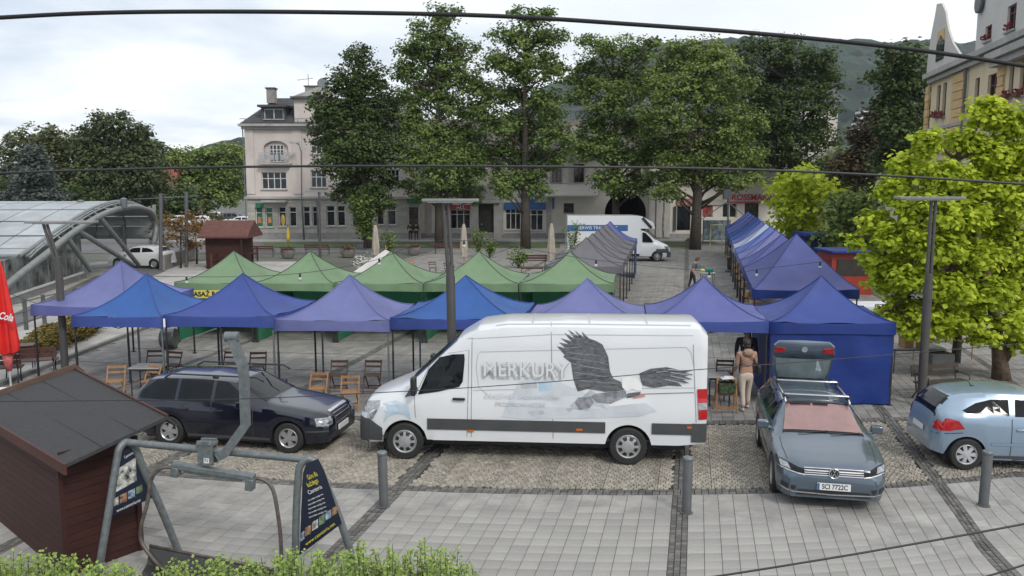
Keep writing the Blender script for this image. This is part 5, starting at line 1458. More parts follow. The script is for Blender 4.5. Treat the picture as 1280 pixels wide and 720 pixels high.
for x, st_ in ((wf, 1), (wr, 1)):
    for sg in (1, -1): wheel(van, Lv / 2 - x, sg * (HWv - .10), .362, .362, .24, 'hubcap', mat('hubcap_silver', (.42, .43, .44), .4, metal=.4), sg)
# photo pixel -> side of the van (dist from nose, z)
p_side = org + leftn * HWv
def vs(px, py):
    h = HIT(px, py, p_side, leftn); d = h - org; return (Lv / 2 - d.dot(vdir), h.z)
def vpoly(pts): return [vs(x, y) for x, y in pts]
def vz(x0, y0, sx, sy, pts): return [(x0 + a / sx, y0 + b / sy) for a, b in pts]
Z2 = lambda pts: vz(440, 370, 2.783, 2.783, pts)     # coordinates read in an enlarged crop
# lower black band, sill
for sg in (1, -1):
    D(van, 'rubbing_strip', VL.side([(1.38, .62), (wr - .44, .62), (wr - .44, .84), (1.38, .84)], sg, .02), M_plas)
    D(van, 'rubbing_strip', VL.side([(wr + .44, .62), (Lv - .25, .62), (Lv - .25, .84), (wr + .44, .84)], sg, .02), M_plas)
    D(van, 'front_bumper', VL.side([(-.1, .25), (wf - .44, .25), (wf - .44, .62), (.25, .78), (-.1, .78)], sg, .02), M_plas)
    D(van, 'rear_bumper', VL.side([(Lv - .28, .42), (Lv + .02, .42), (Lv + .02, .85), (Lv - .28, .85)], sg, .025), M_plas)
    D(van, 'door_window', VL.side(vpoly(Z2([(228, 345), (262, 262), (300, 222), (345, 208), (388, 206), (390, 225), (384, 300), (372, 318), (300, 335)])), sg, .012), M_glass)
    D(van, 'wheel_arch_trim', VL.side(strip([(wf + .445 * math.cos(a), .345 + .445 * math.sin(a)) for a in [PI * i / 12 for i in range(13)]], .05), sg, .012), M_vanw)
D(van, 'front_bumper', VL.front([(-.95, .25), (.95, .25), (.95, .70), (-.95, .70)], .02), M_plas)
D(van, 'rear_bumper', VL.front([(-.95, .42), (.95, .42), (.95, .62), (-.95, .62)], .02, rear=True), M_plas)
def wsn(x0, x1, y): return [(x0, -y), (x1, -y * .93), (x1, y * .93), (x0, y)]
D(van, 'windscreen', VL.top(wsn(1.05, 1.93, .72), .01), M_glass)
D(van, 'door_quarter_glass', VL.side(vpoly(Z2([(182, 355), (214, 300), (222, 345)])), 1, .012), M_plas)
# seams and doors
for pts in ([(228, 520 - 3), (216, 350), (282, 215), (404, 192), (402, 440), (398, 515)], [(415, 110), (415, 515)], [(692, 105), (700, 515)], [(1190, 172), (1197, 440)]):
    for sg in (1,): D(van, 'door_gap', VL.side(vpoly(Z2(strip(pts, 2.0))), sg, .007), M_seamw)
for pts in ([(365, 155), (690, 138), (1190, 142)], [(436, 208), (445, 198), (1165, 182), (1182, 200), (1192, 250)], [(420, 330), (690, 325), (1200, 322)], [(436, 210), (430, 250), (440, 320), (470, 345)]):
    D(van, 'body_crease_shade', VL.side(vpoly(Z2(strip(pts, 2.2))), 1, .006), mat('crease_shade', (.42, .43, .45), .4, var=.02))  # shade of the creases painted as thin grey strips
D(van, 'sliding_rail', VL.side(vpoly(Z2(strip([(700, 352), (1190, 338)], 3))), 1, .007), M_seamw)
mb = MB(); a = vs(*Z2([(372, 358)])[0]); mb.box(Lv / 2 - a[0], HWv + .02, a[1], .24, .04, .05); obj('door_handle', mb, M_black, van, bevel=.01)
# mirror
a = vs(*Z2([(222, 312)])[0])
for sg in (1, -1):
    mb = MB(); mb.box(Lv / 2 - a[0] + .02, sg * (HWv + .12), a[1] + .02, .10, .2, .36); mb.box(Lv / 2 - a[0], sg * (HWv + .0), a[1] - .06, .06, .16, .06); obj('wing_mirror', mb, M_black, van, bevel=.03)
# headlight, tail light, markers
for sg in (1, -1): D(van, 'headlight', VL.side(vpoly(Z2([(47, 400), (60, 380), (90, 376), (94, 388), (72, 428), (50, 436)])), sg, .012), M_lens)
D(van, 'headlight', VL.front([(.45, .84), (.80, .88), (.80, 1.12), (.6, 1.05)], .012), M_lens); D(van, 'headlight', VL.front([(-.80, .88), (-.45, .84), (-.6, 1.05), (-.80, 1.12)], .012), M_lens)
D(van, 'grille', VL.front([(-.42, .76), (.42, .76), (.5, 1.0), (-.5, 1.0)], .012), M_plas)
for sg in (1, -1):
    D(van, 'tail_light', VL.side(vpoly(Z2([(1202, 326), (1240, 326), (1242, 430), (1205, 430)])), sg, .02), M_red)
    D(van, 'tail_light_lens', VL.side(vpoly(Z2([(1204, 374), (1239, 374), (1239, 396), (1204, 396)])), sg, .026), M_lens)
for q in ((402, 464), (780, 460), (1165, 452)):
    D(van, 'side_marker', VL.side(vpoly(Z2([(q[0], q[1]), (q[0] + 22, q[1]), (q[0] + 22, q[1] + 8), (q[0], q[1] + 8)])), 1, .024), M_amber)
# livery
M_ink = mat('print_dark', (.12, .125, .135), .45, var=.35, scale=9, stretch=(1, 1, 3))
M_ink2 = mat('print_grey', (.24, .25, .27), .45, var=.3, scale=9)
M_inkl = mat('print_pale_grey', (.44, .47, .50), .4, var=.12, scale=5)
M_inkb = mat('print_pale_blue', (.36, .50, .62), .35, var=.12, scale=3, col2=(.55, .62, .68))
def deco(name, pts, m, off=.009): return D(van, name, VL.side(vpoly(Z2(pts)), 1, off), m)
deco('fender_print', [(105, 378), (150, 366), (195, 378), (205, 432), (180, 412), (150, 408), (125, 420), (108, 442), (118, 410)], M_inkb)
deco('pale_wash_print', [(580, 300), (700, 292), (790, 330), (900, 384), (1020, 372), (1060, 400), (1000, 418), (880, 424), (600, 428), (520, 420), (540, 380)], mat('print_wash', (.54, .575, .61), .32, var=.06, scale=3, coat=.4), .0075)
wing = [(762, 235), (735, 215), (740, 208), (713, 178), (745, 186), (720, 165), (755, 172), (725, 150), (765, 162), (738, 132), (775, 152), (752, 122), (790, 146), (775, 124), (806, 148), (800, 128), (826, 152), (850, 160), (872, 172), (892, 215), (898, 265), (910, 290), (935, 300), (950, 330), (880, 335), (820, 325), (785, 335), (770, 290)]
deco('eagle_wing_print', wing, M_ink)
deco('eagle_wing_print', [(1000, 272), (1040, 256), (1095, 250), (1150, 262), (1186, 262), (1160, 270), (1190, 276), (1158, 282), (1186, 292), (1150, 294), (1176, 306), (1135, 304), (1150, 316), (1100, 314), (1050, 322), (1010, 312)], M_ink, .0125)
for q in ([(748, 200), (865, 212)], [(756, 218), (880, 236)], [(768, 240), (893, 262)], [(772, 268), (903, 286)], [(778, 296), (925, 306)], [(735, 185), (800, 180)]): deco('feather_line_print', strip(q, 2.6), M_ink2, .011)
for q in ([(1100, 258), (1180, 264)], [(1110, 268), (1184, 279)], [(1110, 280), (1176, 294)], [(1090, 292), (1160, 307)], [(1060, 268), (1100, 266)]): deco('feather_line_print', strip(q, 2.2), M_inkl, .0145)
deco('eagle_body_print', [(845, 342), (905, 334), (950, 332), (960, 350), (900, 375), (850, 372), (830, 352)], M_ink2, .0125)
deco('eagle_tail_print', [(960, 340), (1005, 335), (1000, 350), (955, 357)], M_ink, .0125)
deco('eagle_head_print', [(940, 288), (965, 282), (990, 288), (1010, 308), (1008, 330), (995, 332), (975, 325), (955, 335), (940, 318)], M_white, .0135)
deco('red_print_patch', [(985, 348), (1018, 342), (1020, 352), (975, 360)], mat('print_pink', (.5, .25, .24), .4), .0125)
deco('globe_print', [(775, 372), (785, 355), (830, 352), (842, 372), (825, 390), (790, 396)], M_ink2, .0125)
deco('globe_print', [(745, 395), (775, 365), (800, 352), (830, 328), (865, 350), (870, 372), (890, 395), (840, 380), (820, 400), (770, 392), (755, 405)], M_inkl, .0095)
deco('pale_print', [(585, 308), (640, 300), (645, 322), (590, 325)], M_inkl); deco('pale_print', [(648, 300), (692, 298), (696, 330), (650, 335)], M_inkb)
deco('pale_print', [(610, 402), (665, 398), (670, 410), (625, 415)], M_inkl)
def vtext(body, x0, x1, y, hpx, m, off, name='lettering', bold=0, sx=None):
    a = vs(*Z2([(x0, y)])[0]); b = vs(*Z2([(x1, y)])[0]); hh_ = hpx / 2.783 / 62
    c = bpy.data.curves.new(name, 'FONT'); c.body = body; c.size = hh_ / .72
    mid = (a[0] + b[0]) / 2; P = org + vdir * (Lv / 2 - mid) + leftn * (HWv + off); P.z = (a[1] + b[1]) / 2
    ln = b[0] - a[0]; est = hh_ / .72 * .62 * len(body)
    bpy.data.curves.remove(c)
    return text(name, body, hh_ / .72, basis(P, -vdir), m, van, sx=ln / est if sx is None else sx, bold=bold, ext=.001)
vtext('MERKURY', 461, 751, 259.5, 50, mat('print_shadow_grey', (.36, .37, .38), .45), .016, bold=.004)
vtext('MERKURY', 458, 748, 258, 50, M_vanw, .018, bold=.002)
vtext('KRAJOWE I ZAGRANICZNE', 455, 735, 350, 14, mat('print_faint', (.56, .585, .61), .4), .014); vtext('PRZEPROWADZKI', 500, 670, 378, 14, MATS['print_faint'], .014)
for sg in (-.68, .68): D(van, 'roof_groove_shade', VL.top(strip([(2.7, sg), (Lv - .3, sg)], .05), .004), MATS['crease_shade'])  # groove shade painted as flat grey strips
for x in (3.4, 4.5, 5.6): D(van, 'roof_rib_shade', VL.top(strip([(x, -.6), (x, .6)], .03), .006), MATS['crease_shade'])  # ribs drawn by grey strips in the painted shade colour

# ---- generic cars
def car(name, label, loc, rz, L, Wd, H, wb, fo, m, style='estate', Rw=.32, rim='spoke5', rimm=None, group=None, scale=None, simple=False, col_strip=None):
    t = thing(name, label, 'car', loc, rz, group)
    wf, wr = fo, fo + wb; hw = Wd / 2
    if style == 'estate90':
        T = dict(top=[(0, .62), (.04, .70), (.10, .80), (.6, .88), (1.15, .95), (1.28, .98), (1.98, 1.36), (2.2, H - .03), (2.8, H), (3.6, H - .02), (3.98, H - .07), (4.30, 1.02), (L - .1, .93), (L, .62)],
                 belt=[(0, .60), (.3, .74), (1.2, .88), (2.5, .91), (L - .1, .92), (L, .6)], hw=[(0, hw * .80), (.08, hw * .90), (.35, hw * .98), (1, hw), (L - .4, hw * .99), (L - .08, hw * .92), (L, hw * .84)],
                 hr=[(0, hw * .72), (1.2, hw * .80), (1.9, hw * .70), (2.4, hw * .72), (3.8, hw * .70), (L - .1, hw * .78), (L, hw * .75)], zb=[(0, .24), (.4, .20), (L - .5, .20), (L, .30)], wz=Rw)
        glass = [[(1.62, .94), (2.02, 1.24), (2.18, 1.34), (2.42, 1.36), (2.42, .95)], [(2.50, .95), (2.50, 1.365), (3.22, 1.36), (3.22, .95)], [(3.30, .95), (3.30, 1.36), (3.78, 1.32), (4.08, 1.10), (4.12, .97)]]
        ws = (1.33, 1.96); rwin = (4.02, 4.27); doors = [(1.55, .95, 2.46), (2.46, .95, 3.26)]
    elif style == 'estateB8':
        T = dict(top=[(0, .56), (.03, .68), (.10, .76), (.5, .85), (.95, .925), (1.10, .96), (1.95, 1.345), (2.2, H - .03), (2.9, H), (3.8, H - .02), (4.25, H - .08), (4.55, 1.05), (L - .06, .90), (L, .6)],
                 belt=[(0, .54), (.3, .74), (1.2, .90), (2.5, .95), (L - .2, .99), (L, .58)], hw=[(0, hw * .74), (.08, hw * .87), (.35, hw * .97), (.9, hw), (L - .4, hw * .99), (L - .08, hw * .9), (L, hw * .8)],
                 hr=[(0, hw * .62), (1.2, hw * .76), (2.0, hw * .66), (2.4, hw * .68), (4.1, hw * .66), (L, hw * .7)], zb=[(0, .22), (.4, .20), (L - .5, .20), (L, .30)], wz=Rw)
        glass = [[(1.75, 1.0), (2.15, 1.28), (2.3, 1.35), (2.5, 1.37), (2.5, .99)], [(2.58, .99), (2.58, 1.375), (3.3, 1.37), (3.3, 1.0)], [(3.38, 1.0), (3.38, 1.36), (3.9, 1.33), (4.25, 1.1), (4.2, 1.03)]]
        ws = (1.14, 1.96); rwin = (4.28, 4.5); doors = [(1.65, .97, 2.54), (2.54, .97, 3.36)]
    else:  # hatch
        T = dict(top=[(0, .60), (.05, .74), (.3, .88), (.85, 1.0), (.98, 1.05), (1.75, H - .08), (2.1, H - .01), (2.6, H), (3.2, H - .06), (3.45, H - .12), (3.72, 1.08), (L - .12, .95), (L - .02, .78), (L, .5)],
                 belt=[(0, .56), (.3, .80), (1.0, .94), (2.4, 1.0), (L - .2, 1.04), (L - .1, .9), (L, .5)], hw=[(0, hw * .74), (.1, hw * .88), (.4, hw * .97), (.9, hw), (L - .5, hw * .99), (L - .15, hw * .9), (L, hw * .72)],
                 hr=[(0, hw * .62), (.9, hw * .78), (1.7, hw * .70), (2.3, hw * .72), (3.3, hw * .66), (L, hw * .62)], zb=[(0, .24), (.4, .20), (L - .5, .21), (L, .32)], wz=Rw)
        glass = [[(1.35, 1.02), (1.72, 1.28), (1.95, 1.32), (2.32, 1.335), (2.36, 1.04)], [(2.46, 1.05), (2.44, 1.33), (2.75, 1.32), (3.02, 1.25), (3.28, 1.12), (3.2, 1.08)]]
        ws = (1.02, 1.72); rwin = (3.46, 3.70); doors = [(1.25, 1.0, 2.42)]
    lf = Loft(L, [wf, wr], Rw + .05, T, edge=.07)
    obj('body', lf.mb, m, t, smooth=True, sharp=40)
    underbody(t, L * .90, Wd * .98, .13, .66, None, None)
    for x in (wf, wr):
        for sg in (1, -1): wheel(t, L / 2 - x, sg * (hw - .105), Rw, Rw, .2, rim, rimm, sg)
    for sg in (1, -1):
        for g in glass: D(t, 'side_window', lf.side(g, sg, .006), M_glass)
        if not simple:
            for (x0, z1, x1) in doors: D(t, 'door_gap', lf.side(strip([(x0, .25), (x0, z1 - .05), (x0 + .02, z1)], .014), sg, .004), M_seam); D(t, 'door_gap', lf.side(strip([(x1, .3), (x1, z1)], .014), sg, .004), M_seam)
            for (x0, z1, x1) in doors:
                mb = MB(); mb.box(L / 2 - x1 + .18, sg * (hw * .985 + .01), .80, .2, .035, .035); obj('door_handle', mb, m if style != 'hatch' else m, t, bevel=.008)
            D(t, 'side_moulding', lf.side(strip([(wf + Rw + .12, .52), (wr - Rw - .12, .52)], .05), sg, .012), col_strip or m)
            D(t, 'sill', lf.side([(wf + Rw + .06, .18), (wr - Rw - .06, .18), (wr - Rw - .06, .30), (wf + Rw + .06, .30)], sg, .006), M_plas)
        mb = MB(); mb.box(L / 2 - ws[0] - .42, sg * (hw + .08), .98, .12, .2, .14); mb.box(L / 2 - ws[0] - .40, sg * (hw - .02), .93, .08, .12, .04); obj('wing_mirror', mb, m, t, bevel=.025)
    y0 = hw * .76; y1 = hw * .60
    wsc = D(t, 'windscreen', lf.top([(ws[0], -y0), (ws[1], -y1), (ws[1], y1), (ws[0], y0)], .006), M_glass)
    D(t, 'rear_window', lf.top([(rwin[0], -y1), (rwin[1], -y0 * .85), (rwin[1], y0 * .85), (rwin[0], y1)], .006), M_glass)
    return t, lf, wsc
# dark blue estate
M_navyp = paint('car_paint_dark_blue', (.008, .010, .022), .2, .22)
pr_, pf_ = G(221, 557), G(362, 566)
d = (pf_ - pr_).normalized(); rz = math.atan2(d.y, d.x); rt_ = Vector((d.y, -d.x, 0))   # right side faces the camera
Lm = 4.32; wbm = 2.62; fo = .80
sc2 = (pf_ - pr_).length / wbm
loc = pf_ + d * (fo - Lm / 2) - rt_ * (.86 - .06)
merc, ml, mw = car('estate_car', 'dark blue estate car with five-spoke wheels and roof rails left of the van', loc, rz, Lm, 1.72, 1.42, wbm, fo, M_navyp, 'estate90', .31, 'spoke5', group='cars parked at the market')
for sg in (1, -1):
    mb = MB(); mb.tube([(.75, sg * .60, 1.38), (.6, sg * .60, 1.46), (-1.3, sg * .60, 1.46), (-1.45, sg * .60, 1.37)], .018, 6); mb.box(-.3, sg * .6, 1.43, .12, .03, .06); obj('roof_rail', mb, M_black, merc, smooth=True)
    D(merc, 'headlight', ml.front([(sg * .50, .56), (sg * .80, .57), (sg * .78, .72), (sg * .50, .71)], .01), M_lens)
    D(merc, 'headlight', ml.side([(.0, .56), (.22, .58), (.2, .72), (.0, .71)], sg, .01), M_lens)
    D(merc, 'tail_light', ml.side([(Lm - .22, .66), (Lm - .02, .66), (Lm - .02, .84), (Lm - .2, .84)], sg, .01), M_red)
    D(merc, 'lower_bumper_strip', ml.side(strip([(-.0, .47), (.42, .47)], .03), sg, .012), M_plas)
D(merc, 'grille', ml.front([(-.34, .55), (.34, .55), (.40, .78), (-.40, .78)], .012), mat('grille_dark', (.05, .05, .055), .35, metal=.6, var=.3, scale=30, stretch=(1, 1, 8)))
D(merc, 'grille_frame', ml.front(strip([(-.36, .54), (.36, .54), (.42, .78), (-.42, .78), (-.36, .54)], .03), .018), M_chrome)
for z in (.6, .66, .72): D(merc, 'grille_bar', ml.front(strip([(-.36, z), (.36, z)], .012), .018), M_chrome)
mb = MB(); mb.box(Lm / 2 + .03, 0, .42, .02, .5, .11); pl = obj('number_plate', mb, M_platew, merc)
text('plate_lettering', 'SB 4831', .1, world_m(merc) @ basis((Lm / 2 + .043, 0, .42), (0, 1, 0)), M_black, merc) if False else None
mb = MB(); mb.box(Lm / 2 - 1.55, -.3, .985 + .07, .16, .1, .006); obj('windscreen_paper', mb, M_white, merc)
# blue-grey estate facing the camera
M_passat = paint('car_paint_steel_blue', (.095, .128, .165), .45, .25)
Lp = 4.35
fx = G(1041, 625, .2); hd = Vector((-.2, -1, 0)).normalized(); rzp = math.atan2(hd.y, hd.x)
loc = Vector((fx.x, fx.y, 0)) - hd * (Lp / 2)
loc.z = 0
psl = 1.0
pas, pl_, pw = car('estate_car', 'steel blue estate car with raised tailgate and pink sunshade, facing the camera', loc, rzp, Lp, 1.80, 1.36, 2.55, .82, M_passat, 'estateB8', .32, 'spoke10', group='cars parked at the market')
D(pas, 'windscreen_sunshade', pl_.top([(1.20, -.66), (1.90, -.55), (1.90, .55), (1.20, .66)], .012), mat('sunshade_pink', (.25, .135, .125), .12, var=.1, scale=3, coat=1))
mb = MB(); h = pl_.bvh.ray_cast(Vector((Lp / 2 - 1.86, .05, 5)), Vector((0, 0, -1)))[0]; mb.box(h.x, .05, h.z + .02, .05, .26, .05); mb.box(h.x, -.3, h.z + .018, .06, .36, .015); obj('sensor_housing', mb, M_black, pas)
for sg in (1, -1):
    hl = D(pas, 'headlight', pl_.front([(sg * .46, .60), (sg * .84, .66), (sg * .86, .76), (sg * .70, .73), (sg * .46, .68)], .012), M_glass)
    D(pas, 'headlight_lens', pl_.front([(sg * .66, .645), (sg * .80, .67), (sg * .82, .74), (sg * .70, .715)], .018), M_lens, hl)
    D(pas, 'headlight_lens', pl_.front(strip([(sg * .46, .60), (sg * .66, .625), (sg * .84, .655)], .016), .018), M_chrome, hl)
    D(pas, 'fog_light', pl_.front([(sg * .60, .34), (sg * .80, .37), (sg * .80, .44), (sg * .58, .40)], .012), M_black)
    D(pas, 'chrome_trim', pl_.front(strip([(sg * .30, .30), (sg * .62, .31), (sg * .82, .35)], .022), .016), M_chrome)
    mb = MB(); mb.tube([(.35, sg * .56, 1.34), (.25, sg * .56, 1.405), (-1.45, sg * .56, 1.40), (-1.6, sg * .55, 1.32)], .018, 6); obj('roof_rail', mb, M_chrome, pas, smooth=True)
D(pas, 'grille', pl_.front([(-.46, .60), (.46, .60), (.46, .70), (-.46, .70)], .010), M_black)
for z in (.605, .635, .665, .70): D(pas, 'grille_bar', pl_.front(strip([(-.46, z), (.46, z)], .012), .017), M_chrome)
D(pas, 'lower_grille', pl_.front([(-.58, .26), (.58, .26), (.56, .35), (-.56, .35)], .012), M_black)
D(pas, 'chrome_trim', pl_.front(strip([(-.62, .31), (0, .29), (.62, .31)], .02), .018), M_chrome)
fxx = Lp / 2
c = MB(); c.lathe([(.085, 0), (.085, .02), (.001, .02)], 22, M=Matrix.Translation((fxx + .005, 0, .655)) @ Matrix.Rotation(PI / 2, 4, 'Y'), caps=False); bd = obj('round_badge', c, M_black, pas)
c = MB(); rr = [(.08 * math.cos(2 * PI * k / 24), .08 * math.sin(2 * PI * k / 24)) for k in range(25)]
c.tube([(fxx + .028, a, .655 + b) for a, b in rr], .008, 5)
def seg(p, q): c.tube([(fxx + .03, p[0], .655 + p[1]), (fxx + .03, q[0], .655 + q[1])], .006, 4)
for sg in (1, -1):
    seg((sg * .028, .07), (0, .012)); seg((sg * .062, .045), (sg * .030, -.062)); seg((sg * .030, -.062), (0, -.005))
obj('badge_emblem', c, M_chrome, bd)
mb = MB(); mb.box(fxx + .03, 0, .43, .02, .52, .115); plt = obj('number_plate', mb, M_platew, pas)
mb = MB(); mb.box(fxx + .041, -.24, .43, .004, .035, .11); obj('plate_band', mb, M_bluep, plt)
text('plate_lettering', 'SCI 7722C', .115, world_m(pas) @ basis((fxx + .042, .015, .43), (0, 1, 0)), M_black, pas, sx=.8, ext=.001, bold=.002)
for sg in (1, -1): D(pas, 'bonnet_gap', pl_.top(strip([(.30, sg * .70), (.7, sg * .74), (1.05, sg * .74)], .014), .004), M_seam)
for y_ in (-.42, .12): mb = MB(); h = pl_.bvh.ray_cast(Vector((Lp / 2 - 1.10, y_, 5)), Vector((0, 0, -1)))[0]; h2 = pl_.bvh.ray_cast(Vector((Lp / 2 - 1.18, y_ + .5, 5)), Vector((0, 0, -1)))[0]; mb.tube([h + Vector((0, 0, .02)), h2 + Vector((0, 0, .025))], .009, 4); obj('wiper', mb, M_black, pas)
# roof bars
for x in (.18, -.95):
    mb = MB(); mb.box(x, 0, 1.455, .09, 1.14, .03); b = obj('roof_bar', mb, M_chrome, pas, bevel=.01)
    mb = MB()
    for sg in (1, -1): mb.box(x, sg * .56, 1.42, .13, .07, .07)
    obj('bar_foot', mb, M_black, b, bevel=.01)
# tailgate raised
TG = Matrix.Translation((-Lp / 2 + .42, 0, 1.30)) @ Matrix.Rotation(R(16), 4, 'Y')
mb = MB(); prof = []
def tg(x, y, z): return TG @ Vector((x, y, z))
rows = []
for (z, w, x) in ((0, .52, 0), (.12, .56, .02), (.5, .60, .03), (.58, .62, .03), (.62, .62, .06), (.80, .60, .07), (.88, .50, .03)):
    rows.append([tg(x - .05, -w, z), tg(x, -w * .96, z), tg(x + .035, 0, z), tg(x, w * .96, z), tg(x - .05, w, z), tg(x - .08, 0, z)])
mb.loft(rows, True, True); gate = obj('tailgate', mb, M_passat, pas, smooth=True, sharp=40)
mb = MB(); g = [[tg(x + .045 + .0, y, z) for y in (-w, -w / 2, 0, w / 2, w)] for (z, w, x) in ((.06, .46, .01), (.25, .52, .025), (.52, .54, .035))]
for r_ in g: r_[0] = r_[0] - Vector((.03, 0, 0)); r_[4] = r_[4] - Vector((.03, 0, 0))
mb.loft(g, False, False); obj('rear_window', mb, mat('rear_glass_sheen', (.16, .20, .21), .12, var=.15), gate)
for sg in (1, -1):
    mb = MB(); mb.add([tg(.065, sg * .36, .66), tg(.045, sg * .58, .63), tg(.055, sg * .57, .78), tg(.075, sg * .38, .77)] + [tg(.09, sg * .37, .67), tg(.07, sg * .57, .64), tg(.08, sg * .56, .77), tg(.10, sg * .39, .76)], [(4, 5, 6, 7), (0, 4, 7, 3), (0, 1, 5, 4), (1, 2, 6, 5), (3, 7, 6, 2)]); obj('tail_lamp', mb, M_red, gate)
mb = MB(); mb.lathe([(.06, 0), (.06, .03), (.001, .03)], 16, M=Matrix.Translation(tg(.11, 0, .76)) @ Matrix.Rotation(PI / 2 + R(16), 4, 'Y'), caps=False); obj('round_badge', mb, M_chrome, gate)
mb = MB(); mb.tube([tg(.09, -.2, .6), tg(.09, .2, .6)], .02, 6); obj('gate_handle_recess', mb, M_black, gate)
for sg in (1, -1):
    mb = MB(); mb.tube([(-Lp / 2 + .2, sg * .5, 1.0), tg(-.06, sg * .5, .45)], .014, 6); obj('gas_strut', mb, M_black, pas)
# pale blue hatchback
M_corsa = paint('car_paint_pale_blue', (.25, .335, .43), .35, .28)
pr_ = G(1206, 587); Lc = 3.78; d = Vector((1, -.10, 0)).normalized(); rz = math.atan2(d.y, d.x); rt_ = Vector((d.y, -d.x, 0))
wbc = 2.45; foc = .74
loc = pr_ + d * (foc + wbc - Lc / 2) - rt_ * (.81 - .05)
cor, cl, cw = car('hatchback_car', 'pale blue three-door hatchback cut off by the right edge', loc, rz, Lc, 1.62, 1.46, wbc, foc, M_corsa, 'hatch', .30, 'spoke7', mat('wheel_cover_silver', (.5, .51, .52), .4, metal=.3), group='cars parked at the market')
for sg in (1, -1):
    D(cor, 'tail_light', cl.side([(Lc - .52, .80), (Lc - .12, .72), (Lc - .06, .86), (Lc - .22, .98), (Lc - .42, .94)], sg, .012), M_red)
    D(cor, 'tail_light', cl.front([(sg * .56, .74), (sg * .76, .74), (sg * .74, .92), (sg * .60, .92)], .012, rear=True), M_red)
    D(cor, 'bumper_gap', cl.side(strip([(Lc - .5, .72), (Lc - .02, .66)], .014), sg, .006), M_seam)
D(cor, 'number_plate', cl.front([(-.25, .60), (.25, .60), (.25, .71), (-.25, .71)], .02, rear=True), M_platew)
D(cor, 'rear_window', cl.front([(-.48, 1.06), (.48, 1.06), (.42, 1.33), (-.42, 1.33)], .01, rear=True), M_glass)
D(cor, 'fuel_flap', cl.side(ellipse(Lc - .62, .84, .08, .08), -1, .004), MATS['panel_gap_light']) if False else None
mb = MB(); mb.tube([(-.95, 0, 1.44), (-1.05, 0, 1.56)], .008, 5); mb.box(-.94, 0, 1.43, .07, .05, .03); obj('aerial', mb, M_black, cor)
# distant cars
M_wc = paint('car_paint_white', (.62, .63, .64), .0, .3); M_gc = paint('car_paint_grey', (.12, .12, .13), .4, .3)
far = [('hatchback_car', 'white hatchback parked behind the canopy arch on the left', G(165, 337), R(-8), 'hatch', M_wc), ]
g = G(165, 336)
t, _, _ = car('hatchback_car', 'white hatchback parked behind the canopy arch on the left', g + Vector((.3, .9, 0)), R(172), 4.0, 1.7, 1.48, 2.5, .78, M_wc, 'hatch', .31, 'spoke7', simple=True, group='cars parked on the left')
pk0, _, _ = car('parked_car', 'white car in the distant car park, nearest the pink tenement', G(300, 285), R(185), 4.0, 1.7, 1.48, 2.5, .78, M_wc, 'hatch', .31, 'spoke7', simple=True, group='cars in the distant car park')
t2 = dup(pk0, G(268, 277), R(170), 'white car in the distant car park under the slender sapling', 'cars in the distant car park')
for x_, y_, l_ in ((250, 284, 'white car in the distant car park left of the slender sapling'), (238, 279, 'white car in the distant car park behind the utility post'), (222, 283, 'leftmost white car in the distant car park')): dup(pk0, G(x_, y_), R(176), l_, 'cars in the distant car park')
t3 = dup(pk0, G(283, 290), R(180), 'white car in the distant car park just above the kiosk roof', 'cars in the distant car park')
pk1, _, _ = car('parked_car', 'dark grey car in the distant car park between the white ones', G(284, 279), R(170), 4.3, 1.75, 1.45, 2.6, .85, M_gc, 'estate90', .31, 'spoke5', simple=True, group='cars in the distant car park')
# far white box van
g = G(775, 327); d = Vector((1, .02, 0)); t = thing('box_van', 'white high box van with a blue stripe beyond the grey tents', 'van', g + Vector((-.1, 1.0, 0)), 0)
Lb = 7.2
Tb = dict(top=[(0, .9), (.04, 1.1), (.8, 1.45), (1.05, 1.55), (1.6, 2.05), (1.95, 2.25), (2.15, 2.3)], belt=[(0, .7), (.9, 1.25), (2.15, 1.3)], hw=[(0, .8), (.3, .98), (2.15, 1.0)], hr=[(0, .65), (1.1, .85), (2.15, .9)], zb=[(0, .3), (2.15, .4)], wz=.34)
BL = Loft(2.15, [.9], .42, Tb, edge=.1)
BL.mb.v = [(p[0] + Lb / 2 - 1.075, p[1], p[2]) for p in BL.mb.v]
obj('cab', BL.mb, M_vanw, t, smooth=True, sharp=35)
mb = MB(); mb.prism([(-Lb / 2, .55), (Lb / 2 - 2.1, .55), (Lb / 2 - 2.1, 2.3), (Lb / 2 - 1.1, 2.3), (Lb / 2 - 1.25, 2.75), (Lb / 2 - 2.0, 3.15), (Lb / 2 - 2.6, 3.2), (-Lb / 2, 3.2)], 2.1, M=Matrix.Translation((0, -1.05, 0))); obj('box_body', mb, M_vanw, t)
mb = MB(); mb.box(-1.5, -1.06, 2.35, 4.2, .02, .42); obj('blue_stripe', mb, M_bluep, t); text('lettering', 'SERWIS TRANSPORT', .3, Matrix.Translation(g + Vector((-1.6, -.08, 2.35))) @ Matrix.Rotation(PI / 2, 4, 'X'), M_platew, t)
mb = MB(); mb.tube([(Lb / 2 - 1.35, -1.06, 2.35), (Lb / 2 - 2.0, -1.06, 3.05)], .1, 6); obj('cab_fairing_slot', mb, M_black, t)
mb = MB(); mb.prism([(Lb / 2 - 1.95, 1.35), (Lb / 2 - 1.2, 1.35), (Lb / 2 - 1.35, 1.6), (Lb / 2 - 1.75, 2.0), (Lb / 2 - 1.95, 2.05)], .03, M=Matrix.Translation((0, -1.0, 0))); obj('door_window', mb, M_glass, t)
mb = MB(); mb.prism([(Lb / 2 - 1.0, 1.55), (Lb / 2 - 1.5, 2.1), (Lb / 2 - 1.52, 2.12), (Lb / 2 - 1.02, 1.62)], 1.5, M=Matrix.Translation((.06, -.75, .03))); obj('windscreen', mb, M_glass, t)
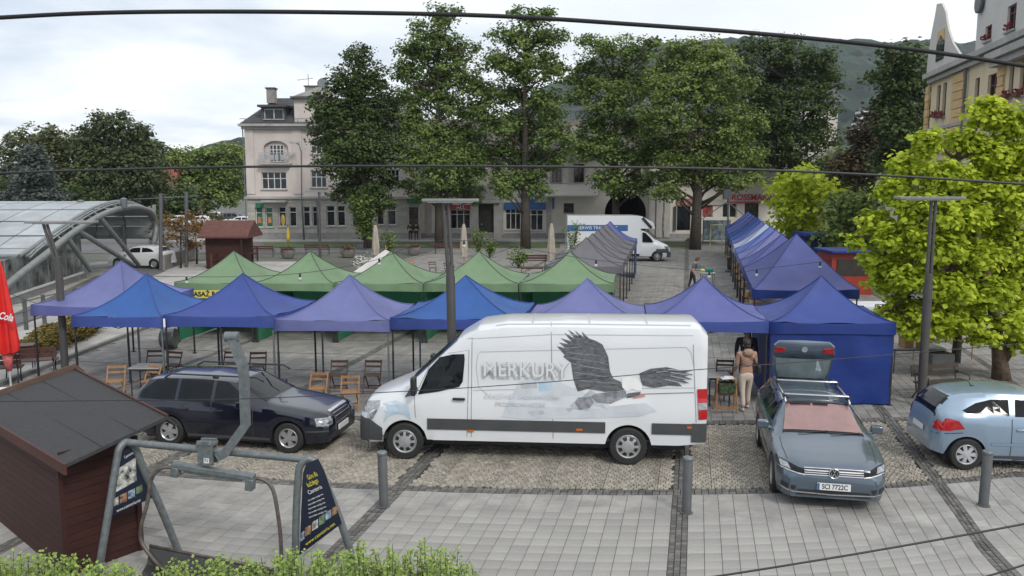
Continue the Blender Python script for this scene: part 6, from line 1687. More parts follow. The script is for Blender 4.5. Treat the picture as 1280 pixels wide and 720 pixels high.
mb = MB(); mb.box(Lb / 2 - .1, 0, .5, .3, 1.9, .4); mb.box(Lb / 2 - .55, -.95, .75, .9, .1, .3); obj('front_bumper', mb, M_plas, t, bevel=.05)
mb = MB(); mb.box(Lb / 2 - .25, -.82, .98, .3, .2, .2); obj('headlight', mb, M_lens, t, bevel=.04)
mb = MB(); mb.box(-.3, 0, .5, Lb - 1.5, 1.8, .3); obj('underbody', mb, M_black, t)
for x in (Lb / 2 - .9, -Lb / 2 + 1.2):
    for sg in (1, -1): wheel(t, x, sg * .88, .34, .34, .22, 'hubcap', None, sg)
# row of more parked cars glimpsed in the car park handled above
# ---------------------------------------------------------------- foreground hut
M_roofing = mat('roofing_felt', (.05, .05, .053), .95, var=.22, scale=60, bump=.5, bscale=160, dirt=.12)
M_redwood = mat('red_brown_boards', (.040, .0095, .006), .75, var=.18, scale=4, stretch=(1, 1, 8), tint=.12, bump=.15, bscale=12)
M_fascia = mat('fascia_brown', (.07, .022, .015), .7, var=.15, scale=8)
Rr, Bk, Lw = G(208, 520, 2.02), G(95, 462, 2.02), G(80, 580, 1.72)
ux = (Bk - Rr); ux.z = 0; lenr = ux.length; ux.normalize(); uy = Vector((-ux.y, ux.x, 0))
if uy.dot(Lw - Rr) < 0: uy = -uy
hw_ = (Lw - Rr).dot(uy)
t = thing('wooden_hut', 'red-brown wooden hut with a dark felt roof in the bottom left corner', 'hut', Rr - Vector((0, 0, Rr.z)), math.atan2(ux.y, ux.x))
# local: x along the ridge (back), y across; camera side is +/-; keep y sign
sy = 1 if uy.dot(Vector((-ux.y, ux.x, 0))) > 0 else -1
zr, ze2 = 2.02, 1.72
off_ = (Lw - Rr).dot(ux)
def hq(a, b, z): return (a, sy * b, z)
mb = MB(); e0, e1 = -.02, lenr + .02
def slab(p, q, r, s_, th):
    P = [Vector(v) for v in (p, q, r, s_)]; dn = Vector((0, 0, -th)); mb.add(P + [v + dn for v in P], [(0, 1, 2, 3), (7, 6, 5, 4), (0, 4, 5, 1), (1, 5, 6, 2), (2, 6, 7, 3), (3, 7, 4, 0)])
slab(hq(e0, 0, zr), hq(e1, 0, zr), hq(e1, hw_, ze2), hq(e0, hw_, ze2), .05) 
slab(hq(e0, -.16, zr - .16), hq(e1, -.16, zr - .16), hq(e1, -.002, zr), hq(e0, -.002, zr), .05)
rf = obj('roof', mb, M_roofing, t)
mb = MB()   # felt sheet overlaps
for f in (.33, .66):
    y = hw_ * f; z = zr + (ze2 - zr) * f; mb.box(lenr / 2, sy * y, z + .006, lenr, .012, .008)
obj('felt_overlap', mb, M_roofing, rf)
mb = MB(); mb.tube([hq(e0 - .01, 0, zr + .015), hq(e1, 0, zr + .015)], .022, 6); obj('ridge_trim', mb, M_fascia, rf)
mb = MB(); mb.box(lenr / 2, sy * (hw_ + .016), ze2 - .07, lenr + .06, .03, .15); obj('fascia_board', mb, M_fascia, rf)
mb = MB()
P = [hq(e1 + .02, -.16, zr - .18), hq(e1 + .02, 0, zr - .03), hq(e1 + .02, hw_, ze2 - .06)]
for a, b in ((P[0], P[1]), (P[1], P[2])): a, b = Vector(a), Vector(b); mb.add([a, b, b + Vector((0, 0, .13)), a + Vector((0, 0, .13)), a + Vector((.03, 0, 0)), b + Vector((.03, 0, 0)), b + Vector((.03, 0, .13)), a + Vector((.03, 0, .13))], [(0, 1, 2, 3), (7, 6, 5, 4), (3, 2, 6, 7), (4, 5, 1, 0)])
obj('barge_board', mb, mat('barge_board_weathered', (.11, .065, .048), .8, var=.15), rf)
wy0, wy1 = .34, hw_ - .05; x0w = .40
nB = 15
for i in range(nB):   # horizontal boards of the gable wall and of the long wall
    z0 = i * (ze2 + .05) / nB; z1 = (i + 1) * (ze2 + .05) / nB; hB = z1 - z0
    mb = MB(); mb.box(x0w, sy * (wy0 + wy1) / 2, (z0 + z1) / 2, .035, wy1 - wy0, hB - .005, tint=random.random()); obj('board', mb, M_redwood, t)
    if z1 < ze2 - .04: mb = MB(); mb.box((x0w + lenr - .3) / 2, sy * (wy1 - .01), (z0 + z1) / 2, lenr - .3 - x0w, .035, hB - .005, tint=random.random()); obj('board', mb, M_redwood, t)
mb = MB(); mb.box((x0w + lenr - .3) / 2, sy * (wy0 + wy1) / 2, ze2 / 2, lenr - .36 - x0w, wy1 - wy0 - .05, ze2 - .1); mb.prism([(wy0 * sy, ze2 - .1), (wy1 * sy, ze2 - .1), (wy0 * sy, zr - .08)], .03, M=Matrix.Translation((x0w + .02, 0, 0)) @ Matrix.Rotation(PI / 2, 4, 'Z')); obj('wall_core', mb, M_redwood, t)
mb = MB()
for y in (wy0, wy1): mb.box(x0w - .01, sy * y, ze2 / 2, .07, .07, ze2)
obj('corner_post', mb, M_redwood, t)
mb = MB(); mb.box(x0w + .02, sy * .1, .04, .1, wy1 - wy0, .08); 

for o_ in [c for c in bpy.data.objects if c.parent == t or (c.parent and c.parent.parent == t)]:
    if not o_.data.get('sheared'):
        for v_ in o_.data.vertices: b_ = sy * v_.co.y; v_.co.x -= .187 * b_; v_.co.y += sy * max(0, b_) / 1.44 * .07 * v_.co.x
        o_.data['sheared'] = 1
# small kiosk in the distance
g = G(283, 336); s = F / g.y
t = thing('kiosk', 'small red-brown kiosk with a pitched roof behind the first green tent', 'kiosk', g)
w = 62 / s; h = 2.2
mb = MB(); mb.box(-.1, 1.1, h / 2, w - .8, 2.1, h); obj('wall', mb, M_redwood, t)
for i in range(9): mb = MB(); mb.box(-.1, .035, .12 + i * .24, w - .78, .03, .225, tint=random.random()); obj('board', mb, M_redwood, t)
mb = MB(); a = w / 2
mb.add([(-a, -.5, h - .1), (a, -.5, h - .1), (a, 1.1, h + .85), (-a, 1.1, h + .85), (-a, 2.7, h - .1), (a, 2.7, h - .1), (-a, -.5, h - .22), (a, -.5, h - .22), (a, 2.7, h - .22), (-a, 2.7, h - .22)], [(0, 1, 2, 3), (5, 4, 3, 2), (0, 6, 7, 1), (1, 5, 2), (4, 0, 3), (5, 1, 7, 8), (6, 9, 8, 7)]); obj('roof', mb, mat('kiosk_roof', (.115, .045, .035), .85, var=.15, scale=4), t)
mb = MB(); mb.box(a - .45, -.3, h / 2, .1, .1, h - .2); mb.box(a - .1, .7, h / 2, .1, .1, h - .2); mb.box(a - .2, .3, .95, .9, .5, .06); obj('porch_post', mb, M_redwood, t)

# ---------------------------------------------------------------- chairlift display stand
zt = 1.72
LA = [G(123, 722), G(224, 690), AT(160, 553, 0.001 + 11.9)]
legL1, legL2 = G(121, 728), G(223, 689); apL = AT(158, 553, (legL1.y + legL2.y) / 2)
legR1, legR2 = G(369, 722), G(447, 716); apR = AT(388, 575, (legR1.y + legR2.y) / 2 + .05)
t = thing('chairlift_seat_display', 'grey steel chairlift seat hung in an A-frame stand at the bottom left', 'display stand', (legL1 + legR1) / 2)
def wtube(name, pts, r, m, parent=t, n=12): mb = MB(); mb.tube(pts, r, n); return obj(name, mb, m, parent, world=True, smooth=True, sharp=50)
def bend(a, ap, b, r=.12, k=6):
    a, ap, b = Vector(a), Vector(ap), Vector(b); p = ap + (a - ap).normalized() * r; q = ap + (b - ap).normalized() * r
    return [a] + [p.lerp(ap, i / k).lerp(ap.lerp(q, i / k), i / k) for i in range(k + 1)] + [b]
def ap_(l1, l2, ap, pts):
    n_ = (l2 - l1).cross(ap - l1).normalized(); return pcurve([l1] + [HIT(100 + a / 3.274, 500 + b / 3.274, l1, n_) for a, b in pts] + [l2], 40)
wtube('frame_leg', ap_(legL1, legL2, apL, [(118, 450), (150, 250), (163, 195), (194, 172), (226, 198), (262, 290), (330, 440)]), .052, M_gal)
wtube('frame_leg', ap_(legR1, legR2, apR, [(884, 500), (892, 330), (902, 268), (935, 240), (968, 262), (995, 320), (1060, 480)]), .052, M_gal)
wtube('top_beam', [apL, apR], .05, M_gal)
bx = apR - apL; bu = bx.normalized()
def onb(px): 
    f = (px - 158) / (388 - 158); return apL + bx * f
cpl = onb(262); dn = Vector((0, 0, -1)); fwd = Vector((bu.y, -bu.x, 0)).normalized()
if fwd.y > 0: fwd = -fwd
mb = MB(); M = Matrix.Translation(cpl) @ Matrix.Rotation(math.atan2(bu.y, bu.x), 4, 'Z')
mb.box(-.02, -.065, -.02, .22, .03, .34, M=M); mb.box(-.02, .065, -.02, .22, .03, .34, M=M); mb.box(-.02, 0, .1, .24, .17, .04, M=M); cl_ = obj('clamp_plate', mb, M_gal, t, world=True)
mb = MB(); 
for dx in (-.1, .06):
    for dz in (-.15, .12): mb.lathe([(.018, 0), (.018, .03)], 6, M=M @ Matrix.Translation((dx, -.08, dz)) @ Matrix.Rotation(PI / 2, 4, 'X'))
obj('bolt', mb, M_chrome, cl_, world=True)
mb = MB(); mb.box(0, -.085, -.12, .075, .004, .07, M=M); sgp = obj('number_tag', mb, M_platew, cl_, world=True); text('tag_lettering', '71', .06, M @ Matrix.Translation((0, -.09, -.12)) @ Matrix.Rotation(PI / 2, 4, 'X'), M_black, cl_)
# hanger arm
Yh = cpl.y - .12
hp = [AT(272, 571, Yh), AT(282, 566, Yh), AT(307, 531, Yh + .02), AT(305, 470, Yh + .03), AT(303, 456, Yh + .03), AT(289, 420, Yh + .1)]
mb = MB(); r4 = []
for i, p in enumerate(hp):
    dd = (hp[min(i + 1, 5)] - hp[max(i - 1, 0)]).normalized(); s_ = Vector((dd.z, 0, -dd.x)).normalized(); y = Vector((0, 1, 0)); w = .058
    r4.append([p + s_ * w - y * .05, p + s_ * w + y * .05, p - s_ * w + y * .05, p - s_ * w - y * .05])
mb.loft(r4, True, True); ha = obj('hanger_arm', mb, M_gal, t, world=True)
mb = MB(); mb.lathe([(.07, -.09), (.07, .09)], 14, M=Matrix.Translation(AT(290, 421, Yh + .1)) @ Matrix.Rotation(PI / 2, 4, 'Y')); obj('grip_sleeve', mb, M_gal, ha, world=True, smooth=True, sharp=40)
# cross beam below
Yb_ = cpl.y - .03
ba, bb_ = AT(216, 584, Yb_ + .05), AT(318, 600, Yb_ - .05); bd_ = (bb_ - ba).normalized(); Mb = Matrix.Translation((ba + bb_) / 2) @ bd_.to_track_quat('X', 'Z').to_matrix().to_4x4(); Lb_ = (bb_ - ba).length
mb = MB(); mb.box(0, 0, .035, Lb_, .13, .085, M=Mb); mb.box(0, 0, -.02, Lb_ * .72, .10, .04, M=Mb); mb.box(-Lb_ / 2 + .05, 0, -.05, .11, .14, .14, M=Mb); mb.box(Lb_ / 2 - .05, 0, -.06, .11, .14, .17, M=Mb); obj('cross_beam', mb, M_gal, t, world=True, bevel=.015)
M_pipe = mat('worn_brown_pipe', (.13, .11, .10), .5, metal=.3, var=.25, scale=12)
Ys = cpl.y
bail = pcurve([AT(216, 584, Ys), AT(200, 586, Ys), AT(189, 600, Ys), AT(184, 630, Ys - .05), AT(177, 655, Ys - .1), AT(176, 675, Ys - .1), AT(186, 692, Ys - .15), AT(200, 708, Ys - .25), AT(215, 716, Ys - .5)], 30)
wtube('bail_tube', bail, .027, M_pipe)
bail2 = pcurve([AT(314, 597, Ys), AT(330, 600, Ys), AT(341, 612, Ys), AT(347, 640, Ys - .02), AT(351, 675, Ys - .05), AT(352, 715, Ys - .1)], 26)
wtube('bail_tube', bail2, .027, M_pipe)
# seat panel
s0, s1 = AT(187, 682, Ys - .05), AT(342, 712, Ys - .15); dd = (s1 - s0).normalized(); dv = Vector((0, -.30, -.10))
mb = MB(); mb.add([s0, s1, s1 + Vector((0, -.12, -.22)), s0 + Vector((0, -.12, -.22)), s1 + Vector((0, -.45, -.30)), s0 + Vector((0, -.45, -.30))] + [p + Vector((0, .03, -.02)) for p in (s0, s1, s1 + Vector((0, -.12, -.22)), s0 + Vector((0, -.12, -.22)), s1 + Vector((0, -.45, -.33)), s0 + Vector((0, -.45, -.33)))], [(0, 3, 2, 1), (3, 5, 4, 2), (6, 7, 8, 9), (9, 8, 10, 11), (0, 1, 7, 6), (5, 11, 10, 4), (0, 6, 9, 3), (3, 9, 11, 5), (1, 2, 8, 7), (2, 4, 10, 8)]); st2 = obj('seat', mb, mat('seat_dark', (.035, .035, .037), .5, var=.2, scale=6), t, world=True)
mb = MB(); mb.tube([s0, s1], .022, 8); obj('seat_rail', mb, M_pipe, st2, world=True, smooth=True)
# boards
def board(poly, Yl, name, par):
    """poly in photo pixels; plane through the A-frame, slightly in front of the tubes"""
    return [HIT(x, y, Yl[0], Yl[1]) for x, y in poly]
M_board = mat('board_navy', (.012, .016, .035), .35, var=.1)
def quadb(name, pts, m, off, nrm, par=None):
    mb = MB(); P = [Vector(p) + nrm * off for p in pts]; n = len(P); Q = [p - nrm * .008 for p in P]
    mb.add(P + Q, [tuple(range(n)), tuple(reversed(range(n, 2 * n)))] + [(i + n, (i + 1) % n + n, (i + 1) % n, i) for i in range(n)]); return obj(name, mb, m, par or t, world=True)
nR = (legR2 - legR1).cross(apR - legR1).normalized(); 
if nR.y > 0: nR = -nR
nL = (legL2 - legL1).cross(apL - legL1).normalized()
if nL.y > 0: nL = -nL
Z8 = lambda a, b: (100 + a / 3.274, 500 + b / 3.274)
hR = lambda pts, o=0: [HIT(*Z8(*p), legR1 + nR * (.056 + o), nR) for p in pts]
hL = lambda pts, o=0: [HIT(*Z8(*p), legL1 + nL * (.0 + o), nL) for p in pts]
br = quadb('info_board', hR([(925, 262), (975, 240), (1000, 290), (1072, 505), (898, 635), (905, 450), (912, 300)]), M_board, 0, nR)
bl = quadb('info_board', hL([(178, 205), (225, 195), (245, 260), (296, 400), (126, 478)]), M_board, 0, nL)
def brect(par, h, pts, m, o=.006, name='board_picture'): quadb(name, h(pts, o), m, 0, nR if h is hR else nL, par)
ph = [mat('photo_%s' % n, c, .35, var=.6, scale=14) for n, c in (('sky', (.25, .33, .42)), ('brown', (.28, .16, .10)), ('pale', (.42, .42, .40)), ('green', (.12, .17, .10)))]
brect(bl, hL, [(150, 285), (228, 236), (232, 330), (143, 380)], ph[2], name='board_map')
for i, q in enumerate(((132, 395, 158, 428), (163, 378, 192, 414), (197, 362, 225, 396), (230, 346, 256, 376))): brect(bl, hL, [(q[0], q[1] + 12), (q[2], q[1]), (q[2] - 0, q[3]), (q[0], q[3] + 10)], ph[(i * 3 + 2) % 4])
for i, q in enumerate(((902, 535, 918, 568), (921, 510, 946, 545), (950, 487, 974, 522), (978, 466, 1001, 502), (1005, 448, 1028, 480), (1031, 430, 1054, 462))): brect(br, hR, [(q[0], q[1] + 14), (q[2], q[1]), (q[2], q[3]), (q[0], q[3] + 14)], ph[i % 4])
def btext(body, h, x0, y0, x1, y1, px, m, par, al='CENTER'):
    a, b = h([(x0, y0)], .012)[0], h([(x1, y1)], .012)[0]; nn = nR if h is hR else nL
    xd = (b - a).normalized(); zd = nn.cross(xd) 
    if zd.z < 0: zd = -zd
    size = px / 3.274 / (F / a.y) / .7; o = text('board_lettering', body, size, basis((a + b) / 2, xd, zd), m, par, ext=.0005)
    est = size * .58 * len(body); o.scale = (max(.4, min(1.6, (b - a).length / est)), 1, 1); return o
M_yel = mat('print_yellow', (.62, .55, .06), .5, var=.03); M_prw = mat('print_white', (.65, .66, .68), .5, var=.03)
btext('Góra dla', hR, 925, 322, 975, 298, 22, M_yel, br); btext('każdego', hR, 925, 352, 978, 326, 22, M_yel, br); btext('Czantoria', hR, 924, 385, 998, 350, 18, M_prw, br)
for i in range(5): btext('linia kolejka wyciąg trasa', hR, 918, 420 + i * 17, 1010 + i * 5, 377 + i * 17, 7, M_prw, br)
btext('www.czantoria.net', hR, 905, 605, 1060, 492, 14, M_yel, br); btext('www.czantoria.net', hL, 135, 462, 262, 402, 13, M_prw, bl); btext('Czantoria', hL, 176, 240, 222, 212, 12, M_prw, bl)
# ---------------------------------------------------------------- bollards
bps = [(480, 633, 'grey steel bollard at the corner below the van front wheel'), (858, 641, 'grey steel bollard between the van and the steel blue car'), (1229, 632, 'grey steel bollard in front of the pale blue hatchback')]
for i, (x, y, lb) in enumerate(bps):
    g = G(x, y); b = thing('bollard', lb, 'bollard', g, 0, 'grey steel bollards along the parking strip')
    b.rotation_euler = (0, R((-1.0, .3, .9)[i]), 0)
    mb = MB(); mb.lathe([(.078, 0), (.078, .885), (.07, .90)], 20); obj('post', mb, M_post, b, smooth=True, sharp=40)
    mb = MB(); mb.lathe([(.086, .90), (.088, .93), (.08, .945), (.001, .95)], 20, caps=False); mb.lathe([(.001, .895), (.086, .90)], 20, caps=False); obj('cap', mb, M_gal, b, smooth=True, sharp=30)
    mb = MB(); mb.lathe([(.105, 0), (.105, .015), (.078, .02)], 20); obj('foot_collar', mb, M_post, b)
# ---------------------------------------------------------------- street lamps
def lamp(label, base, top, slab_, kink=None, Hs=None, group='flat box street lamps on the square', f=.6, lo_=None):
    """base ground point, top world point"""
    t = thing('street_lamp', label, 'street lamp', base, 0, group); b = Vector(base); tp = Vector(top)
    M_l = mat('lamp_anthracite', (.075, .07, .068), .5, metal=.1, var=.08, scale=6)
    lo = Vector(lo_) if lo_ is not None else b.lerp(tp, f); mb = MB(); mb.tube([b, lo], .10, 16); obj('lower_pole', mb, M_l, t, world=True, smooth=True, sharp=40)
    mb = MB(); kk = lo + Vector(kink or (0, 0, 0)); d = (tp - kk).normalized(); s = Vector((0.05, 0, 0))
    for sg in (-1, 1): mb.tube([lo + s * sg * .9, tp + s * sg], .04, 8)
    mb.tube([lo - Vector((0, 0, .1)), lo + Vector((0, 0, .25))], .085, 12)
    obj('upper_pole', mb, M_l, t, world=True, smooth=True, sharp=40)
    mb = MB(); x0, x1, yaw = slab_; M = Matrix.Translation(tp) @ Matrix.Rotation(yaw, 4, 'Z'); mb.box((x0 + x1) / 2, 0, .03, x1 - x0, .42, .06, M=M); obj('lamp_panel', mb, mat('lamp_panel_grey', (.22, .22, .22), .5), t, world=True, bevel=.01)
    mb = MB(); mb.box((x0 + x1) / 2, 0, -.012, (x1 - x0) * .8, .3, .02, M=M); obj('diffuser', mb, M_white, t, world=True)
    return t
gl = G(82, 470); gl.y; lamp('dark street lamp leaning inward at the left, beside the hedge', gl, AT(56, 279, gl.y), (-.45, 1.35, R(4)), lo_=AT(73, 332, gl.y))
gm = G(567, 530); lamp('tall grey street lamp rising behind the white van in the middle', gm, AT(557, 252, gm.y), (-.5, .72, 0), lo_=AT(563, 345, gm.y))
gr = G(1151, 508); lamp('dark street lamp in front of the catalpa crown', gr, AT(1167, 249, gr.y), (-.85, .65, R(-3)))
gf = G(400, 322); lamp('distant street lamp in front of the pale pink tenement', gf, AT(399, 240, gf.y), (-1.0, .8, 0))
def arm_lamp(label, x, yb, pts, r=.08, head=None, Y=None):
    g = G(x, yb) if Y is None else gp(x, Y); t = thing('road_lamp', label, 'street lamp', g, 0, 'tall curved-arm road lamps')
    mb = MB(); P = [g] + [AT(a, b, g.y) for a, b in pts]; mb.tube(P, [r * 1.2] + [r * .8] * (len(P) - 2) + [r * .5], 8); obj('pole', mb, M_gal, t, world=True, smooth=True)
    a, b = pts[-1]; p = AT(a, b, g.y); mb = MB(); mb.box(p.x, p.y, p.z, .9, .35, .18); obj('lamp_head', mb, mat('lamp_head_pale', (.4, .41, .42), .5), t, world=True); return t
arm_lamp('tall curved road lamp in front of the pink tenement windows', 380, 301, [(377, 250), (376.5, 190), (374, 181), (368, 178)])
arm_lamp('road lamp with a single arm above the small red house', 214, 250, [(214, 208), (211, 203), (197, 200)], Y=118)
t = arm_lamp('road lamp with two arms at the far left above the canopy', 9, 250, [(9, 207), (15, 204), (22, 203)], Y=110); mb = MB(); mb.tube([AT(9, 208, 110), AT(0, 207, 110)], .05, 6); mb.box(*AT(-2, 207, 110), .9, .35, .18); obj('lamp_arm', mb, M_gal, t, world=True)
# utility posts left of the kiosk
for i, (x, yt, yb, lb) in enumerate(((201, 242, 338, 'dark post with crossarm wire right of the canopy arch'), (233, 240, 334, 'paired post with a horizontal arm beside the rusty sapling'))):
    g = G(x, yb); t = thing('utility_post', lb, 'post', g); mb = MB(); mb.tube([g, AT(x, yt, g.y)], .12, 8); obj('pole', mb, M_post, t, world=True)
    mb = MB(); mb.tube([AT(x - 34, yt + 7, g.y), AT(x + 16, yt + 5, g.y)], .03, 5); obj('crossarm', mb, M_post, t, world=True)
mb_ = None
# ---------------------------------------------------------------- folding furniture
def folding_chair(name, label, m):
    t = thing(name, label, 'folding chair'); w = .21
    for s in (-1, 1):
        mb = MB(); mb.tube([(s * w, -.20, 0), (s * w, .16, .80)], .017, 6); obj('frame_leg', mb, m, t)          # long: front foot to top of back
        mb = MB(); mb.tube([(s * (w - .045), .26, 0), (s * (w - .045), -.10, .44)], .016, 6); obj('rear_leg', mb, m, t)
    mb = MB()
    for k in range(5): mb.box(0, -.15 + k * .075, .44, .36, .062, .018, tint=random.random())
    obj('seat', mb, m, t)
    for z in (.76, .64): mb = MB(); y = -.20 + .36 * z / .80; mb.box(0, y, z, .42, .02, .06 if z > .7 else .045); obj('back_slat', mb, m, t)
    mb = MB(); mb.box(0, -.14, .12, .40, .02, .03); mb.box(0, .20, .10, .32, .02, .03); obj('stretcher', mb, m, t)
    return t
GC = 'wooden folding chairs under the blue tents'
chL = folding_chair('folding_chair', '', M_woodl); chD = folding_chair('folding_chair', '', M_woodd)
cs = [(chL, 146, 497, 10, 'light wood folding chair behind the hut roof, leftmost of the chairs'), (chL, 190, 497, -22, 'light wood folding chair in front of the left grey table'), (chD, 217, 476, -15, 'dark folding chair right of the left grey table'), (chD, 194, 474, 5, 'dark folding chair mostly hidden behind the left grey table'),
      (chD, 290, 476, 0, 'dark folding chair behind the table above the estate car roof'), (chD, 323, 477, 6, 'dark backed folding chair right of the table above the estate car'),
      (chL, 398, 507, -8, 'light wood folding chair beside the bonnet of the dark blue estate'), (chD, 424, 489, 0, 'dark folding chair, back left of the group of four'), (chL, 438, 512, 4, 'nearest light wood folding chair, front right of the group of four'), (chD, 466, 489, -4, 'dark folding chair just left of the white van windscreen'), (chD, 905, 485, 170, 'dark folding chair behind the small table by the woman')]
used = set()
for (src, x, y, rz, lb) in cs:
    g = G(x, y)
    if id(src) not in used:
        used.add(id(src)); src.location = g; src.rotation_euler = (0, 0, R(rz)); src['label'] = lb; src['group'] = GC
    else: dup(src, g, R(rz), lb, GC)
def table(label, g, w, d, h, m, legm, rz=0, cat='table', group=None):
    t = thing('table', label, cat, g, rz, group)
    mb = MB(); mb.box(0, 0, h - .015, w, d, .03); obj('table_top', mb, m, t, bevel=.008)
    for sx in (-1, 1):
        for sy_ in (-1, 1): mb = MB(); mb.tube([(sx * (w / 2 - .06), sy_ * (d / 2 - .06), 0), (sx * (w / 2 - .06), sy_ * (d / 2 - .06), h - .03)], .016, 6); obj('leg', mb, legm, t)
    mb = MB(); mb.box(0, 0, h - .055, w - .14, d - .14, .05); obj('apron', mb, legm, t)
    return t
M_tab = mat('table_grey', (.30, .30, .30), .4, var=.06)
g = G(186, 457, .74); g.z = 0; table('grey folding table among the leftmost folding chairs', g, .82, .62, .74, M_tab, M_black, 0, group='grey tables under the blue tents')
g = G(281, 460, .74); g.z = 0; table('grey folding table right above the estate car roof', g, .86, .6, .74, M_tab, M_black, 0, group='grey tables under the blue tents')
g = G(897, 468, .74); g.z = 0; table('small grey table between the white van and the woman', g, .6, .6, .74, M_tab, M_black, 0, group='grey tables under the blue tents')
# crate stand by the van
g = G(907, 515); t = thing('wooden_stand', 'light wood trestle stand with a mesh crate beside the woman', 'stand', g)
for sx in (-1, 1):
    mb = MB(); mb.tube([(sx * .25, -.12, 0), (sx * .21, .02, .82)], .02, 6); obj('leg', mb, M_woodl, t); mb = MB(); mb.tube([(sx * .25, .2, 0), (sx * .21, .06, .82)], .02, 6); obj('leg', mb, M_woodl, t)
for z in (.12, .45, .80): mb = MB(); mb.box(0, -.12 + .14 * z / .82, z, .46, .025, .06); obj('rail', mb, M_woodl, t)
t = thing('crate', 'dark green mesh crate with leaflets on the trestle stand', 'crate', (g.x, g.y - .0, .48))
mb = MB(); mb.box(0, 0, .0, .38, .25, .02); mb.box(0, -.12, .12, .38, .02, .24); mb.box(0, .12, .12, .38, .02, .24); mb.box(-.18, 0, .12, .02, .22, .24); mb.box(.18, 0, .12, .02, .22, .24); obj('crate_body', mb, mat('crate_green', (.05, .08, .04), .6, var=.5, scale=18), t)
mb = MB(); mb.box(0, 0, .34, .3, .18, .02, rz=.2); mb.box(.05, .02, .36, .2, .14, .02, rz=-.3); obj('paper_stack', mb, M_platew, t)
# ---------------------------------------------------------------- benches, parasols
def bench(label, g, rz, m=None, w=1.5, group=None, arm=True, back=True, sc=1, name='bench'):
    t = thing(name, label, 'bench', g, rz, group)
    for k in range(3): mb = MB(); mb.box(0, -.16 + k * .14, .45, w, .12, .03, tint=random.random()); obj('seat_slat', mb, m, t)
    if back:
        for k in range(2): mb = MB(); mb.box(0, .25 + k * .03, .62 + k * .16, w, .025, .12, tint=random.random()); obj('back_slat', mb, m, t)
    for sx in (-1, 1):
        mb = MB(); x = sx * (w / 2 - .1)
        mb.tube([(x, -.24, 0), (x, -.16, .2), (x, -.24, .42), (x, .2, .42), (x, .3, .86)], .018, 6); mb.tube([(x, .3, 0), (x, .16, .2), (x, .2, .42)], .018, 6)
        if arm: mb.tube([(x, -.22, .43), (x, -.24, .62), (x, .26, .64)], .015, 6)
        obj('iron_side', mb, M_black, t, smooth=True)
    return t
M_bench = mat('bench_wood_red_brown', (.085, .03, .022), .5, var=.2, scale=10, tint=.15)
GBn = 'red-brown slatted beer garden benches'
d_b = R(22)
bench('red-brown bench with backrest and curled iron arms beside the red parasol', G(40, 470), d_b + PI, M_bench, 1.35, GBn)
bench('red-brown bench cut off by the left edge behind the red parasol', G(4, 480), d_b + PI, M_bench, 1.0, GBn)
g = G(16, 462); t = table('dark table under the closed red parasol', g, 1.2, .5, .72, M_bench, M_black, d_b)
# red closed parasol
g = G(14, 487); t = thing('closed_parasol', 'closed red parasol with white Coca-Cola lettering at the left edge', 'parasol', g, 0)
mb = MB(); mb.tube([(0, 0, 0), (0, 0, 2.75)], .025, 10); obj('pole', mb, M_white, t, smooth=True)
mb = MB(); mb.box(0, 0, .03, .6, .1, .05); mb.box(0, 0, .032, .1, .6, .05); obj('base', mb, M_white, t)
mb = MB(); rings = []
ztop = AT(8, 327, g.y).z; zbt = AT(8, 440, g.y).z
for j in range(15):
    f = j / 14; z = ztop + (zbt - ztop) * f; r_ = .05 + .235 * f ** .75
    if f > .93: r_ *= .9
    rings.append([((r_ * (1 + .22 * math.cos(8 * a))) * math.cos(a) - .08 + .03 * f, (r_ * (1 + .22 * math.cos(8 * a))) * math.sin(a), z + .03 * math.cos(8 * a) * (f > .9)) for a in [2 * PI * k / 48 for k in range(48)]])
mb.loft(rings, True, True); M_pred = mat('parasol_red', (.60, .015, .012), .6, var=.08, scale=3); can = obj('folded_canopy', mb, M_pred, t, smooth=True, sharp=60)
mb = MB(); mb.tube([(-.03, 0, zbt + .0), (-.02, 0, zbt - .25), (0, 0, zbt - .5)], [.14, .11, .06], 10); obj('canopy_tail', mb, mat('parasol_pink', (.55, .12, .12), .6, var=.3, scale=9), can, smooth=True)
mb = MB(); mb.tube([(-.13, -.16, ztop - .15), (-.16, -.27, zbt + .9)], .035, 6); obj('white_seam', mb, M_white, can)
text('parasol_lettering', 'Coca-Cola', .26, mat4((g.x - .02, g.y - .34, (ztop + zbt) / 2 - .15)) @ Matrix.Rotation(PI / 2, 4, 'X') @ Matrix.Rotation(R(-12), 4, 'Z'), M_prw, t, shear=.35, bold=.006, sx=.75)
# beige closed parasols in the background
for i, (x, yt, yb, lb) in enumerate(((470, 281, 327, 'closed beige parasol near the first maple'), (580, 280, 330, 'closed beige parasol right of the middle lamp post'), (689, 279, 335, 'closed beige parasol left of the far white van'))):
    g = G(x, yb); hh_ = AT(x, yt, g.y).z; t = thing('closed_parasol', lb, 'parasol', g, 0, 'closed beige parasols')
    mb = MB(); mb.tube([(0, 0, 0), (0, 0, hh_)], .03, 8); obj('pole', mb, M_woodl, t)
    mb = MB(); rings = []
    for j in range(10):
        f = j / 9; z = hh_ - (hh_ - .5) * f; r_ = .06 + .19 * f ** .6 - (.06 if f > .85 else 0); rings.append([((r_ * (1 + .2 * math.cos(6 * a))) * math.cos(a), (r_ * (1 + .2 * math.cos(6 * a))) * math.sin(a), z) for a in [2 * PI * k / 30 for k in range(30)]])
    mb.loft(rings, True, True); obj('folded_canopy', mb, mat('parasol_beige', (.40, .35, .29), .8, var=.1), t, smooth=True, sharp=60)
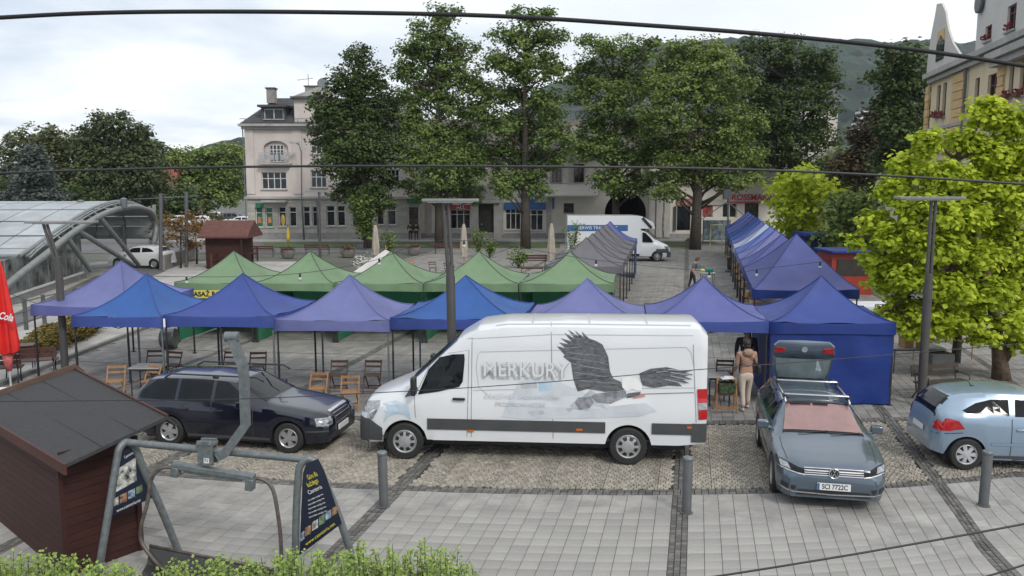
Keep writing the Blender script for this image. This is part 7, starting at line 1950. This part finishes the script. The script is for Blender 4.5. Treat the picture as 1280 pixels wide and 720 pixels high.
# background benches and planters
for i, (x, y, w_, lb) in enumerate(((397, 319, 1.9, 'brown bench in front of the distant street lamp'), (330, 321, 1.6, 'brown bench right of the kiosk porch'), (562, 317, 2.4, 'dark bench behind the middle lamp post'), (668, 334, 1.6, 'dark bench beside the closed beige parasol by the far van'))):
    bench(lb, G(x, y), PI if i < 3 else PI, M_bench, w_, 'dark benches on the far terrace')
def planter(label, x, y, r, flowers=True, name='planter'):
    r *= .65
    g = G(x, y); t = thing(name, label, 'planter', g, 0, 'round concrete planters'); mb = MB(); mb.lathe([(r * .75, 0), (r, .28), (r * 1.03, .55), (r * .92, .56), (r * .9, .45)], 16); obj('pot', mb, mat('planter_concrete', (.19, .18, .165), .9, var=.15), t, smooth=True, sharp=35)
    mb = MB(); rg_ = random.Random(x)
    for k in range(160): a = rg_.random() * 2 * PI; q = r * rg_.random() ** .5; leaf_mesh(mb, Vector((q * math.cos(a), q * math.sin(a), .5 + .35 * rg_.random() * (1 - q / r * .5))), .16, rg_, 0, None, rg_.random())
    obj('flowers' if flowers else 'leaves', mb, leafmat('planter_flowers', (.05, .08, .03), (.30, .10, .10)), t, kind='stuff')
planter('round planter left of the distant street lamp', 360, 322, .8); planter('round planter with dark plants right of the distant bench', 435, 321, .85); planter('round planter between the two shop doors', 517, 318, .75); planter('round planter at the foot of the maple near the red shop sign', 865, 309, .9)
# yellow figure-like hydrant post
g = G(360, 310); t = thing('yellow_post', 'yellow bottle-shaped post standing in the planter by the tenement', 'post', g + Vector((0, .2, .5)))
mb = MB(); mb.lathe([(.12, 0), (.15, .45), (.13, .85), (.05, 1.1), (.04, 1.3)], 14); obj('body', mb, mat('post_yellow', (.55, .38, .03), .5), t, smooth=True); mb = MB(); mb.lathe([(.04, 1.3), (.05, 1.34), (.02, 1.5)], 10); obj('cap', mb, M_black, t)
# fence left: posts and rails beside the lane, and the terrace railing
def rail_fence(name, label, pts_px, h, r, nr, m, px=None):
    P = [G(x, y) for x, y in pts_px]; t = thing(name, label, 'railing', P[0])
    for p in P: mb = MB(); mb.box(p.x, p.y, h / 2, r * 2.2, r * 2.2, h); obj('post', mb, m, t, world=True)
    for k in range(nr):
        z = h * (.92 - .33 * k); mb = MB()
        for a, b in zip(P, P[1:]): mb.tube([a + Vector((0, 0, z)), b + Vector((0, 0, z))], r * .6, 5)
        obj('rail', mb, m, t, world=True)
    return t
rail_fence('railing', 'grey post and rail fence along the lane at the left', [(-30, 430), (33, 412), (56, 405), (95, 393), (130, 382), (168, 371)], 1.15, .05, 3, M_post)
rail_fence('railing', 'low brown railing running past the kiosk to the first green tent', [(265, 338), (285, 333), (305, 329), (322, 326)], 1.0, .05, 3, M_bench)
# low wall right of canopy
a, b = G(204, 338), G(242, 323); t = thing('low_wall', 'low concrete wall between the utility posts', 'wall', a); mb = MB(); d = b - a; mb.box(0, 0, .45, d.length, .25, .9, M=Matrix.Translation(d / 2) @ Matrix.Rotation(math.atan2(d.y, d.x), 4, 'Z')); obj('wall_body', mb, mat('wall_concrete', (.22, .21, .2), .9, var=.15), t)
# ---------------------------------------------------------------- glazed canopy
M_poly = mat('canopy_sheet', (.34, .37, .38), .35, var=.12, scale=1.2, tint=.12, dirt=.2)
M_arc = mat('canopy_steel', (.20, .215, .215), .5, metal=.2, var=.1)
foot = G(183, 334); Yf = foot.y
t = thing('glazed_canopy', 'long barrel-shaped grey canopy with a tubular steel arch on the left', 'canopy', foot)
def sm(ctrl, n): return pcurve(ctrl, n)
# front arch plane: from foot (right) over the top to the far left near ground
Yn = 27.5
Pn1, Pn2 = foot, G(-50, 400)
nA = Vector((Pn2.y - Pn1.y, Pn1.x - Pn2.x, 0)).normalized()
Wd_ = Vector((-1, -.06, 0)).normalized()
def AR(x, y): return HIT(x, y, Pn1, nA)
arch_in = [AR(x, y) for x, y in ((181, 334), (188, 318), (193, 300), (195, 280), (188, 265), (170, 259), (150, 261), (125, 270), (90, 292), (55, 320), (14, 352), (-30, 392))]
cv = sm(arch_in, 60); wtube('arch_tube', cv, .17, M_arc, t)
arch_out = [AR(x, y) + Wd_ * .5 for x, y in ((183, 334), (196, 305), (199, 280), (192, 262), (175, 254), (155, 252), (128, 260), (95, 280), (60, 305), (38, 320))]
cv2 = sm(arch_out, 54); wtube('outer_arch_tube', cv2, .10, M_arc, t)
mb = MB()
for k in range(4, min(len(cv), len(cv2)) - 6, 3): 
    p = cv2[k]; q = min(cv, key=lambda v: (v - p).length); mb.tube([q, p], .05, 5)
obj('lattice_strut', mb, M_arc, t, world=True)
for (x0, y0, x1, y1) in ((125, 272, 173, 331), (97, 288, 166, 331), (84, 297, 113, 338)): wtube('brace_tube', [AR(x0, y0), AR(x1, y1) + Vector((0, 0, 0))], .14, M_arc, t, 10)
mb = MB(); mb.box(foot.x, foot.y, .35, 1.6, 1.2, .7); obj('foundation', mb, MATS['wall_concrete'], t, world=True)
# roof skin: the arch outline swept away from the open end, in sheets
outl = pcurve([AR(x, y) for x, y in ((45, 320), (60, 306), (95, 281), (128, 261), (155, 252), (175, 254), (192, 262), (198, 278), (196, 296))], 48)
def sk(u, v):
    f = v * (len(outl) - 1); i = min(int(f), len(outl) - 2); return outl[i].lerp(outl[i + 1], f - i) + Wd_ * (.3 + 15 * u)
n_u, n_s = 8, 11
for i in range(n_u):
    for j in range(n_s):
        mb = MB(); u0, u1, v0, v1 = i / n_u + .002, (i + 1) / n_u - .002, j / n_s + .004, (j + 1) / n_s - .004; vs_ = []
        for a in range(2):
            for b in range(5): vs_.append(sk(u0 + (u1 - u0) * a, v0 + (v1 - v0) * b / 4))
        mb.add(vs_, [(b, 5 + b, 6 + b, 1 + b) for b in range(4)], random.random()); obj('roof_sheet', mb, M_poly, t, world=True, solid=.03)
mb = MB()
for j in range(n_s + 1): mb.tube([sk(0, j / n_s) - Vector((0, 0, .08)), sk(1, j / n_s) - Vector((0, 0, .08))], .05, 5)
for i in range(n_u + 1): mb.tube([sk(i / n_u, v / 14) - Vector((0, 0, .1)) for v in range(15)], .06, 5)
obj('roof_purlin', mb, M_arc, t, world=True)
for (x, yb) in ((157, 330), (73, 347)): g_ = G(x, yb); pt_ = Vector((g_.x, g_.y, 2.6)); wtube('support_post', [g_, pt_], .16, M_arc, t, 8)
wtube('eave_beam', [sk(0, 1), sk(1, 1)], .12, M_arc, t, 8); wtube('near_eave_beam', [sk(0, 0), sk(1, 0)], .1, M_arc, t, 8)
# glass side wall under the near edge
M_pan = mat('dusty_glass', (.16, .175, .17), .15, var=.6, scale=1.2, spec=.6)
ga_, gb_ = G(-60, 405), G(104, 347)
zt2 = 3.0
for i in range(6):
    a = ga_.lerp(gb_, i / 6); b = ga_.lerp(gb_, (i + 1) / 6 - .01)
    ha_, hb_ = 1.75 + i * .12, 1.75 + (i + 1) * .12; mb = MB(); mb.add([a + Vector((0, 0, .35)), b + Vector((0, 0, .35)), b + Vector((0, 0, hb_)), a + Vector((0, 0, ha_))], [(0, 1, 2, 3)]); obj('glass_panel', mb, M_pan, t, world=True, solid=.03)
    wtube('mullion', [b, b + Vector((0, 0, hb_))], .06, M_arc, t, 6)
wtube('base_rail', [ga_ + Vector((0, 0, .3)), gb_ + Vector((0, 0, .3))], .08, M_white, t, 6)
mb = MB(); d = gb_ - ga_; mb.box(0, 0, .1, d.length, .4, .25, M=Matrix.Translation((ga_ + gb_) / 2) @ Matrix.Rotation(math.atan2(d.y, d.x), 4, 'Z')); obj('base_wall', mb, MATS['wall_concrete'], t, world=True)
for i, x in enumerate((42, 72, 101, 155)): 
    p = AT(x, 261 - i * 2.4, 49.5); mb = MB(); mb.lathe([(.16, -.3), (.2, .1), (.2, .25), (.06, .32)], 12, M=Matrix.Translation(p)); obj('roof_ventilator', mb, M_gal, t, world=True, smooth=True, sharp=40)
# ---------------------------------------------------------------- right side odds and ends
g = G(1140, 463); t = table('low market table with a cardboard box right of the closed blue tent', g, 1.5, .8, .72, M_tab, M_black)
t = thing('cardboard_box', 'orange-brown cardboard box on the market table by the right lamp post', 'box', (g.x - .12, g.y - .1, .725)); mb = MB(); mb.box(0, 0, .15, .55, .4, .30); obj('box_body', mb, mat('cardboard', (.36, .19, .10), .8, var=.08), t); mb = MB(); mb.box(0, -.202, .15, .06, .004, .30); obj('tape', mb, M_white, t)
small_p = None
t = thing('flower_bunch', 'bunch of yellow-green leaves in the cardboard box', 'plant', (g.x - .15, g.y - .1, 1.03)); mb = MB(); rg_ = random.Random(4)
for k in range(150): leaf_mesh(mb, Vector((rg_.gauss(0, .13), rg_.gauss(0, .1), abs(rg_.gauss(.05, .07)))), .1, rg_, 0, None, rg_.random())
obj('leaves', mb, L_cat, t, kind='stuff')
g2 = G(1172, 466); t = thing('square_planter', 'square grey concrete planter behind the right lamp post', 'planter', g2); mb = MB(); mb.box(0, 0, .3, .62, .6, .6); obj('pot', mb, mat('planter_grey', (.24, .24, .23), .9, var=.1), t, bevel=.02); mb = MB(); mb.box(0, 0, .605, .5, .48, .02); obj('soil', mb, M_bark, t)
bench('dark slatted park bench behind the tail of the pale blue hatchback', G(1176, 499), R(14), mat('bench_wood_dark', (.05, .04, .032), .7, var=.2, tint=.2), 1.4, None)
g3 = G(1179, 452); t = thing('birdhouse', 'orange wooden birdhouse hanging among the catalpa leaves', 'birdhouse', AT(1178, 404, g3.y - 2.0)); mb = MB(); mb.box(0, 0, .18, .40, .34, .36); obj('box_body', mb, mat('birdhouse_orange', (.40, .17, .05), .6, var=.12), t); mb = MB(); mb.box(0, -.175, .08, .28, .02, .12); obj('opening', mb, M_black, t); mb = MB(); mb.box(0, 0, .385, .48, .42, .04); obj('lid', mb, mat('birdhouse_orange', (.4, .17, .05)), t); mb = MB(); mb.tube([(0, 0, .4), (.1, 0, 1.5)], .008, 4); obj('hanging_cord', mb, M_black, t)
g4 = G(1180, 450); t = thing('tape_barrier', 'red and white barrier tape strung behind the young staked tree', 'tape', g4)
M_tape = mat('tape_red_white', (.55, .10, .09), .6, var=.1)
for k, (za, zb) in enumerate(((.55, .95), (.5, .62), (.75, 1.0))):
    for i in range(14):
        f0, f1 = i / 14, (i + 1) / 14 - .004; mb = MB(); x0, x1 = -.9 + 1.7 * f0, -.9 + 1.7 * f1; z0, z1 = za + (zb - za) * f0, za + (zb - za) * f1; y = -.3 + k * .25
        mb.add([(x0, y, z0), (x1, y, z1), (x1, y, z1 + .06), (x0, y, z0 + .06)], [(0, 1, 2, 3)]); obj('tape_piece', mb, M_tape if i % 2 else M_prw, t, solid=.004)
for x in (-.95, .85): mb = MB(); mb.tube([(x, 0, 0), (x * .98, 0, 1.1)], .02, 6); obj('stake', mb, M_woodl, t)
# white-covered tables and red stand behind the closed tent
g5 = G(1100, 408); t = thing('market_table', 'white cloth-covered market table behind the closed blue tent', 'table', g5); mb = MB(); mb.box(0, 0, .45, 3.2, 1.1, .9); obj('table_cloth', mb, mat('cloth_white', (.6, .61, .62), .8, var=.06), t, bevel=.08)
g6 = G(1118, 438); t = thing('clothes_rack', 'dark clothes rack with hanging garments beside the closed blue tent', 'rack', g6)
mb = MB(); mb.tube([(-.7, 0, 0), (-.7, 0, 1.5), (.7, 0, 1.5), (.7, 0, 0)], .02, 6); obj('rack_frame', mb, M_gal, t)
for k in range(7): mb = MB(); mb.box(-.55 + k * .18, 0, 1.05 + .05 * (k % 2), .09, .42, .8, rz=.2 * (k % 3 - 1)); obj('garment', mb, (M_black, mat('garment_grey', (.10, .10, .11), .8), mat('garment_brown', (.12, .08, .06), .8))[k % 3], t, bevel=.03)
g7 = G(1048, 372); t = thing('red_stall', 'red wooden market stall with a dark blue roof behind the right tent row', 'stall', g7 + Vector((1.0, 2, 0))); mb = MB(); mb.box(0, 0, 1.0, 2.0, 2.0, 2.0); obj('stall_body', mb, mat('stall_red', (.30, .03, .015), .5, var=.1), t); mb = MB(); mb.box(0, -.1, 2.1, 2.3, 2.4, .14); obj('stall_roof', mb, C_navy, t, bevel=.03); mb = MB(); mb.box(0, -1.02, 1.35, 1.5, .05, .8); obj('serving_hatch', mb, M_dkdoor, t)
g8 = G(1030, 345); t = thing('blue_stall', 'blue covered stall with red corners behind the right tent row', 'stall', g8 + Vector((2.5, 3, 0))); mb = MB(); mb.box(0, 0, 1.1, 5.5, 2.2, 2.2); obj('stall_body', mb, mat('stall_dark_blue', (.02, .04, .12), .6, var=.2), t); mb = MB(); mb.box(0, 0, 2.3, 6.0, 2.8, .2); obj('stall_roof', mb, C_royal, t)
# market goods beside right row tables
for i in range(7):
    g_ = Pn[0] + d_ * (2.2 + 3.1 * i) + Vector((.35, 0, 0)); t = table(f'market stall table with goods, number {i + 1} from the near end of the right tent row' if 0 else ('narrow goods table at the near end of the right tent row', 'second goods table along the right tent row', 'third goods table along the right tent row', 'fourth goods table along the right tent row', 'fifth goods table along the right tent row', 'sixth goods table along the right tent row', 'farthest goods table along the right tent row')[i], g_, .6, 1.8, .8, M_woodl, M_black, R(-13), group='goods tables along the right tent row')
    for k in range(4):
        c_ = thing('goods_box', ('brown', 'pale', 'red', 'green')[k] + ' box of goods on the ' + ('nearest', 'second', 'third', 'fourth', 'fifth', 'sixth', 'farthest')[i] + ' table of the right tent row', 'box', g_ + Vector((.05 + .1 * (k - 1.5), -.65 + k * .42, .8))); mb = MB(); mb.box(0, 0, .1, .38, .3, .2); obj('box_body', mb, (M_woodl, mat('goods_pale', (.4, .38, .3), .7), mat('goods_red', (.3, .06, .04), .7), mat('goods_green', (.08, .16, .07), .7))[k], c_, bevel=.02)
# far poles with slanted struts and yellow frame
g_ = G(910, 318); t = thing('festoon_mast', 'thin mast with two slanting struts at the far end of the right tent row', 'mast', g_); mb = MB(); mb.tube([(0, 0, 0), tuple(AT(910, 236, g_.y) - g_)], .07, 8); obj('pole', mb, M_post, t)
mb = MB(); tp = AT(909, 252, g_.y) - g_; mb.tube([tp, tp + Vector((-1.9, 0, -1.35))], .04, 5); mb.tube([tp, tp + Vector((1.7, 0, -1.35))], .04, 5); obj('strut', mb, M_gal, t); mb = MB(); mb.box(*(AT(909, 243, g_.y) - g_), .55, .4, .75); obj('box_head', mb, M_post, t)
g_ = G(894, 321); t = thing('goal_structure', 'pale yellow goal-like frame at the far end of the square', 'goal', g_); mb = MB(); h_ = AT(894, 281, g_.y).z; mb.tube([(-.4, 0, 0), (-.4, 0, h_), (.45, 0, h_), (.45, 0, 0)], .04, 6); obj('frame_tube', mb, mat('frame_yellow', (.5, .45, .2), .6), t)
g_ = G(895, 305); t = thing('notice_board', 'blue grey notice board behind the yellow frame', 'notice board', g_); mb = MB(); mb.box(0, 0, 1.25, 2.3, .1, 1.8); obj('board_panel', mb, mat('notice_print', (.16, .21, .24), .5, var=.5, scale=2.5), t); mb = MB(); mb.box(-1.2, 0, 1.1, .08, .12, 2.2); mb.box(1.2, 0, 1.1, .08, .12, 2.2); obj('board_post', mb, M_post, t)
# round silver drum left of the first green tent
g_ = G(212, 436); t = thing('metal_drum', 'round silver drum at the left foot of the first green tent', 'drum', g_); mb = MB(); mb.lathe([(.30, -.22), (.32, -.2), (.32, .2), (.30, .22)], 20, M=Matrix.Translation((0, 0, .36)) @ Matrix.Rotation(PI / 2, 4, 'Y')); obj('drum_body', mb, mat('drum_metal', (.16, .17, .17), .35, metal=.6, var=.3), t, smooth=True, sharp=40); mb = MB(); mb.box(0, 0, .04, .4, .3, .08); obj('drum_foot', mb, M_black, t)
# white tarpaulin and chairs behind the green tents
g_ = gp(476, 35); t = thing('white_parasol', 'open white canvas behind the second and third green tents', 'parasol', g_ + Vector((0, 1, 0))); mb = MB(); w_ = 1.25; mb.add([(-w_, -1.3, 1.6), (w_, -1.3, 1.6), (w_, 1.3, 1.6), (-w_, 1.3, 1.6), (.0, 0, 2.5)], [(0, 1, 4), (1, 2, 4), (2, 3, 4), (3, 0, 4)]); obj('canopy', mb, cloth('parasol_white', (.66, .65, .62)), t, solid=.02); mb = MB(); mb.tube([(0, 0, 0), (0, 0, 2.7)], .03, 8); obj('pole', mb, M_woodl, t)
for i, (x, y, lb) in enumerate(((514, 342, 'light wooden chair behind the third green tent'), (541, 344, 'brown wooden chair left of the middle lamp post behind the green tents'), (560, 345, 'brown wooden chair touching the middle lamp post outline'))):
    dup(chD if i else chL, G(x, y), R(20 * i), lb, 'wooden chairs behind the green tents')
table('wooden table behind the right green tent beside the beige parasol', G(665, 350), 1.3, .7, .74, M_woodd, M_woodd)
# low round table/sign etc on the far left under canopy
# ---------------------------------------------------------------- people
def skin_body(name, joints, edges, m, parent, sub=1):
    me = bpy.data.meshes.new(name); me.from_pydata([j[0] for j in joints], edges, []); me.update()
    o = bpy.data.objects.new(name, me); COL.objects.link(o); o.parent = parent; me.materials.append(m)
    sk_ = o.modifiers.new('skin', 'SKIN'); sk_.use_smooth_shade = True
    if not me.skin_vertices: 
        bm = bmesh.new(); bm.from_mesh(me); bm.verts.layers.skin.verify(); bm.to_mesh(me); bm.free()
    for i, j in enumerate(joints):
        r_ = j[1] if isinstance(j[1], tuple) else (j[1], j[1]); me.skin_vertices[0].data[i].radius = r_
        me.skin_vertices[0].data[i].use_root = (i == 0)
    ss = o.modifiers.new('sub', 'SUBSURF'); ss.levels = sub; ss.render_levels = sub
    return o
M_skin = mat('skin', (.42, .24, .17), .6, var=.05); M_hair = mat('hair_dark', (.018, .014, .012), .6, var=.3)
def person(label, loc, rz, H=1.68, top=None, legs=None, hair=M_hair, arms=((.05, .15), (.05, .15)), step=.12, bend=0.0, hat=None, shoes=M_black, bag=None, skirt=None, hood=None):
    """faces +y locally. arms: (outward, forward) of the hands"""
    t = thing('person', label, 'person', loc, rz); k = H / 1.68
    def P(x, y, z): return (x * k, (y + bend * max(0, z - .9) * 1.0) * k, (z - bend * .35 * max(0, z - .95)) * k)
    J = [(P(0, 0, .93), (.13, .10)), (P(0, 0, 1.15), (.125, .09)), (P(0, 0, 1.36), (.15, .095)), (P(0, .0, 1.45), .055), (P(0, .02, 1.52), .05), (P(0, .02, 1.58), (.075, .085)), (P(0, .015, 1.66), (.06, .075))]
    E = [(0, 1), (1, 2), (2, 3), (3, 4), (4, 5), (5, 6)]
    for s, stp in ((-1, -step), (1, step)):
        b = len(J)
        J += [(P(s * .10, 0, .86), .085), (P(s * .105, stp * .5 + .02, .50), .058), (P(s * .11, stp - .02, .10), .038), (P(s * .115, stp + .10, .035), .035)]
        E += [(0, b), (b, b + 1), (b + 1, b + 2), (b + 2, b + 3)]
    hands = []
    for s, (ox, fy) in ((-1, arms[0]), (1, arms[1])):
        b = len(J); e = (s * (.21 + ox * .5), fy * .25 - .03, 1.12); hnd = (s * (.20 + ox), fy, .90 + max(0, fy - .1) * .9)
        J += [(P(s * .19, 0, 1.37), .05), (P(*e), .04), (P(*hnd), .026), (P(hnd[0], hnd[1] + .03, hnd[2] - .07), (.032, .018))]
        E += [(2, b), (b, b + 1), (b + 1, b + 2), (b + 2, b + 3)]; hands.append((s, P(hnd[0], hnd[1] + .03, hnd[2] - .07)))
    body = skin_body('body', J, E, M_skin, t, 1)
    # fingers
    fm = MB()
    for s, h in hands:
        hv = Vector(h)
        for i, (dx, L_) in enumerate(((-.024, .07), (-.008, .08), (.008, .075), (.022, .06))): fm.tube([hv + Vector((dx * .3, dx, -.01)), hv + Vector((dx * .3 - s * .006, dx + .004, -.01 - L_ * .55)), hv + Vector((dx * .3 - s * .02, dx + .01, -.01 - L_))], [.009, .008, .006], 6)
        fm.tube([hv + Vector((-s * .01, .025, .02)), hv + Vector((-s * .02, .045, -.02)), hv + Vector((-s * .02, .045, -.045))], [.010, .009, .007], 6)
    obj('fingers', fm, M_skin, body, smooth=True)
    # face and ears
    fc_ = MB(); hz = 1.60; hy = .10
    for s in (-1, 1): fc_.ball(P(s * .03, hy, hz), .012, n=8, m=5); fc_.ball(P(s * .082, .015, 1.585), .012, .02, .03, n=8, m=5)
    fc_.ball(P(0, hy + .015, 1.575), .013, .018, .022, n=8, m=5); fc_.ball(P(0, hy, 1.54), .025, .008, .007, n=8, m=4); obj('face', fc_, M_skin, body, smooth=True)
    hm = MB(); hm.ball(P(0, .0, 1.63), .095 * k, .105 * k, .10 * k, n=16, m=10); hm.ball(P(0, -.05, 1.56), .08 * k, .06 * k, .09 * k, n=12, m=8); obj('hair', hm, hat or hair, t, smooth=True)
    # clothes: jacket and trousers as slightly larger skins
    top = top or M_black; legs = legs or M_black
    JT = [(P(0, 0, 1.0), (.165, .12)), (P(0, 0, 1.18), (.155, .115)), (P(0, 0, 1.36), (.175, .12)), (P(0, 0, 1.46), (.075, .075))]; ET = [(0, 1), (1, 2), (2, 3)]
    for s, (ox, fy) in ((-1, arms[0]), (1, arms[1])):
        b = len(JT); JT += [(P(s * .20, 0, 1.38), .068), (P(s * (.215 + ox * .5), fy * .25 - .03, 1.12), .056), (P(s * (.20 + ox), fy * .96, .93 + max(0, fy - .1) * .9), .042)]; ET += [(2, b), (b, b + 1), (b + 1, b + 2)]
    skin_body('jacket', JT, ET, top, t)
    JL = [(P(0, 0, .97), (.155, .115)), (P(0, 0, .90), (.15, .12))]; EL = [(0, 1)]
    for s, stp in ((-1, -step), (1, step)):
        b = len(JL); JL += [(P(s * .095, 0, .80), .102), (P(s * .105, stp * .5 + .02, .50), .074), (P(s * .11, stp - .02, .11), .055)]; EL += [(1, b), (b, b + 1), (b + 1, b + 2)]
    skin_body('trousers', JL, EL, legs, t)
    for s, stp in ((-1, -step), (1, step)):
        sm_ = MB(); sm_.ball(P(s * .115, stp + .05, .045), .05 * k, .13 * k, .05 * k, n=12, m=6); obj('shoe', sm_, shoes, t, smooth=True)
    if hood: hm = MB(); hm.ball(P(0, -.09, 1.42), .13 * k, .08 * k, .10 * k, n=14, m=8); obj('hood', hm, hood, t, smooth=True)
    if bag:
        bm_ = MB(); bm_.box(.30 * k, .02, .98 * k, .09, .2, .22); bg_ = obj('bag', bm_, M_black, t, bevel=.03); bm_ = MB(); bm_.tube([P(.28, .02, 1.07), P(.12, -.135, 1.28), P(-.1, -.13, 1.44), P(-.12, .0, 1.47)], .012, 6); obj('bag_strap', bm_, M_black, bg_)
    return t
M_hoodie = mat('hoodie_beige', (.33, .20, .15), .9, var=.12, scale=6); M_trs = mat('trousers_cream', (.50, .42, .35), .85, var=.08, scale=5); M_dkg = mat('jacket_dark', (.03, .03, .035), .8)
w_ = person('woman seen from behind in beige hoodie and cream trousers with a black shoulder bag', G(931, 512), R(6), 1.66, M_hoodie, M_trs, arms=((.04, .12), (.03, .22)), step=.14, bag=True, hood=M_hoodie, shoes=mat('shoe_pale', (.4, .38, .36), .7))
person('person in a black jacket standing in front of the woman under the violet tent', G(931, 492), R(172), 1.72, M_dkg, M_black, arms=((.05, .1), (.05, .1)), hat=M_black)
person('man bending over a small table in grey shirt with dark shorts', G(865, 362), R(-80), 1.72, mat('shirt_grey_green', (.12, .16, .15), .9), M_dkg, arms=((.02, .45), (.02, .45)), bend=.35, hair=mat('hair_brown', (.10, .05, .03), .7))
g_ = G(886, 362); table('small white folding table beside the bending man', G(884, 358), .75, .5, .74, M_white, M_gal); t = thing('teal_tub', 'teal plastic tub on the small white table', 'tub', G(884, 358) + Vector((.05, 0, .745))); mb = MB(); mb.box(0, 0, .1, .42, .3, .2); obj('tub_body', mb, mat('plastic_teal', (.01, .16, .16), .4), t, bevel=.02); t = thing('yellow_bag', 'pale yellow bag at the near edge of the small white table', 'bag', G(884, 358) + Vector((-.3, -.15, .745))); mb = MB(); mb.ball((0, 0, .1), .14, .1, .11, n=10, m=6); obj('bag_body', mb, mat('bag_yellow', (.55, .52, .2), .7), t)
person('person in a green grey coat standing at the far goods tables', G(911, 340), R(80), 1.68, mat('coat_green_grey', (.10, .14, .12), .9), M_dkg, step=.05)
person('person in a dark teal jacket on the far pavement, left of the pair', gp(512, 78, .1), R(10), 1.72, mat('jacket_teal', (.025, .06, .065), .9), M_dkg, step=.1)
person('person in dark clothes on the far pavement, right of the pair', gp(519.5, 78, .1), R(-10), 1.7, M_dkg, M_dkg, step=.1)
# ---------------------------------------------------------------- haze
mb = MB(); mb.box(0, 690, 164, 4260, 1560, 330)
hz_ = bpy.data.materials.new('haze_air'); hz_.use_nodes = True; t_ = hz_.node_tree; t_.nodes.clear()
o_ = N(t_, 'ShaderNodeOutputMaterial'); v_ = N(t_, 'ShaderNodeVolumePrincipled'); v_.inputs['Color'].default_value = (.80, .90, 1, 1); v_.inputs['Density'].default_value = .00011; v_.inputs['Anisotropy'].default_value = .2
t_.links.new(v_.outputs[0], o_.inputs['Volume'])
obj('haze', mb, hz_, None, kind='stuff')
SC.cycles.max_bounces = 6; SC.cycles.diffuse_bounces = 3; SC.cycles.glossy_bounces = 3; SC.cycles.transmission_bounces = 3; SC.cycles.volume_bounces = 0; SC.cycles.transparent_max_bounces = 6
SC.cycles.use_denoising = True
